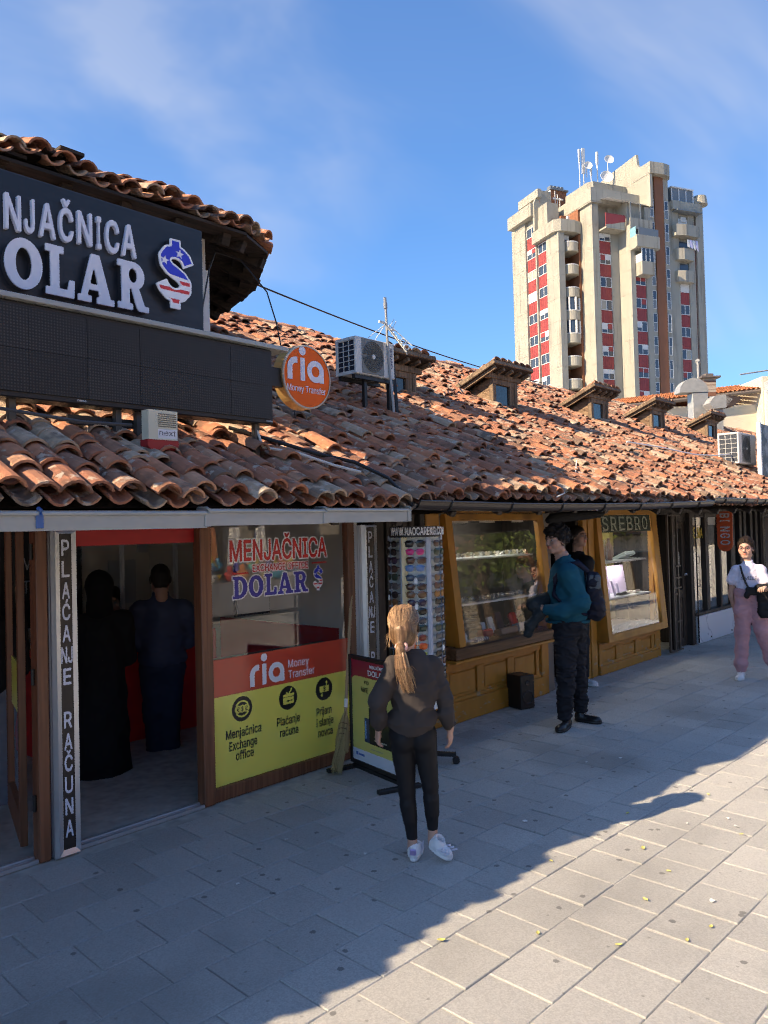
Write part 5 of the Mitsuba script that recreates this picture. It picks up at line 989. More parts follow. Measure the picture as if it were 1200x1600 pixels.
for (k, q) in ((4, 0), (7, 0), (6, 5), (8, 5), (12, 1), (17, 1)):
    n, u = cols[q]; c = SC+n*(AP+.065)+EZ*(1.690-.0635*k-.025)+u*.012*(k % 3-1)
    solo('price_tag', f'small white price tag hanging from the {NTH[k]} sunglasses of the {dict(((0, "front"), (1, "right"), (5, "left")))[q]} column', 'price tag', MB().obox(c, [u, n, EZ], [.011, .0015, .02]), M_white, group='price tags on the stand')
# ---------------------------------------------------------------- poster stand
ps = thing('poster_stand', 'black framed yellow and red advertising poster on a stand with two flat feet', 'poster stand')
pl, pr = A([4.150, 4.20]), A([4.02, 3.57]); pd = unit(pr-pl); PD = A([*pd, 0]); PN = np.cross(PD, EZ); PL = np.linalg.norm(pr-pl)
if PN[0] > 0: PN = -PN
def pp(s, z, o=0.0): return A([*(pl+pd*s), z])+PN*o
fm = MB()
for (s0, s1, z0, z1) in ((0, .03, .06, .865), (PL-.03, PL, .06, .865), (.03, PL-.03, .06, .09), (.03, PL-.03, .835, .865)): fm.obox(pp((s0+s1)/2, (z0+z1)/2), [PD, PN, EZ], [(s1-s0)/2, .016, (z1-z0)/2], .003)
part(ps, 'frame', fm, M_black)
for (a, b) in (((3.96, 4.272), (4.20, 4.20)), ((3.845, 3.65), (4.15, 3.53))): part(ps, 'foot', MB().beam((*a, .016), (*b, .016), .045, .028, b=.004), M_black)
part(ps, 'crossbar', MB().beam(pp(.03, .04), pp(PL-.03, .04), .025, .025), M_black)
def psheet(s0, s1, z0, z1, o, m, name): part(ps, name, MB().obox(pp((s0+s1)/2, (z0+z1)/2, o), [PD, PN, EZ], [(s1-s0)/2, .0008, (z1-z0)/2]), m)
psheet(.03, PL-.03, .09, .835, .004, plain(.60, .55, .16, .25), 'yellow_sheet'); psheet(.03, PL-.03, .715, .835, .0062, plain(.30, .018, .045, .3), 'red_band'); psheet(.03, PL-.03, .09, .175, .0062, plain(.60, .64, .74, .3), 'pale_band')
part(ps, 'red_notch', MB().add([pp(.03, .715, .0065), pp(.03, .69, .0065), pp(.075, .715, .0065)], [[0, 1, 2]]), plain(.30, .018, .045, .3))
psheet(.25, PL-.05, .24, .50, .0062, plain(.014, .016, .02, .3), 'dark_picture'); psheet(.19, .25, .245, .42, .0066, plain(.03, .05, .12, .3), 'card_picture'); psheet(.20, .212, .27, .40, .0078, plain(.2, .4, .7), 'card_stripe'); psheet(.30, .34, .42, .56, .0078, plain(.35, .03, .03), 'red_picture')
def ptext(t, s, z, w, h, m, bold=True): part(ps, 'lettering', MB().add(*letters(t, pp(s, z, .0074), PD, EZ, w, h, .001, bold)), m)
ptext('MENJAČNICA', .27, .79, .20, .022, M_white); ptext('DOLAR', .25, .735, .22, .038, M_white); ptext('PO', .20, .665, .055, .026, M_ink); ptext('WE', .155, .605, .09, .034, M_ink)
part(ps, 'small_print', MB().obox(pp(.39, .275, .0075), [PD, PN, EZ], [.075, .0006, .004]).obox(pp(.34, .205, .0075), [PD, PN, EZ], [.07, .0006, .003]), plain(.4, .38, .3))
part(ps, 'logo', MB().obox(pp(.085, .14, .0078), [PD, PN, EZ], [.012, .0008, .012]).obox(pp(.145, .138, .0078), [PD, PN, EZ], [.035, .0008, .007]), plain(.05, .12, .40))
# ---------------------------------------------------------------- broom
br = thing('broom', 'straw broom with a long pale handle leaning in the corner by the yellow window panel', 'broom')
b0, b1, bt = A([4.02, 4.20, .02]), A([4.20, 4.31, .40]), A([4.385, 4.40, 1.31])
part(br, 'handle', MB().tube([b1-(bt-b1)*.05, (b1+bt)/2, bt], .0125, 10), plain(.42, .29, .16, .6))
part(br, 'sleeve', MB().tube([b1+(bt-b1)*.04, b1+(bt-b1)*.11], .015, 10), M_white)
M_straw = plain(.46, .36, .17, .8); M_straw2 = plain(.33, .24, .11, .8); hd, hd2 = MB(), MB(); rb_ = np.random.default_rng(8); ax_ = unit(b0-b1); sdv = unit(np.cross(ax_, A([.5, -.8, 0])))
for q in range(260):
    a, r0 = rb_.uniform(0, 6.28), math.sqrt(rb_.random()); w0 = sdv*math.cos(a)*r0; w1 = np.cross(ax_, sdv)*math.sin(a)*r0; L = .40+.03*rb_.normal()
    pts = [b1+w0*.012+w1*.01, b1+ax_*.09+w0*.060+w1*.030, b1+ax_*.20+w0*.078+w1*.035, b1+ax_*L+w0*(.085+.012*rb_.normal())+w1*.04-A([.07, .03, 0])*(.4+.6*r0)]
    if pts[-1][2] < .004: pts[-1][2] = .004+.006*rb_.random()
    (hd if q % 3 else hd2).tube(pts, [.0035, .0042, .0032, .0018], 4)
part(br, 'bristles', hd, M_straw, kind='stuff'); part(br, 'bristles', hd2, M_straw2, kind='stuff')
part(br, 'core', MB().tube([b1+ax_*.0, b1+ax_*.10, b1+ax_*.22, b1+ax_*.30], [.012, .045, .056, .050], 12), M_straw2)
for q in (.10, .14, .18): part(br, 'binding', MB().tube([b1+ax_*q+sdv*.076*math.cos(a)+np.cross(ax_, sdv)*.035*math.sin(a) for a in np.linspace(0, 6.28, 19)], .0022, 4), plain(.10, .05, .03))
# ---------------------------------------------------------------- loudspeaker
sp = thing('loudspeaker', 'small black loudspeaker box on the paving against the ochre panels', 'loudspeaker')
sc, sa = A([6.60, 4.275, .165]), -.50; su, sn = A([math.cos(sa+.95), math.sin(sa+.95), 0]), A([math.sin(sa+.95), -math.cos(sa+.95), 0])
su, sn = A([.74, -.67, 0])/np.linalg.norm([.74, .67]), A([-.67, -.74, 0])/np.linalg.norm([.74, .67])
su2 = unit(su*.90+sn*-.44); sn2 = unit(np.cross(su2, EZ))
part(sp, 'cabinet', MB().obox(sc, [su2, sn2, EZ], [.088, .105, .163], .006), plain(.010, .010, .011, .4))
fc = sc+(sn2 if sn2@(EYE-sc) > 0 else -sn2)*.1055
fn_ = unit(fc-sc)
part(sp, 'cone', MB().lathe([(.062, .004), (.066, .0), (.060, -.004), (.02, -.012), (.001, -.008)], fc-EZ*.05+fn_*.004, 20, fn_), plain(.02, .02, .022, .3)); part(sp, 'tweeter', MB().lathe([(.026, .003), (.028, 0), (.012, -.003), (.001, .004)], fc+EZ*.09+fn_*.003, 16, fn_), plain(.03, .03, .032, .3))
# ---------------------------------------------------------------- goods in the display windows
gr_ = np.random.default_rng(9); M_gm = [plain(.62, .62, .60, .25, .5), plain(.12, .12, .12, .3), plain(.55, .48, .32, .25, .5)]
def eyewear(x, y, z, a):
    m = MB(); c = A([x, y, z]); u, n = A([math.cos(a), math.sin(a), 0]), A([math.sin(a), -math.cos(a), 0])
    for s in (-1, 1):
        m.tube([c+u*(s*.032+.023*math.cos(q))+EZ*(.030+.020*math.sin(q))+n*.0 for q in np.linspace(0, 6.28, 11)], .0052, 4)
        m.tube([c+u*s*.056+EZ*.036, c+u*s*.058+EZ*.034-n*.07, c+u*s*.056+EZ*.004-n*.11], .0024, 4)
    return m.tube([c-u*.009+EZ*.036, c+u*.009+EZ*.036], .003, 4)
ORD = NTH+['nineteenth', 'twentieth', 'twenty-first', 'twenty-second', 'twenty-third', 'last']
for row, (z, y, x0, x1) in enumerate(((1.50, 4.52, 5.80, 7.10), (1.073, 4.50, 5.80, 7.10))):
    n = 24
    for q in range(n):
        x = x0+(x1-x0)*q/(n-1)
        solo('spectacles', f'{ORD[q]} pair of spectacles from the left on the {"upper" if row == 0 else "lower"} shelf of the first ochre window', 'spectacles', eyewear(x, y+gr_.normal()*.012, z+.001, .75+gr_.normal()*.12), M_gm[q % 3], group=f'spectacles on the {"upper" if row == 0 else "lower"} shelf')
def wallet(nm, lab, cat, x, y, z, w, h, d, a, m, b=.006, tilt=-.3): solo(nm, lab, cat, MB().obox((0, 0, h/2), [EX, EY, EZ], [w/2, d/2, h/2], b).move(rotz(a)@rotaxis(EX, tilt), (x, y, z)), m)
Z0 = .706
wallet('cup', 'white cup standing in the left corner of the first ochre window', 'cup', 5.86, 4.42, Z0, .08, .10, .08, .2, M_white, .02, 0)
wallet('folder', 'dark red folder leaning in the left corner of the first ochre window', 'folder', 5.80, 4.62, Z0, .22, .36, .02, .9, plain(.16, .012, .016))
wallet('white_box', 'white upright box in the middle of the first ochre window', 'box', 6.62, 4.60, Z0, .10, .17, .03, .1, plain(.55, .60, .58))
wallet('white_card', 'narrow white card leaning beside the white upright box', 'card', 6.46, 4.60, Z0, .06, .13, .01, -.5, M_white)
wallet('dark_box', 'dark brown upright box to the right of the white box', 'box', 6.80, 4.62, Z0, .12, .20, .04, .1, plain(.07, .035, .035))
wallet('red_pouch', 'small red pouch lying in the first ochre window', 'pouch', 6.32, 4.48, Z0, .20, .08, .10, .1, plain(.20, .012, .02), .02, -.2)
wallet('patterned_case', 'brown patterned case lying at the front of the first ochre window', 'case', 6.62, 4.43, Z0, .30, .07, .10, 0, plain(.24, .15, .10), .01)
wallet('checked_case', 'grey checked case lying to the right of the brown patterned case', 'case', 6.90, 4.44, Z0, .18, .09, .10, .1, plain(.24, .27, .33), .01)
wallet('red_bag', 'bright red folded bag on the right of the first ochre window', 'bag', 7.02, 4.60, Z0+.04, .18, .14, .05, .3, plain(.55, .03, .03), .02)
wallet('striped_cloth', 'blue and white striped cloth at the left front of the first ochre window', 'cloth', 6.08, 4.40, Z0, .26, .03, .12, .15, mat('striped_cloth', proc(lambda p, n, uv: dr.select((p.x*22-dr.floor(p.x*22)) > .5, mi.Color3f(.55), mi.Color3f(.03, .05, .16))), .8), .01, -.1)
for q in range(3):
    z = .80+.065*q; x = 6.05+.02*q
    k = solo('bracelet_roll', f'black velvet bracelet roll, number {q+1} from the bottom on its stand'.replace('number 1', 'lowest').replace('number 2', 'middle').replace('number 3', 'topmost').replace(' from the bottom', ''), 'bracelet roll', MB().cyl((x, 4.62+.03*q, z), (x+.34, 4.60+.03*q, z), .028, n=12), M_black)
    for xx in (.08, .16, .24): part(k, 'bracelet', MB().lathe([(.030, -.004), (.033, 0), (.030, .004)], (x+xx, 4.615+.03*q, z), 14, (1, 0, 0)), M_gm[0] if xx != .16 else M_white)
solo('bracelet_stand', 'black wedge stand carrying the bracelet rolls in the first ochre window', 'stand', MB().poly(Polygon([(4.56, .706), (4.78, .706), (4.78, 1.0), (4.74, 1.0)]), (6.03, 0, 0), EY, EZ, .40), M_black)
# second window
M_lil = plain(.48, .40, .56, .7)
def bust(x, y, z, s):
    prof = [(.0, .30), (.03, .30), (.035, .24), (.085, .18), (.11, .08), (.07, .0), (.0, .0)]
    v = MB().lathe([(r*s, h*s) for r, h in prof], (0, 0, 0), 18); V, F = v.mesh(); V = V.copy(); V[:, 1] *= .45; return V+A([x, y, z]), F
for q, x in enumerate((9.02, 9.27)): solo('necklace_bust', ('left' if q == 0 else 'right')+' brown necklace bust on the top shelf of the second ochre window', 'bust', bust(x, 4.62, 1.331, .95), plain(.28, .17, .12, .6), smooth=50)
wallet('grey_case', 'pale grey open watch case on the top shelf of the second ochre window', 'case', 9.72, 4.62, 1.345, .36, .05, .20, .1, plain(.42, .50, .50), .008, -.45)
for q, (x, w) in enumerate(((9.25, .42), (9.70, .50))): wallet('lilac_board', ('left' if q == 0 else 'right')+' lilac earring board on the middle shelf of the second ochre window', 'board', x, 4.72, .883, w, .36, .02, 0, M_lil, .004, -.15)
for q, (x, h) in enumerate(((9.12, .14), (9.30, .20), (9.42, .16))): wallet('lilac_stand', f'small lilac jewellery stand, {["leftmost", "tallest", "rightmost"][q]} of three in front of the lilac boards', 'stand', x, 4.56, .883, .09, h, .02, .3, plain(.62, .55, .72, .6), .004, -.25)
for q, x in enumerate((9.38, 9.55, 9.78)): wallet('jewellery_tray', f'{["black", "pale", "silver"][q]} jewellery tray on the middle shelf of the second ochre window', 'tray', x, 4.52, .884, .16, .03, .10, .1, (M_black, plain(.55, .53, .45), M_gm[0])[q], .006, -.25)
pb = MB(); 
for q in range(900):
    x, y = gr_.uniform(8.60, 10.12), gr_.uniform(4.33, 4.62); s = gr_.uniform(.008, .016); pb.obox((x, y, .475+gr_.random()*.018+.02*(4.62-y)*0), np.linalg.qr(gr_.normal(size=(3, 3)))[0], [s, s*.7, s*.6], s*.25)
struct('pebbles', pb, plain(.66, .68, .62, .6), kind='stuff', label='white pebbles covering the floor of the second ochre window')
tr_ = MB()
for q in range(40):
    x = 8.80+gr_.normal()*.09; tr_.tube([(x, 4.52+gr_.normal()*.03, 1.60), (x+gr_.normal()*.05, 4.5, 1.2), (x+gr_.normal()*.08, 4.48, .8), (x+gr_.normal()*.1, 4.46, .52)], .003, 3)
solo('beaded_strands', 'bundle of pale bead strands hanging at the left of the second ochre window', 'strands', tr_, plain(.55, .55, .50, .4))
# ---------------------------------------------------------------- people: smooth implicit bodies meshed by surface nets
class Field:
    def __init__(s, lo, hi, h):
        s.h = h; s.lo = A(lo, float)-3*h; s.n = np.ceil((A(hi)+3*h-s.lo)/h).astype(int)+1; s.F = np.full(s.n, 1.0)
    def _sub(s, lo, hi):
        a = np.clip(np.floor((A(lo)-s.lo)/s.h).astype(int), 0, s.n-1); b = np.clip(np.ceil((A(hi)-s.lo)/s.h).astype(int)+1, 1, s.n)
        g = np.meshgrid(*[s.lo[i]+s.h*np.arange(a[i], b[i]) for i in range(3)], indexing='ij')
        return tuple(slice(a[i], b[i]) for i in range(3)), np.stack(g, -1)
    def _mix(s, sl, d, k, cut):
        f = s.F[sl]
        if cut: d = -d; h = np.clip(.5-.5*(f-d)/max(k, 1e-6), 0, 1); s.F[sl] = f*(1-h)+d*h+k*h*(1-h)
        else: h = np.clip(.5+.5*(d-f)/max(k, 1e-6), 0, 1); s.F[sl] = d*(1-h)+f*h-k*h*(1-h)
    def cone(s, a, b, ra, rb, k=.02, cut=False):
        a, b = A(a, float), A(b, float); m = max(ra, rb)+k*1.5+2*s.h; sl, P = s._sub(np.minimum(a, b)-m, np.maximum(a, b)+m); e = b-a
        t = np.clip(((P-a)@e)/(e@e+1e-12), 0, 1); s._mix(sl, np.linalg.norm(P-a-t[..., None]*e, axis=-1)-(ra+(rb-ra)*t), k, cut); return s
    def ell(s, c, r, k=.02, R=None, cut=False):
        c, r = A(c, float), A(r, float); m = r.max()+k*1.5+2*s.h; sl, P = s._sub(c-m, c+m); q = P-c
        if R is not None: q = q@A(R)
        k0 = np.linalg.norm(q/r, axis=-1); k1 = np.linalg.norm(q/r**2, axis=-1)+1e-9; s._mix(sl, k0*(k0-1)/k1, k, cut); return s
    def box(s, c, half, k=.02, R=None, rd=.01, cut=False):
        c, half = A(c, float), A(half, float); m = np.linalg.norm(half)+k*1.5+2*s.h; sl, P = s._sub(c-m, c+m); q = P-c
        if R is not None: q = q@A(R)
        q = np.abs(q)-half+rd; s._mix(sl, np.linalg.norm(np.maximum(q, 0), axis=-1)+np.minimum(q.max(-1), 0)-rd, k, cut); return s
    def clip(s, p, n, k=.006):
        """keep the side the normal points away from"""
        sl, P = s._sub(s.lo, s.lo+s.h*s.n); s._mix(sl, -((P-A(p))@unit(n)), k, True); return s
    def ripple(s, amp, freq, seed=0, squash=(1, 1, 1)):
        w = np.argwhere(np.abs(s.F) < 3*s.h+amp); P = s.lo+s.h*w
        e = amp*2*(meshkit.fbm(P*A(squash)*freq+seed*7.3, 3, seed)-.5)
        if amp > .008:                                                   # sharp cloth folds
            q = P*A(squash)*freq*1.1; q = q+1.2*np.stack([meshkit.noise(q*.6, seed+1), meshkit.noise(q*.6, seed+2), meshkit.noise(q*.6, seed+3)], -1)
            e = e-.75*amp*(1-np.abs(2*meshkit.fbm(q*A([1, 1, 2.0]), 2, seed+9)-1))**5
        s.F[tuple(w.T)] += e; return s
    def mesh(s):
        F = s.F; ins = F < 0; O8 = A(list(np.ndindex(2, 2, 2))); m = np.zeros(A(F.shape)-1, int)
        for o in O8: m += ins[o[0]:F.shape[0]-1+o[0], o[1]:F.shape[1]-1+o[1], o[2]:F.shape[2]-1+o[2]]
        cells = np.argwhere((m > 0) & (m < 8)); idx = np.full(m.shape, -1); idx[tuple(cells.T)] = np.arange(len(cells))
        pos = np.zeros((len(cells), 3)); cnt = np.zeros(len(cells))
        for a in O8:
            for ax in range(3):
                if a[ax]: continue
                b = a.copy(); b[ax] = 1; fa, fb = F[tuple((cells+a).T)], F[tuple((cells+b).T)]; x = (fa < 0) != (fb < 0)
                t = np.where(x, fa/np.where(fa == fb, 1, fa-fb), 0); pos += x[:, None]*(a+t[:, None]*(b-a)); cnt += x
        V = s.lo+s.h*(cells+pos/np.maximum(cnt, 1)[:, None]); Q = []
        for ax in range(3):
            b = np.zeros(3, int); b[ax] = 1; S = [slice(1, -1)]*3; S2 = list(S); S[ax] = slice(0, -1); S2[ax] = slice(1, None)
            e = np.argwhere(ins[tuple(S)] != ins[tuple(S2)]); e = e+A([0 if i == ax else 1 for i in range(3)])
            u, v = np.zeros(3, int), np.zeros(3, int); u[(ax+1) % 3] = 1; v[(ax+2) % 3] = 1
            ok = ((e-u-v) >= 0).all(1) & (e < A(m.shape)).all(1); e = e[ok]
            q = np.stack([idx[tuple((e-u-v).T)], idx[tuple((e-v).T)], idx[tuple(e.T)], idx[tuple((e-u).T)]], 1); fl = ~ins[tuple(e.T)]
            q[fl] = q[fl][:, ::-1]; Q.append(q[(q >= 0).all(1)])
        q = np.vstack(Q); return V, np.vstack([q[:, [0, 1, 2]], q[:, [0, 2, 3]]])
scene['mat_skin'] = {'type': 'twosided', 'bsdf': {'type': 'principled', 'base_color': {'type': 'mesh_attribute', 'name': 'vertex_color'}, 'roughness': .5, 'specular': .35}}
def f_hair(c0, c1):
    return proc(lambda p, n, uv: mix(c0, c1, smoothstep(.3, .7, fbm(p.x*120, p.y*120, p.z*9, 3)*.6+.4*noise(p.x*30, p.y*30, p.z*4))))
M_hblack = mat('black_hair', f_hair((.008, .006, .005), (.022, .016, .013)), .62, spec=.25)
M_hblond = mat('fair_hair', f_hair((.085, .045, .022), (.24, .14, .07)), .5)
M_hbrown = mat('brown_hair', f_hair((.008, .005, .004), (.022, .013, .009)), .65, spec=.2)
def cloth(name, rgb, rough=.85): return mat(name, proc(lambda p, n, uv: mi.Color3f(rgb)*(.82+.36*fbm(p.x*14, p.y*14, p.z*14, 3))), rough, spec=.2, bump=proc(lambda p, n, uv: fbm(p.x*420, p.y*420, p.z*420, 2), eps=.001), bscale=.0008)
LIPS = A([.42, .17, .15])
def head_mesh(skin, s=1.0, h=.0048, brow=A([.03, .02, .015]), line=None):
    """face towards +y, x to the person's right, centre of the head at the origin; returns vertices, faces, colours"""
    f = Field((-.10, -.12, -.20), (.10, .13, .13), h)
    f.ell((0, -.012, .030), (.074, .094, .086), .02).ell((0, .030, -.040), (.058, .060, .070), .03).ell((0, .058, -.088), (.026, .026, .020), .02)
    for x in (-1, 1): f.ell((x*.040, .048, -.030), (.028, .030, .034), .02); f.cone((x*.048, .0, -.075), (x*.018, .060, -.096), .020, .016, .02)
    f.cone((0, .088, .012), (0, .105, -.024), .008, .012, .010).ell((0, .104, -.030), (.015, .012, .010), .006); f.ell((0, .080, .026), (.050, .016, .011), .012)
    for x in (-1, 1): f.ell((x*.033, .100, .004), (.017, .017, .0085), .012, cut=True); f.ell((x*.013, .098, -.034), (.008, .010, .007), .005)
    f.ell((0, .089, -.055), (.023, .011, .0062), .006).ell((0, .088, -.066), (.020, .011, .0072), .006)
    for x in (-1, 1): f.ell((x*.079, -.008, -.004), (.011, .022, .033), .008, R=rotz(x*.35)); f.ell((x*.086, .0, .0), (.008, .011, .018), .006, cut=True)
    f.cone((0, -.022, -.06), (0, -.038, -.19), .052, .050, .03)
    V, F = f.mesh(); c = np.tile(A(skin), (len(V), 1)); x, y, z = V.T; ax = np.abs(x)
    def blend(w, col): 
        nonlocal c; c = c*(1-w[:, None])+A(col)*w[:, None]
    g = lambda cx, cy, rx, ry: np.clip(1.6-1.2*np.hypot((ax-cx)/rx, (z-cy)/ry), 0, 1)*(y > .055)
    blend(.8*np.clip(1.8-1.3*np.hypot(x/.023, (z+.060)/.0125), 0, 1)*(y > .075), LIPS*A(skin)/.35); blend(.85*np.clip(1.5-np.hypot((ax-.034)/.022, (z-.027-.06*(ax-.034)*0)/.0062), 0, 1)*(y > .06), brow)
    blend(.25*g(.045, -.035, .025, .02), A(skin)*A([1.15, .75, .7])); blend(.45*g(.033, .004, .020, .010), A(skin)*.55)
    if line is not None:                                               # scalp under the hair
        e = z-(line[0]+1.1*(y-.075))+.014*(meshkit.fbm(V*90, 2)-.5)*2; blend(np.clip(e/.012, 0, 1)*(z > -.075), brow)
    parts_v, parts_f, parts_c, n = [V], [F], [c], len(V)
    for sx in (-1, 1):                                                 # eyeballs
        e = trimesh.creation.icosphere(subdivisions=3, radius=.0120); ev = A(e.vertices)+A([sx*.032, .0750, .004]); d = unit(A([0, 1, 0])); q = (A(e.vertices)/.0125)[:, 1]
        ec = np.where(q[:, None] > .80, A([.02, .014, .010]), A([.26, .24, .23])); parts_v.append(ev); parts_f.append(A(e.faces)+n); parts_c.append(ec); n += len(ev)
    return np.vstack(parts_v)*s, np.vstack(parts_f), np.vstack(parts_c)
def hand_mesh(w, tip_dir, palm_n, thumb_side, s=1.0, curl=.5, h=.0042):
    """w wrist, tip_dir along the hand, palm_n out of the palm, thumb_side sideways to the thumb"""
    T_ = unit(tip_dir); N_ = unit(A(palm_n)-T_*(A(palm_n)@T_)); B_ = np.cross(N_, T_); B_ = B_*(1 if B_@A(thumb_side) > 0 else -1); w = A(w)
    f = Field(w-.20*s, w+.20*s, h*s)
    def P(a, b, c): return w+s*(T_*a+B_*b+N_*c)
    f.cone(P(-.03, 0, 0), P(.01, 0, 0), .024*s, .025*s, .01*s)
    for b in (-.026, -.009, .009, .026): f.cone(P(.012, b*.7, 0), P(.078, b, 0), .0145*s, .0125*s, .008*s)
    for b, L, q in ((.029, .066, 0), (.0098, .075, 1), (-.0095, .070, 2), (-.028, .055, 3)):
        p = P(.080, b, 0); a = .15+.1*q*curl
        for seg, r in ((.44, .0088), (.31, .0080), (.25, .0070)):
            a2 = a; q2 = p+s*L*seg*(T_*math.cos(a2)+N_*math.sin(a2)); f.cone(p, q2, r*s, (r-.0007)*s, .003*s); p = q2; a += curl*.95
    f.cone(P(.015, .020, .004), P(.048, .046, .014), .014*s, .0108*s, .01*s); f.cone(P(.048, .046, .014), P(.082, .044, .030+.012*curl), .0105*s, .0082*s, .005*s)
    return f.mesh()
def turn(v, R, t): return A(v)@A(R).T+A(t)
def facing(fwd, tilt=0., roll=0.):
    """rotation whose +y goes to fwd (3d), x to the person's right"""
    y = unit(fwd); x = unit(np.cross(y, EZ)); z = np.cross(x, y); R = np.stack([x, y, z], 1)
    return R@rotaxis(EY, roll)
BODIES = []
class Body:
    """joints are given as (u right seen from the camera, w away from it, z up) about an anchor on the ground"""
    def __init__(s, name, label, anchor, skin, head_c, face, head_s=1.0, roll=0., brow=A([.03, .02, .015]), line=(.052,)):
        s.a = A(anchor, float); s.f = unit([s.a[0], s.a[1], 0]); s.r = np.cross(s.f, EZ)
        s.key = thing(name, label, 'person'); s.skin = A(skin); s.core = []; s.R = facing(s.d(face), roll=roll); s.hc = s.p(head_c); s.hs = head_s
        V, F, C = head_mesh(skin, head_s, brow=brow, line=line); s.V, s.Fc, s.C, s.n = [turn(V, s.R, s.hc)], [F], [C], len(V)
    def d(s, q): return s.r*q[0]+s.f*q[1]+EZ*q[2]
    twist = 0.
    def p(s, q):
        h = min(max((q[2]-.62)/.25, 0), 1); return s.a+s.d((q[0], q[1]+s.twist*h*((q[0]-.02)-.09), q[2]))
    def add(s, mesh, col=None):
        V, F = mesh; s.V.append(V); s.Fc.append(F+s.n); s.C.append(np.tile(s.skin if col is None else A(col), (len(V), 1))); s.n += len(V)
    def limb(s, pts, rad, k=.012, h=.008):
        pts = [s.p(q) for q in pts]; m = max(rad)+.02; f = Field(np.min(pts, 0)-m, np.max(pts, 0)+m, h)
        for a, b, ra, rb in zip(pts[:-1], pts[1:], rad[:-1], rad[1:]): f.cone(a, b, ra, rb, k)
        s.add(f.mesh())
    def hand(s, w, tip, palm, thumb, sc=1.0, curl=.5): s.add(hand_mesh(s.p(w), s.d(tip), s.d(palm), s.d(thumb), sc, curl))
    def finish(s): BODIES.append(s)
    def close(s):
        """adds the body under the clothes and ties head, hands and limbs to it, so that the figure is one surface"""
        lo = np.min([np.minimum(a, b) for a, b, *_ in s.core], 0)-.2; hi = np.max([np.maximum(a, b) for a, b, *_ in s.core], 0)+.2; f = Field(lo, hi, .016)
        for a, b, x, y in s.core: f.cone(a, b, max(.024, x*.6), max(.024, y*.6), .02)
        s.add(f.mesh()); from scipy.spatial import cKDTree
        core = s.V[-1]; o = s.n-len(core); t_ = cKDTree(core); start = 0; lk = []
        for V in s.V[:-1]:
            d, j = t_.query(V); i = int(np.argmin(d)); lk.append([start+i, o+int(j[i]), o+int(t_.query(core[int(j[i])], k=2)[1][1])]); start += len(V)
        s.Fc.append(A(lk)); shape(s.key, (np.vstack(s.V), np.vstack(s.Fc)), 'mat_skin', smooth=True, color=np.vstack(s.C))
    def garment(s, name, m, cones=(), ells=(), clips=(), h=.0085, ripple=(.004, 9, 0, (1, 1, .6)), k=.03, label=None):
        """cones: (p, q, rp, rq[, k]); ells: (centre, radii, facing (u, w, z))"""
        P = [(s.p(c[0]), s.p(c[1]), c[2], c[3], c[4] if len(c) > 4 else k) for c in cones]; s.core += [c[:4] for c in P]; E = [(s.p(e[0]), e[1], facing(s.d(e[2]))) for e in ells]
        lo = np.min([np.minimum(a, b)-max(x, y) for a, b, x, y, _ in P]+[c-max(r) for c, r, _ in E], 0); hi = np.max([np.maximum(a, b)+max(x, y) for a, b, x, y, _ in P]+[c+max(r) for c, r, _ in E], 0)
        f = Field(lo-.02, hi+.02, h)
        for c, r, R in E: f.ell(c, r, k, R=R)
        for a, b, x, y, kk in P: f.cone(a, b, x, y, kk)
        for q in clips: f.clip(s.p(q[0]), s.d(q[1]))
        if ripple: f.ripple(*ripple)
        return part(s.key, name, f.mesh(), m, smooth=True, label=label)
    def shoe(s, heel, toe, m, sole_m, up=.085, w=.042, name='shoe', z=1.):
        a, b = s.p(heel), s.p(toe); d = unit(b-a); L = np.linalg.norm(b-a); upv = unit(EZ-d*(EZ@d)); sd = np.cross(d, upv)
        f = Field(np.minimum(a, b)-.10, np.maximum(a, b)+.13, .0055)
        f.cone(a+d*.035*z+upv*.036*z, b-d*.045*z+upv*.030*z, .034*z, .030*z, .02).ell(a+d*.042*z+upv*.052*z, (.044*z, .036*z, .045*z), .02, R=np.stack([d, sd, upv], 1)).ell(b-d*.062*z+upv*.026*z, (.062*z, w, .028*z), .02, R=np.stack([d, sd, upv], 1)).cone(a+d*.05+upv*.05, a+d*.048+upv*up, .036, .033, .015)
        f.cone(a+d*.055+upv*(up+.03), a+d*.05+upv*(up-.012), .026, .024, .004, cut=True); f.clip(a+upv*.017, -upv, .003)
        k = part(s.key, name, f.mesh(), m, smooth=True)
        g = Field(np.minimum(a, b)-.08, np.maximum(a, b)+.08, .005); g.ell(a+d*L*.30+upv*.011, (L*.33, w*.82, .030), .02, R=np.stack([d, sd, upv], 1)).ell(a+d*L*.68+upv*.011, (L*.34, w*1.06, .030), .03, R=np.stack([d, sd, upv], 1)); g.clip(a+upv*.024, upv, .003); g.clip(a+upv*.001, -upv, .003)
        part(k, 'sole', g.mesh(), sole_m, smooth=True)
        lc = MB()
        for q in range(4): c = a+d*(L*.40+.020*q)*z+upv*(.078-.0115*q)*z; lc.tube([c-sd*.022*z-upv*.010, c+upv*.001, c+sd*.022*z-upv*.010], .0028, 5)
        part(k, 'laces', lc, sole_m)
        return k, a, d, upv, sd
    def hair(s, m, ells, clips, rip=(.006, 26, 1, (1, 1, 1)), name='hair', h=.006, cones=()):
        f = Field((-.16, -.22, -.40), (.16, .16, .18), h)
        for c, r in ells: f.ell(c, r, .02)
        for c in cones: f.cone(*c)
        for p, n in clips: f.clip(p, n, .022)
        if rip: f.ripple(*rip)
        V, F = f.mesh(); return part(s.key, name, (turn(V*s.hs, s.R, s.hc), F), m, smooth=True)
    def local(s, q): return turn(A(q)*s.hs, s.R, s.hc)
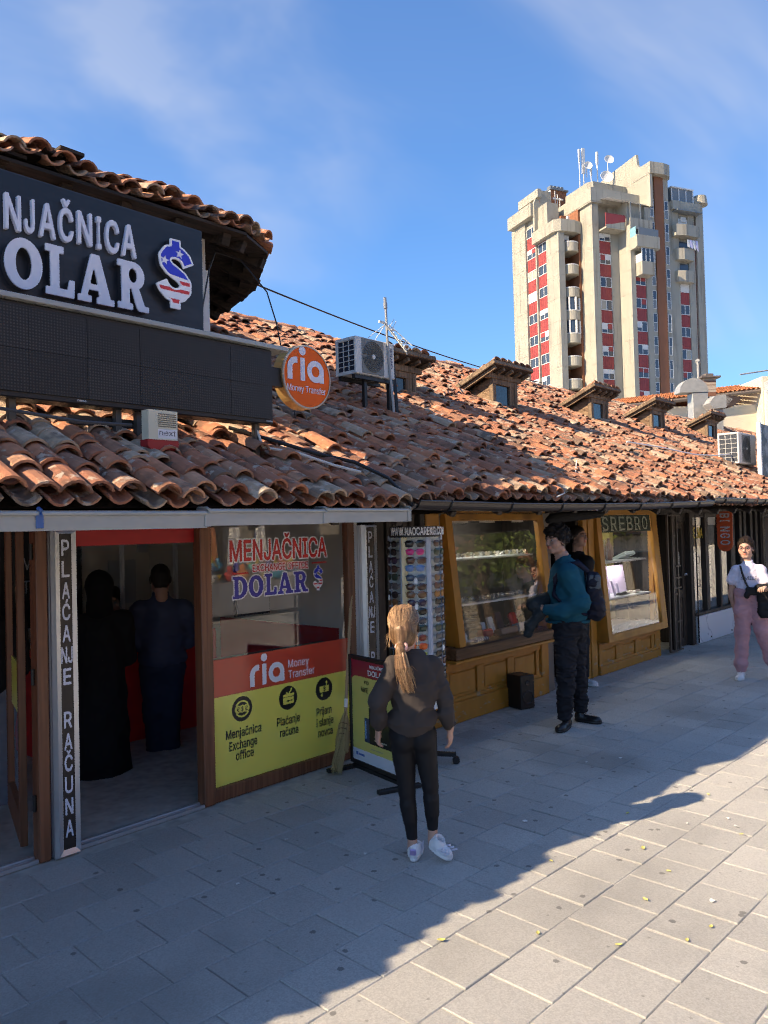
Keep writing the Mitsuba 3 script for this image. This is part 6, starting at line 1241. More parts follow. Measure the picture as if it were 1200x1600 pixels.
# ---- girl in black, seen from behind
M_swt = cloth('charcoal_jersey', (.050, .042, .040)); M_leg = cloth('black_leggings', (.012, .012, .014), .6)
M_shoe = mat('white_trainer', (.66, .66, .68), .4); M_sole = plain(.70, .70, .70, .6)
g = Body('person', 'girl in a dark sweatshirt and black leggings with a long fair ponytail, seen from behind', (3.217, 2.805, 0), (.46, .27, .20), (-.012, .0, 1.262), (.20, 1, .03), .95, roll=-.06); g.twist = .33
g.garment('sweatshirt', M_swt, [((.025, 0, 1.115), (.025, .005, 1.085), .048, .062), ((.025, .0, 1.06), (.022, .0, .95), .080, .098), ((-.062, 0, 1.058), (.118, 0, 1.055), .050, .050), ((.02, 0, .95), (.015, .0, .74), .095, .098), ((-.076, 0, 1.048), (-.160, -.010, .875), .051, .046), ((-.160, -.010, .875), (-.166, .03, .735), .045, .031), ((.132, 0, 1.045), (.198, -.010, .865), .051, .046), ((.198, -.010, .865), (.218, .03, .715), .045, .031), ((-.150, -.02, .80), (-.166, .0, .765), .038, .036), ((.200, -.02, .785), (.212, .0, .745), .038, .036)],
          ells=[((.022, .0, .95), (.128, .092, .20), (.1, 1, 0)), ((.016, .0, .765), (.136, .104, .085), (.1, 1, 0))], clips=[((0, 0, .692), (0, 0, -1)), ((.025, .01, 1.138), (0, .25, 1))], ripple=(.013, 9, 3, (1, 1, .5)), k=.014, h=.007)
def ring_trim(body, name, m, c, ru, rw, r, tilt=0., n=28):
    part(body.key, name, MB().tube([body.p((c[0]+ru*math.cos(a), c[1]+rw*math.sin(a), c[2]+tilt*math.cos(a)+.004*math.sin(a*3+c[0]*40))) for a in np.linspace(0, 2*math.pi, n)], r, 7), m, smooth=True)
ring_trim(g, 'collar', M_swt, (.024, .006, 1.128), .052, .050, .008)
for q in ((-.167, .029, .738), (.2195, .031, .718)): ring_trim(g, 'cuff', M_swt, q, .031, .031, .010, n=16)
g.garment('leggings', M_leg, [((-.042, 0, .68), (-.022, -.005, .37), .072, .045), ((-.022, -.005, .37), (.0, .0, .115), .045, .030), ((.078, 0, .68), (.106, -.01, .40), .072, .045), ((.106, -.01, .40), (.113, .02, .165), .045, .030), ((-.020, -.014, .30), (-.010, -.012, .22), .044, .038), ((.108, -.014, .33), (.112, .0, .25), .044, .038)],
          ells=[((-.032, -.028, .660), (.066, .075, .075), (.1, 1, 0)), ((.070, -.028, .660), (.066, .075, .075), (.1, 1, 0)), ((.018, .0, .72), (.108, .085, .09), (.1, 1, 0))], clips=[((0, 0, .108), (0, 0, -1))], ripple=(.004, 16, 4, (1, 1, .5)), h=.007, k=.012)
g.limb([(0, 0, .17), (.0, .0, .05)], [.026, .028]); g.limb([(.113, .02, .20), (.112, .02, .085)], [.026, .028])
g.limb([(-.172, .03, .78), (-.168, .035, .715)], [.024, .022]); g.limb([(.222, .03, .76), (.224, .035, .695)], [.024, .022])
g.hand((-.168, .035, .715), (-.12, .12, -1), (.85, .3, 0), (.2, 1, .0), .80, .55); g.hand((.224, .035, .692), (.02, .10, -1), (-.85, .3, 0), (-.2, 1, 0), .80, .45)
g.finish()
for (he, to) in (((.002, -.045, .002), (.035, .150, .002)), ((.092, .025, .055), (.205, -.055, .012))):
    k, a, d, upv, sd = g.shoe(he, to, M_shoe, M_sole, .070, .034, z=.86)
    part(k, 'heel_tab', MB().obox(a-d*.004+upv*.055, [d, sd, upv], [.006, .017, .016], .004), mat('holographic', (.55, .42, .72), .15, .7) if 'mat_holographic' not in scene else 'mat_holographic')
    for q in range(3): 
        for ss_ in (-1, 1): part(k, 'stripe', MB().obox(a+d*(.085+.022*q)+upv*(.045)+sd*ss_*.0355, [unit(d+upv*.8), sd, unit(upv-d*.8)], [.022, .003, .0045]), plain(.60, .58, .66, .4))
g.hair(M_hblond, [((0, -.016, .036), (.088, .108, .096)), ((0, -.050, -.035), (.080, .066, .080))], [((0, .055, .06), (0, 1, -.45))], (.007, 38, 5, (1, 1, .16)), cones=[((0, -.085, -.03), (-.005, -.122, -.082), .060, .022, .04), ((.0, -.122, -.082), (-.004, -.150, -.105), .020, .022, .02), ((-.004, -.150, -.105), (0, -.158, -.18), .024, .028, .02), ((0, -.158, -.18), (.010, -.150, -.27), .028, .010, .02)])
sr = np.random.default_rng(17); st1, st2, st3 = MB(), MB(), MB(); SQ = [st1, st2, st3, st2]
for q in range(420):                                                   # strands lying over the hair, drawn together at the band, then falling
    th = sr.uniform(-1.9, 1.9); el = sr.uniform(-.15, 1.35); p = []
    sc_ = 1.0+sr.random()*.02
    for t in np.linspace(0, 1, 7):
        e = el*(1-t)**.8-.75*t*.8; x = math.sin(th*(1-t)**1.1)
        c = A([.089*x*math.cos(e*.9), -.016-.109*math.cos(th*(1-t)**1.1)*math.cos(e*.6), .036+.098*math.sin(e)])
        c = c*(1-t**3)+A([-.002+.012*x, -.137, -.09])*t**3; p.append(c*1+unit(c-A([0, -.016, .03]))*.002*sc_)
    SQ[q % 4].tube([g.local(c) for c in p], .0013, 4)
for q in range(420):
    a, r0 = sr.uniform(0, 6.28), math.sqrt(sr.random()); x, y = math.cos(a)*r0, math.sin(a)*r0; L = .10+.15*math.sqrt(sr.random()); cu = sr.normal()*.006
    p = [A([.016*x, -.140+.016*y, -.088]), A([.034*x-.003, -.156+.032*y, -.135]), A([.043*x+.002, -.162+.036*y, -.20]), A([.036*x+.012+cu, -.156+.028*y, -.10-L*.75]), A([.026*x+.022+cu*2.0, -.148+.018*y, -.10-L])]
    SQ[q % 4].tube([g.local(c) for c in p], [.0020, .0022, .0022, .0018, .0008], 4)
for q in range(22):
    sg_ = -1 if q % 2 else 1; c0 = A([.080*sg_, -.05-.03*sr.random(), -.01-.07*sr.random()]); e1_ = sr.normal(size=3)*.012; st1.tube([g.local(c0), g.local(c0+A([.010*sg_, -.012, -.018])+e1_*.5), g.local(c0+A([.012*sg_, -.03, -.040])+e1_)], [.0007, .0006, .0003], 3)
part(g.key, 'hair_strands', st1, mat('hair_light', (.44, .28, .15), .4), kind='stuff'); part(g.key, 'hair_strands', st2, mat('hair_mid', (.19, .105, .052), .42), kind='stuff'); part(g.key, 'hair_strands', st3, mat('hair_deep', (.30, .18, .09), .42), kind='stuff')
sb_ = MB(); sb_.tube([g.local(A([.0+.027*math.cos(a), -.136+.016*math.sin(a)+.006*math.cos(a*7), -.090+.020*math.sin(a)+.004*math.sin(a*5)])) for a in np.linspace(0, 6.28, 25)], .0105, 7)
part(g.key, 'hair_tie', sb_, plain(.62, .36, .32, .6), smooth=True)
# ---- boy in teal
SK2 = (.42, .25, .185)
M_teal = cloth('teal_jersey', (.010, .075, .115)); M_jean = cloth('black_denim', (.014, .015, .020), .7); M_bshoe = plain(.012, .012, .013, .35)
b = Body('person', 'boy in a teal sweatshirt and dark jeans wearing a navy rucksack by the first window', (6.268, 3.535, 0), SK2, (-.080, 0, 1.660), (-.78, -.62, -.02), 1.02)
b.garment('sweatshirt', M_teal, [((-.03, .02, 1.475), (-.02, .03, 1.43), .068, .085), ((.0, -.16, 1.375), (.02, .20, 1.375), .078, .078), ((.0, .03, 1.34), (.0, .03, 1.02), .145, .145), ((.02, -.17, 1.365), (.115, -.205, 1.115), .080, .068), ((.115, -.205, 1.115), (-.045, -.215, 1.045), .068, .056), ((-.045, -.215, 1.045), (-.185, -.175, 1.055), .056, .038), ((.02, .21, 1.365), (.05, .26, 1.12), .080, .066), ((.05, .26, 1.12), (-.15, .06, 1.05), .062, .045)],
          ells=[((-.005, .03, 1.20), (.215, .165, .24), (-.95, -.3, 0)), ((-.005, .03, 1.01), (.205, .172, .13), (-.95, -.3, 0))], clips=[((0, 0, .922), (0, 0, -1)), ((-.035, .02, 1.505), (-.45, 0, 1))], ripple=(.013, 6, 6, (1, 1, .8)), h=.010, k=.04)
ring_trim(b, 'hem', M_teal, (-.005, .03, .935), .185, .158, .016); ring_trim(b, 'collar', M_teal, (-.028, .022, 1.492), .062, .064, .010, .03)
b.garment('jeans', M_jean, [((-.02, -.04, .88), (-.035, -.09, .47), .108, .078), ((-.035, -.09, .47), (-.055, -.10, .12), .078, .060), ((.045, .10, .88), (.065, .12, .48), .108, .078), ((.065, .12, .48), (.085, .15, .12), .076, .060)],
          ells=[((.01, .03, .90), (.175, .148, .13), (-.95, -.3, 0))], clips=[((0, 0, .085), (0, 0, -1))], ripple=(.022, 9, 7, (1, 1, 1.5)), h=.0085, k=.018)
b.limb([(-.15, -.185, 1.055), (-.215, -.165, 1.062)], [.030, .027]); b.limb([(-.13, .07, 1.05), (-.19, .03, 1.06)], [.030, .027])
b.limb([(-.03, .02, 1.52), (-.02, .03, 1.42)], [.055, .06])
b.hand((-.205, -.165, 1.06), (-1, .35, -.1), (.3, .9, -.3), (-.3, .3, 1), 1.0, .75); b.hand((-.18, .04, 1.06), (-1, -.3, 0), (0, -.5, -.8), (-.2, -1, .3), 1.0, .8)
b.finish()
b.shoe((-.020, -.065, .002), (-.115, -.300, .002), M_bshoe, M_black, .10, .047); b.shoe((.035, .16, .002), (.265, .07, .002), M_bshoe, M_black, .10, .047)
b.hair(M_hblack, [((0, -.016, .046), (.086, .106, .096)), ((0, .045, .085), (.066, .050, .040))], [((0, .066, .052), (0, .75, -.66)), ((0, -.02, -.055), (0, .35, -1))], (.030, 30, 2, (1, 1, 1)), h=.0055)
rk = thing('rucksack', 'navy rucksack with a grey top pocket worn by the boy in teal', 'rucksack')
f = Field(b.p((.12, -.25, .85))-.25, b.p((.30, .25, 1.45))+.25, .010); Rb = np.stack([b.r, b.f, EZ], 1)
f.box(b.p((.215, .06, 1.16)), (.072, .135, .205), .05, R=Rb, rd=.06).ell(b.p((.265, .05, 1.05)), (.062, .12, .115), .04, R=Rb).ripple(.016, 10, 4); f.clip(b.p((.150, 0, 1.1)), b.d((-1, 0, .1)))
part(rk, 'body', f.mesh(), cloth('navy_nylon', (.010, .011, .022), .6), smooth=True)
f = Field(b.p((.15, -.25, 1.1))-.2, b.p((.30, .25, 1.45))+.2, .009); f.box(b.p((.228, .04, 1.28)), (.062, .120, .075), .03, R=Rb, rd=.04).ripple(.006, 12, 5); f.clip(b.p((.165, 0, 1.1)), b.d((-1, 0, 0))); part(rk, 'top_pocket', f.mesh(), cloth('grey_nylon', (.085, .10, .11), .6), smooth=True)
for sgn in (-1, 1): part(rk, 'strap', MB().tube([b.p(q) for q in ((.18, .03+sgn*.10, 1.38), (.10, .03+sgn*.15, 1.455), (.0, .03+sgn*.165, 1.44), (-.10, .03+sgn*.16, 1.32), (-.12, .03+sgn*.165, 1.18), (.0, .03+sgn*.195, 1.06), (.16, .03+sgn*.14, 1.0))], [.022, .026, .028, .026, .022, .014, .014], 8), cloth('navy_strap', (.010, .012, .028), .6) if sgn < 0 else 'mat_navy_strap', smooth=True)
jk = MB(); Mj = cloth('slate_quilt', (.022, .030, .036), .6)
f = Field(b.p((-.34, -.3, .85))-.12, b.p((-.1, .2, 1.2))+.12, .009)
f.cone(b.p((-.30, -.12, 1.10)), b.p((-.14, .06, 1.13)), .060, .066, .03).cone(b.p((-.22, -.13, 1.04)), b.p((-.335, -.12, .91)), .050, .042, .03).cone(b.p((-.335, -.12, .91)), b.p((-.355, -.12, .84)), .042, .036, .02).ripple(.012, 16, 3)
solo('folded_jacket', 'dark slate quilted jacket rolled over the hands of the boy in teal', 'jacket', f.mesh(), Mj, smooth=True)
# ---- boy behind in black
c = Body('person', 'young man with cropped dark hair and a black top standing in the shadowy gap', (7.96, 4.43, 0), (.36, .22, .165), (.085, 0, 1.66), (.80, -.52, .05), 1.0)
c.garment('black_top', M_leg, [((.08, .02, 1.48), (.07, .02, 1.42), .062, .08), ((-.06, .14, 1.37), (.16, -.10, 1.37), .075, .075), ((.06, .02, 1.34), (.04, .02, 1.0), .14, .14), ((-.08, .16, 1.36), (-.12, .2, 1.08), .075, .06), ((.18, -.12, 1.36), (.14, -.16, 1.08), .075, .06), ((.14, -.16, 1.08), (.16, -.1, .85), .06, .045), ((-.12, .2, 1.08), (-.1, .2, .85), .06, .045)], ells=[((.05, .02, 1.15), (.19, .13, .25), (.8, -.5, 0))], clips=[((0, 0, .90), (0, 0, -1)), ((.08, .02, 1.505), (.3, 0, 1))], ripple=(.01, 7, 8, (1, 1, .8)), h=.011)
c.garment('trousers', M_jean, [((.0, .06, .88), (-.02, .06, .47), .10, .075), ((-.02, .06, .47), (-.02, .08, .1), .075, .06), ((.09, -.04, .88), (.10, -.05, .47), .10, .075), ((.10, -.05, .47), (.10, -.06, .1), .075, .06)], ells=[((.05, .02, .90), (.165, .13, .12), (.8, -.5, 0))], clips=[((0, 0, .08), (0, 0, -1))], h=.011)
c.limb([(.16, -.1, .88), (.165, -.09, .82)], [.03, .027]); c.limb([(-.1, .2, .88), (-.1, .2, .82)], [.03, .027]); c.limb([(.08, .02, 1.54), (.07, .02, 1.42)], [.054, .06]); c.hand((.165, -.09, .82), (0, -.1, -1), (-.9, 0, 0), (.2, -1, 0)); c.hand((-.1, .2, .82), (0, -.1, -1), (.9, 0, 0), (.2, -1, 0)); c.finish()
c.shoe((.06, -.02, .002), (.24, -.20, .002), M_shoe, M_sole, .09, .045); c.shoe((-.06, .10, .002), (.14, -.02, .002), M_shoe, M_sole, .09, .045)
c.hair(M_hblack, [((0, -.016, .040), (.079, .099, .091))], [((0, .070, .056), (0, .75, -.66)), ((0, -.02, -.050), (0, .35, -1))], (.004, 40, 3, (1, 1, 1)))
# ---- girl in pink trousers
M_tee = cloth('white_cotton', (.60, .58, .70)); M_pink = cloth('pink_cotton', (.42, .24, .27))
d_ = Body('person', 'girl with glasses in a white printed top and pink trousers walking towards the camera', (9.32, 2.98, 0), (.47, .29, .22), (.015, 0, 1.478), (-.18, -1, -.02), .98)
d_.garment('printed_top', M_tee, [((.03, 0, 1.315), (.03, 0, 1.28), .052, .075), ((-.085, 0, 1.225), (.155, 0, 1.225), .058, .058), ((.035, 0, 1.20), (.03, 0, 1.06), .10, .10), ((-.09, 0, 1.215), (-.135, .0, 1.115), .060, .060), ((.16, 0, 1.215), (.20, -.03, 1.115), .060, .060)], ells=[((.033, 0, 1.13), (.140, .098, .17), (0, -1, 0)), ((.03, 0, 1.05), (.128, .095, .10), (0, -1, 0))], clips=[((0, 0, 1.0), (0, 0, -1)), ((.03, -.02, 1.335), (0, -.35, 1))], ripple=(.009, 9, 9, (1, 1, .7)), h=.008, k=.03)
d_.garment('trousers', M_pink, [((-.020, 0, .96), (-.05, -.02, .53), .096, .076), ((-.05, -.02, .53), (-.075, -.04, .17), .076, .066), ((-.075, -.04, .17), (-.075, -.04, .115), .075, .052), ((.090, 0, .96), (.155, -.02, .55), .096, .076), ((.155, -.02, .55), (.235, .10, .21), .076, .064), ((.235, .10, .21), (.245, .11, .16), .07, .05), ((-.065, -.06, .86), (-.085, -.07, .76), .045, .045), ((.13, -.06, .86), (.14, -.07, .74), .045, .05)], ells=[((.032, 0, .97), (.150, .110, .10), (0, -1, 0))], clips=[((0, 0, 1.045), (0, 0, 1))], ripple=(.012, 10, 10, (1, 1, 1)), h=.0085, k=.025)
d_.limb([(-.13, .0, 1.15), (-.155, .05, .93), (-.12, .12, .75)], [.036, .032, .022]); d_.limb([(.195, -.02, 1.15), (.225, -.07, .985), (.19, -.24, 1.045)], [.036, .032, .024]); d_.limb([(-.075, -.04, .16), (-.075, -.04, .05)], [.03, .03]); d_.limb([(.245, .11, .2), (.25, .12, .09)], [.03, .03]); d_.limb([(.02, 0, 1.39), (.03, 0, 1.27)], [.046, .052])
d_.hand((.19, -.235, 1.045), (-.35, -.9, .0), (0, .1, -1), (-1, .2, .1), .9, .6); d_.hand((-.12, .12, .75), (.1, .2, -1), (.8, -.3, 0), (0, -1, 0), .9, .5); d_.finish()
d_.shoe((-.070, .005, .002), (-.105, -.225, .002), M_shoe, M_sole, .085, .045); d_.shoe((.250, .16, .055), (.235, -.05, .004), M_shoe, M_sole, .085, .045)
d_.hair(M_hbrown, [((0, -.022, .042), (.085, .102, .096)), ((0, -.055, -.02), (.090, .06, .07)), ((.01, -.10, .085), (.050, .045, .048))], [((0, .058, .060), (0, .75, -.66)), ((0, -.03, -.060), (0, .3, -1))], (.012, 30, 6, (1, 1, .5)))
fw = MB(); fq = np.random.default_rng(44)
for q in range(150):
    a = fq.uniform(-2.4, 2.4); e0 = fq.uniform(.35, 1.3); n0 = A([math.sin(a)*math.cos(e0), math.cos(a)*math.cos(e0), math.sin(e0)]); c0 = A([0, -.022, .040])+n0*A([.082, .100, .094])
    t0 = unit(A([0, -.10, .085])-c0); c0[2] = max(c0[2], .058+.35*(c0[1]-.05)); fw.tube([d_.local(c0), d_.local(c0+t0*.02+n0*fq.uniform(.002, .010)), d_.local(c0+t0*.045+n0*fq.uniform(.0, .012)+fq.normal(size=3)*.004)], [.0011, .0010, .0004], 3)
part(d_.key, 'hair_strands', fw, M_hbrown, kind='stuff')
eg = MB()
for sx in (-1, 1): eg.tube([d_.local((sx*.032+.024*math.cos(a), .104-.05*abs(math.cos(a)*.2*sx), .004+.018*math.sin(a))) for a in np.linspace(0, 6.28, 17)], .0024, 5).tube([d_.local((sx*.056, .098, .008)), d_.local((sx*.078, .02, .008))], .002, 5)
eg.tube([d_.local((-.009, .112, .008)), d_.local((.009, .112, .008))], .0024, 5); solo('eyeglasses', 'red brown eyeglasses worn by the girl in pink trousers', 'glasses', eg, plain(.16, .03, .03, .3))
def on_chest(text, u0, u1, z, h_, m, body, y0, parent):
    V, F = letters(text, (0, 0, 0), (1, 0, 0), (0, 1, 0), u1-u0, h_, .002, True); u = u0+V[:, 0]; w = y0+.55*(u-.033)**2*1.6-V[:, 2]
    part(parent, 'print', (body.a+u[:, None]*body.r+w[:, None]*body.f+(z+V[:, 1:2])*EZ, F), m)
on_chest('SMILE', -.045, .125, 1.125, .038, plain(.18, .18, .24, .7), d_, -.112, d_.key)
bg = thing('camera_bag', 'small black shoulder bag on a strap across the white top', 'bag'); f = Field(d_.p((.0, -.3, .9)), d_.p((.15, -.05, 1.1))+.1, .008) if False else Field(d_.p((.045, -.15, 1.0))-.14, d_.p((.045, -.15, 1.0))+.14, .008)
f.box(d_.p((.055, -.145, 1.0)), (.060, .035, .045), .02, R=np.stack([d_.r, d_.f, EZ], 1), rd=.02).ell(d_.p((.01, -.16, .955)), (.045, .03, .04), .01).ripple(.004, 14, 2); part(bg, 'pouch', f.mesh(), M_leg, smooth=True)
part(bg, 'strap', MB().tube([d_.p(q) for q in ((-.055, .0, 1.285), (-.045, -.075, 1.27), (-.03, -.122, 1.20), (.0, -.13, 1.10), (.03, -.135, 1.03))], .011, 6), M_black)
f = Field(d_.p((.2, -.15, .9))-.28, d_.p((.2, -.15, .9))+.28, .011); f.cone(d_.p((.13, -.14, 1.02)), d_.p((.28, -.12, 1.03)), .055, .06, .03).box(d_.p((.215, -.12, .86)), (.095, .035, .15), .04, R=np.stack([d_.r, d_.f, EZ], 1), rd=.03).ripple(.014, 11, 5)
solo('black_jacket', 'black jacket carried over the arm of the girl in pink trousers', 'jacket', f.mesh(), M_leg, smooth=True)
# ---- man at the counter
M_navy = cloth('navy_jacket', (.045, .060, .115), .6); M_den = cloth('dark_denim', (.022, .030, .060), .75)
m_ = Body('person', 'man in a navy jacket standing at the red counter with his back to the door', (3.56, 5.86, -.15), (.34, .20, .15), (.0, 0, 1.575), (-.12, 1, -.12), 1.02)
m_.garment('jacket', M_navy, [((.0, 0, 1.44), (.0, 0, 1.38), .072, .09), ((-.15, 0, 1.31), (.17, 0, 1.31), .085, .085), ((.01, .0, 1.28), (.01, .0, .95), .15, .16), ((-.165, 0, 1.305), (-.205, -.01, 1.06), .085, .07), ((-.205, -.01, 1.06), (-.21, .24, 1.10), .068, .045), ((.185, 0, 1.30), (.215, .02, 1.04), .085, .07), ((.215, .02, 1.04), (.14, .25, 1.06), .066, .045)], ells=[((.01, 0, 1.12), (.215, .150, .25), (0, 1, 0)), ((.01, 0, .92), (.205, .155, .12), (0, 1, 0))], clips=[((0, 0, .80), (0, 0, -1)), ((0, 0, 1.475), (0, .3, 1))], ripple=(.014, 6, 11, (1, 1, .7)), h=.011)
m_.garment('jeans', M_den, [((-.07, 0, .84), (-.07, .01, .45), .112, .085), ((-.07, .01, .45), (-.06, .02, .06), .085, .07), ((.08, 0, .84), (.06, .02, .45), .112, .085), ((.06, .02, .45), (.055, .04, .06), .085, .07)], ells=[((.01, 0, .84), (.18, .14, .12), (0, 1, 0))], clips=[((0, 0, .05), (0, 0, -1))], ripple=(.01, 8, 12, (1, 1, 1)), h=.011)
m_.limb([(-.205, .20, 1.095), (-.20, .27, 1.13)], [.03, .027]); m_.limb([(.14, .2, 1.06), (.13, .28, 1.08)], [.03, .027]); m_.limb([(0, 0, 1.49), (0, 0, 1.38)], [.058, .064])
m_.hand((-.20, .26, 1.12), (-.2, .4, 1), (.4, .8, -.2), (.7, 0, .3), 1.05, .6); m_.hand((.13, .27, 1.08), (-.3, 1, .2), (-.5, 0, -.8), (-.5, 0, .8), 1.05, .6); m_.finish()
m_.shoe((-.06, -.03, .002), (-.15, .20, .002), M_bshoe, M_black, .08, .048); m_.shoe((.06, -.03, .002), (.04, .23, .002), M_bshoe, M_black, .08, .048)
m_.hair(M_hblack, [((0, -.016, .036), (.081, .101, .093)), ((0, -.055, -.03), (.070, .055, .062))], [((0, .070, .056), (0, .75, -.66)), ((0, -.03, -.060), (0, .3, -1))], (.003, 40, 4, (1, 1, 1)))
solo('phone', 'dark phone held up in the left hand of the man at the counter', 'phone', MB().obox(m_.p((-.235, .33, 1.19)), [m_.r, m_.f, EZ], [.037, .006, .075], .004), M_black)
# ---- woman in a long dark coat, clerk, and the person beyond the folded door
e_ = Body('person', 'woman in a long black coat and headscarf standing in the dark doorway', (2.92, 5.72, -.15), (.26, .15, .11), (.02, 0, 1.53), (.2, 1, 0), 1.0)
e_.garment('long_coat', cloth('black_wool', (.011, .011, .013), .95), [((.02, 0, 1.40), (.02, 0, 1.3), .075, .10), ((-.15, 0, 1.28), (.18, 0, 1.28), .085, .085), ((.01, 0, 1.2), (.0, 0, .1), .17, .23), ((-.17, 0, 1.27), (-.21, .06, 1.0), .08, .07), ((.19, 0, 1.27), (.22, .06, 1.0), .08, .07), ((-.21, .06, 1.0), (-.10, .25, 1.02), .068, .05), ((.22, .06, 1.0), (.12, .26, 1.02), .068, .05)], clips=[((0, 0, .04), (0, 0, -1))], ripple=(.022, 6, 13, (1, 1, .25)), h=.013)
e_.garment('headscarf', cloth('black_scarf', (.006, .006, .007), .95), [((.02, -.03, 1.38), (.02, -.02, 1.48), .10, .09)], ells=[((.02, -.02, 1.57), (.105, .125, .125), (.2, 1, 0))], clips=[((.02, .065, 1.5), (.2, 1, 0))], ripple=(.006, 12, 2, (1, 1, 1)), h=.010)
e_.hand((-.09, .27, 1.02), (.3, 1, 0), (0, 0, -1), (1, 0, 0), .9, .5); e_.hand((.11, .28, 1.02), (-.3, 1, 0), (0, 0, -1), (-1, 0, 0), .9, .5); e_.finish()
for q in (-1, 1): e_.shoe((.08*q, -.02, .002), (.10*q, .22, .002), M_bshoe, M_black, .08, .045)
k_ = Body('person', 'clerk with black hair sitting low behind the red counter', (3.72, 6.98, -.15), (.36, .22, .16), (.0, 0, 1.33), (-.1, -1, -.2), 1.0)
k_.garment('dark_top', M_leg, [((0, 0, 1.2), (0, 0, 1.13), .06, .08), ((-.15, 0, 1.08), (.15, 0, 1.08), .07, .07), ((0, 0, 1.05), (0, 0, .6), .14, .15), ((-.16, 0, 1.07), (-.2, -.12, .86), .07, .06), ((.16, 0, 1.07), (.2, -.12, .86), .07, .06), ((-.2, -.12, .86), (-.1, -.3, .9), .055, .04), ((.2, -.12, .86), (.1, -.3, .9), .055, .04)], h=.012)
k_.hand((-.1, -.31, .9), (.2, -1, .1), (0, 0, -1), (1, 0, 0), .9, .5); k_.hand((.1, -.31, .9), (-.2, -1, .1), (0, 0, -1), (-1, 0, 0), .9, .5); k_.finish()
k_.hair(M_hblack, [((0, -.018, .042), (.092, .110, .100)), ((0, -.05, -.05), (.088, .07, .09))], [((0, .066, .05), (0, .75, -.66))], (.006, 26, 6, (1, 1, .4)))
l_ = Body('person', 'person in grey trousers partly seen beyond the folded glass door at the left edge', (2.16, 5.62, -.15), (.36, .22, .16), (-.11, 0, 1.62), (.3, 1, 0), 1.0)
l_.garment('dark_coat', M_leg, [((-.1, 0, 1.47), (-.1, 0, 1.4), .065, .09), ((-.26, 0, 1.34), (.07, 0, 1.34), .08, .08), ((-.1, 0, 1.3), (-.1, 0, .95), .15, .16), ((-.28, 0, 1.33), (-.31, 0, 1.05), .08, .065), ((.09, 0, 1.33), (.12, .02, 1.05), .08, .065), ((-.31, 0, 1.05), (-.28, .15, .88), .06, .045), ((.12, .02, 1.05), (.08, .2, .92), .06, .045)], clips=[((0, 0, .84), (0, 0, -1))], h=.012, ripple=(.01, 7, 3, (1, 1, .7)))
l_.garment('grey_trousers', cloth('grey_cotton', (.16, .17, .20), .8), [((-.17, 0, .88), (-.17, 0, .45), .11, .09), ((-.17, 0, .45), (-.17, .02, .08), .09, .075), ((-.02, 0, .88), (-.01, -.01, .45), .11, .09), ((-.01, -.01, .45), (.0, -.02, .08), .09, .075)], ells=[((-.1, 0, .88), (.18, .14, .12), (0, 1, 0))], clips=[((0, 0, .06), (0, 0, -1))], h=.012, ripple=(.012, 8, 5, (1, 1, 1)))
l_.hand((-.28, .16, .87), (0, .3, -1), (1, 0, 0), (0, 1, 0)); l_.hand((.08, .2, .9), (0, .6, -.8), (-1, 0, 0), (0, 1, 0)); l_.finish()
l_.shoe((.0, -.08, .002), (.06, .18, .002), M_shoe, M_sole, .08, .046); l_.shoe((-.17, -.04, .002), (-.2, .22, .002), M_shoe, M_sole, .08, .046)
l_.hair(M_hblack, [((0, -.016, .040), (.084, .104, .096))], [((0, .070, .056), (0, .75, -.66)), ((0, -.03, -.06), (0, .3, -1))], (.005, 30, 4, (1, 1, 1)))

# ---- shopkeeper reaching into the first ochre window from inside
w_ = Body('person', 'woman with long reddish hair reaching into the first ochre window from inside', (7.295, 4.63, 0), (.48, .29, .22), (-.01, 0, 1.345), (-.80, -.60, -.12), .98, line=(.05,))
w_.garment('olive_top', cloth('olive_cotton', (.17, .15, .09)), [((.03, .02, 1.17), (.05, .03, 1.12), .05, .07), ((-.04, -.10, 1.06), (.16, .12, 1.06), .06, .06), ((.07, .03, 1.05), (.10, .05, .75), .11, .12), ((-.03, -.10, 1.05), (-.06, -.12, .92), .058, .05), ((.17, .12, 1.05), (.20, .10, .82), .058, .05)], ells=[((.085, .04, .90), (.15, .11, .22), (-.8, -.6, 0))], clips=[((0, 0, .62), (0, 0, -1)), ((.03, .02, 1.18), (-.3, 0, 1))], ripple=(.01, 8, 3, (1, 1, .6)))
w_.limb([(-.055, -.115, .95), (-.075, -.13, .88), (-.135, -.16, .775)], [.036, .032, .022]); w_.limb([(.20, .10, .86), (.19, .02, .72)], [.034, .024]); w_.hand((-.133, -.158, .78), (-.35, -.2, -1), (-.5, .4, .1), (-.3, -1, .2), .9, .6); w_.hand((.19, .02, .73), (0, -.5, -1), (-1, 0, 0), (0, -1, .2), .9, .5); w_.finish()
w_.hair(mat('auburn_hair', f_hair((.05, .018, .008), (.20, .085, .035)), .5), [((0, -.018, .040), (.086, .106, .098)), ((0, -.06, -.06), (.092, .06, .11))], [((0, .062, .058), (0, .75, -.66))], (.010, 24, 6, (1, 1, .3)), cones=[((.065, -.02, -.06), (.085, .035, -.26), .040, .026, .03), ((-.065, -.02, -.06), (-.085, .035, -.26), .040, .026, .03)])
for q in BODIES: q.close()
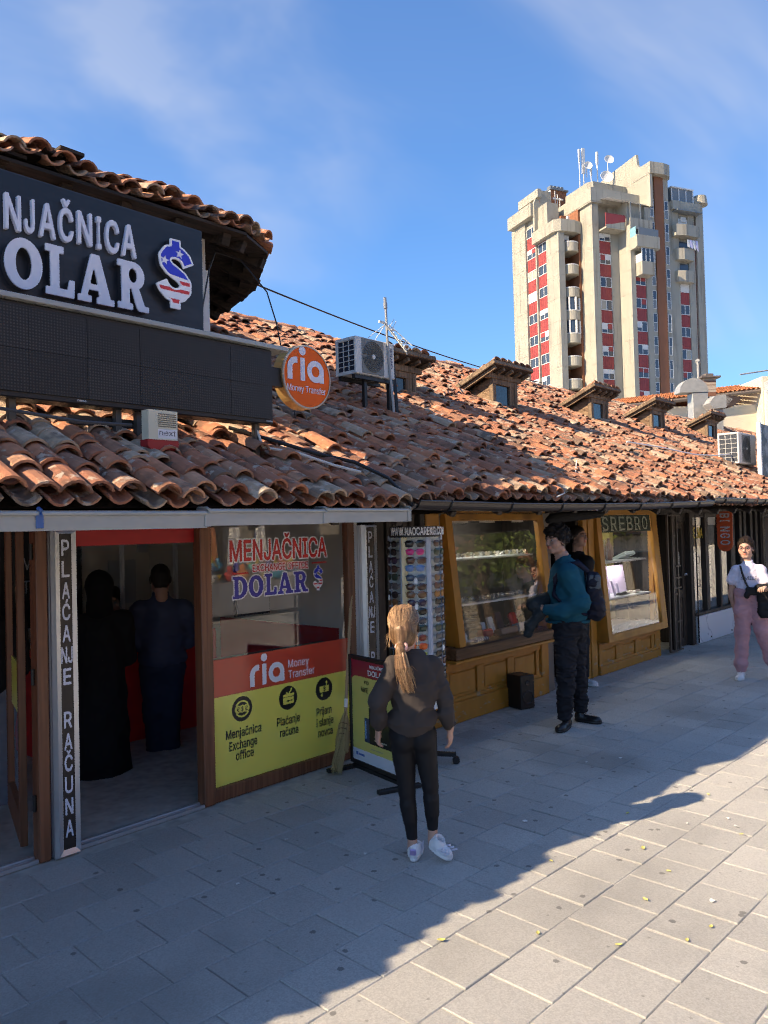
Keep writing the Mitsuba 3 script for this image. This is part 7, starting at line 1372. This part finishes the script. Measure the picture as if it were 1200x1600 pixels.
# ---------------------------------------------------------------- the other side of the street (out of view, placed for window reflections and to cut skylight)
M_bark = mat('tree_bark', f_wood((.06, .045, .032), (.13, .10, .075), .4), .9)
scene['mat_leafage'] = {'type': 'twosided', 'bsdf': {'type': 'principled', 'base_color': proc(lambda p, n, uv: mix((.035, .075, .014), (.15, .20, .035), uv.x*.7+.3*noise(p.x*2, p.y*2, p.z*2))), 'roughness': .55}}
def tree(name, lab, x, y, h, r, seed, n=2600):
    q = np.random.default_rng(seed); k = thing(name, lab, 'tree')
    tk = MB().tube([(x, y, 0), (x+.05, y, h*.35), (x-.06, y+.05, h*.62), (x, y, h*.9)], [.17, .13, .09, .03], 10)
    cl = []
    for i in range(16):
        a, e = q.uniform(0, 6.28), q.uniform(.25, .98); d = r*q.uniform(.35, .95)*math.sin(math.pi*min(e, .9))**.5
        c = A([x+d*math.cos(a), y+d*math.sin(a), h*(.35+.62*e)]); cl.append((c, r*q.uniform(.25, .45)))
        tk.tube([(x, y, h*(.25+.45*e)), (c+A([x, y, h*(.3+.5*e)]))/2+A([0, 0, .1]), c], [.05, .03, .012], 6)
    part(k, 'trunk', tk, M_bark)
    c0 = A([cl[i][0] for i in q.integers(0, 16, n)]); rr_ = A([cl[i][1] for i in q.integers(0, 16, n)])
    dv = q.normal(size=(n, 3)); dv /= np.linalg.norm(dv, axis=1, keepdims=True); p = c0+dv*(rr_*q.random(n)**.4)[:, None]
    u = q.normal(size=(n, 3)); u /= np.linalg.norm(u, axis=1, keepdims=True); w = np.cross(u, q.normal(size=(n, 3))); w /= np.linalg.norm(w, axis=1, keepdims=True)
    L = q.uniform(.06, .14, n)[:, None]; P = np.stack([p-u*L, p+w*L*.45, p+u*L, p-w*L*.45], 1).reshape(-1, 3); i = np.arange(n)*4
    F = np.vstack([np.stack([i, i+1, i+2], 1), np.stack([i, i+2, i+3], 1)])
    part(k, 'crown', (P, F), 'mat_leafage', uv=np.repeat(q.random((n, 2)), 4, 0), kind='stuff')
tree('street_tree', 'leafy street tree across the paving, reflected in the first ochre window', 17.6, -3.9, 5.0, 2.3, 31, 3600)
tree('street_tree', 'leafy street tree further along, reflected beside the first', 21.6, -4.6, 5.6, 2.2, 32, 3000)
tree('street_tree', 'unseen leafy street tree farthest along, placed to hide sky from the second ochre window', 25.5, -4.6, 6.4, 2.7, 33, 6000)  # out of view; screens the sky from the second window
op = thing('unseen_opposite_row', 'unseen pale row of low shops across the street, screening skylight and window reflections', 'building')  # out of view; its length keeps bright sky out of the panes
part(op, 'wall', MB().box((-14, -13.4, 0), (78, -12.6, 3.9)), mat('opposite_render', proc(lambda p, n, uv: mix((.42, .37, .29), (.52, .47, .38), fbm(p.x, p.y, p.z, 3))), .85))
part(op, 'eave', MB().box((-14.2, -12.6, 3.7), (78.2, -11.7, 3.85)), M_dark)
rf_ = MB()
for i in range(307): x = -14+i*.3; rf_.tube([(x, -11.65, 3.88), (x, -15.6, 6.3)], .13, 6)
part(op, 'roof', rf_, M_tile, kind='stuff')
for i in range(21):
    x = -12+i*4.1; k = part(op, 'opening', MB().box((x, -12.6, .1), (x+2.6, -12.52, 2.5)), plain(.03, .028, .026, .5)); part(k, 'frame', MB().box((x-.1, -12.52, 0), (x, -12.45, 2.6)).box((x+2.6, -12.52, 0), (x+2.7, -12.45, 2.6)).box((x, -12.52, 2.5), (x+2.6, -12.45, 2.62)), M_dark)
tl_ = thing('tall_block', 'grey apartment block far behind the row across the street', 'building')
part(tl_, 'wall', MB().box((-6, -40, 0), (26, -30, 15)), plain(.30, .28, .25, .85))
for i in range(10):
    for k in range(4): part(tl_, 'window', MB().box((-4.5+i*3, -30, 2.6+k*3), (-2.9+i*3, -29.95, 4.2+k*3)), M_tpane)
def parasol(lab, x, y, m):
    k = thing('closed_parasol', lab, 'parasol'); part(k, 'pole', MB().cyl((x, y, 0), (x, y, 2.6), .025, n=8), M_white)
    pf = [(.03, 2.62), (.07, 2.3), (.13, 1.6), (.16, 1.0), (.10, .95)]
    v, f = MB().lathe(pf, (x, y, 0), 20).mesh(); a = np.arctan2(v[:, 1]-y, v[:, 0]-x); s = 1+.25*np.cos(a*5); v = v.copy(); v[:, 0] = x+(v[:, 0]-x)*s; v[:, 1] = y+(v[:, 1]-y)*s
    part(k, 'cloth', (v, f), m)
for (lab, x, y, m) in (('closed white parasol across the street', 11.0, -6.0, M_white), ('second closed white parasol beside the first', 11.9, -6.2, M_white), ('closed yellow parasol across the street', 9.6, -6.1, plain(.55, .40, .03, .7)), ('closed orange parasol across the street', 10.6, -6.4, plain(.45, .16, .05, .7)), ('closed rust red parasol across the street', 9.9, -6.6, plain(.28, .08, .04, .7))): parasol(lab, x, y, m)
tb = thing('toy_stall', 'market stall table heaped with bright toys across the street', 'stall')
part(tb, 'table', MB().box((8.4, -5.6, .70), (12.4, -4.5, .76)), plain(.35, .33, .3)); part(tb, 'cloth', MB().box((8.4, -4.5, .1), (12.4, -4.48, .75)), plain(.35, .36, .40, .8))
tq = np.random.default_rng(14); TC = [plain(*c, .35) for c in ((.55, .05, .04), (.60, .40, .02), (.05, .30, .50), (.08, .40, .35), (.62, .20, .03), (.6, .6, .6), (.10, .10, .40))]
for i in range(70):
    x, y = tq.uniform(8.5, 12.3), tq.uniform(-5.5, -4.6); s = tq.uniform(.08, .17); c = A([x, y, .76+s*.8+(.22 if i % 2 else 0)])
    m = MB().lathe([(.001, -s*.8), (s*.7, -s*.6), (s, 0), (s*.75, s*.5), (s*.3, s*.75), (s*.45, s*1.1), (s*.3, s*1.4), (.001, s*1.5)], c, 12)
    solo('toy', ['red', 'yellow', 'blue', 'teal', 'orange', 'white', 'violet'][i % 7]+' toy in the heap on the market stall across the street', 'toy', m, TC[i % 7], group=f'toys on the stall, colour {i % 7}', smooth=True)
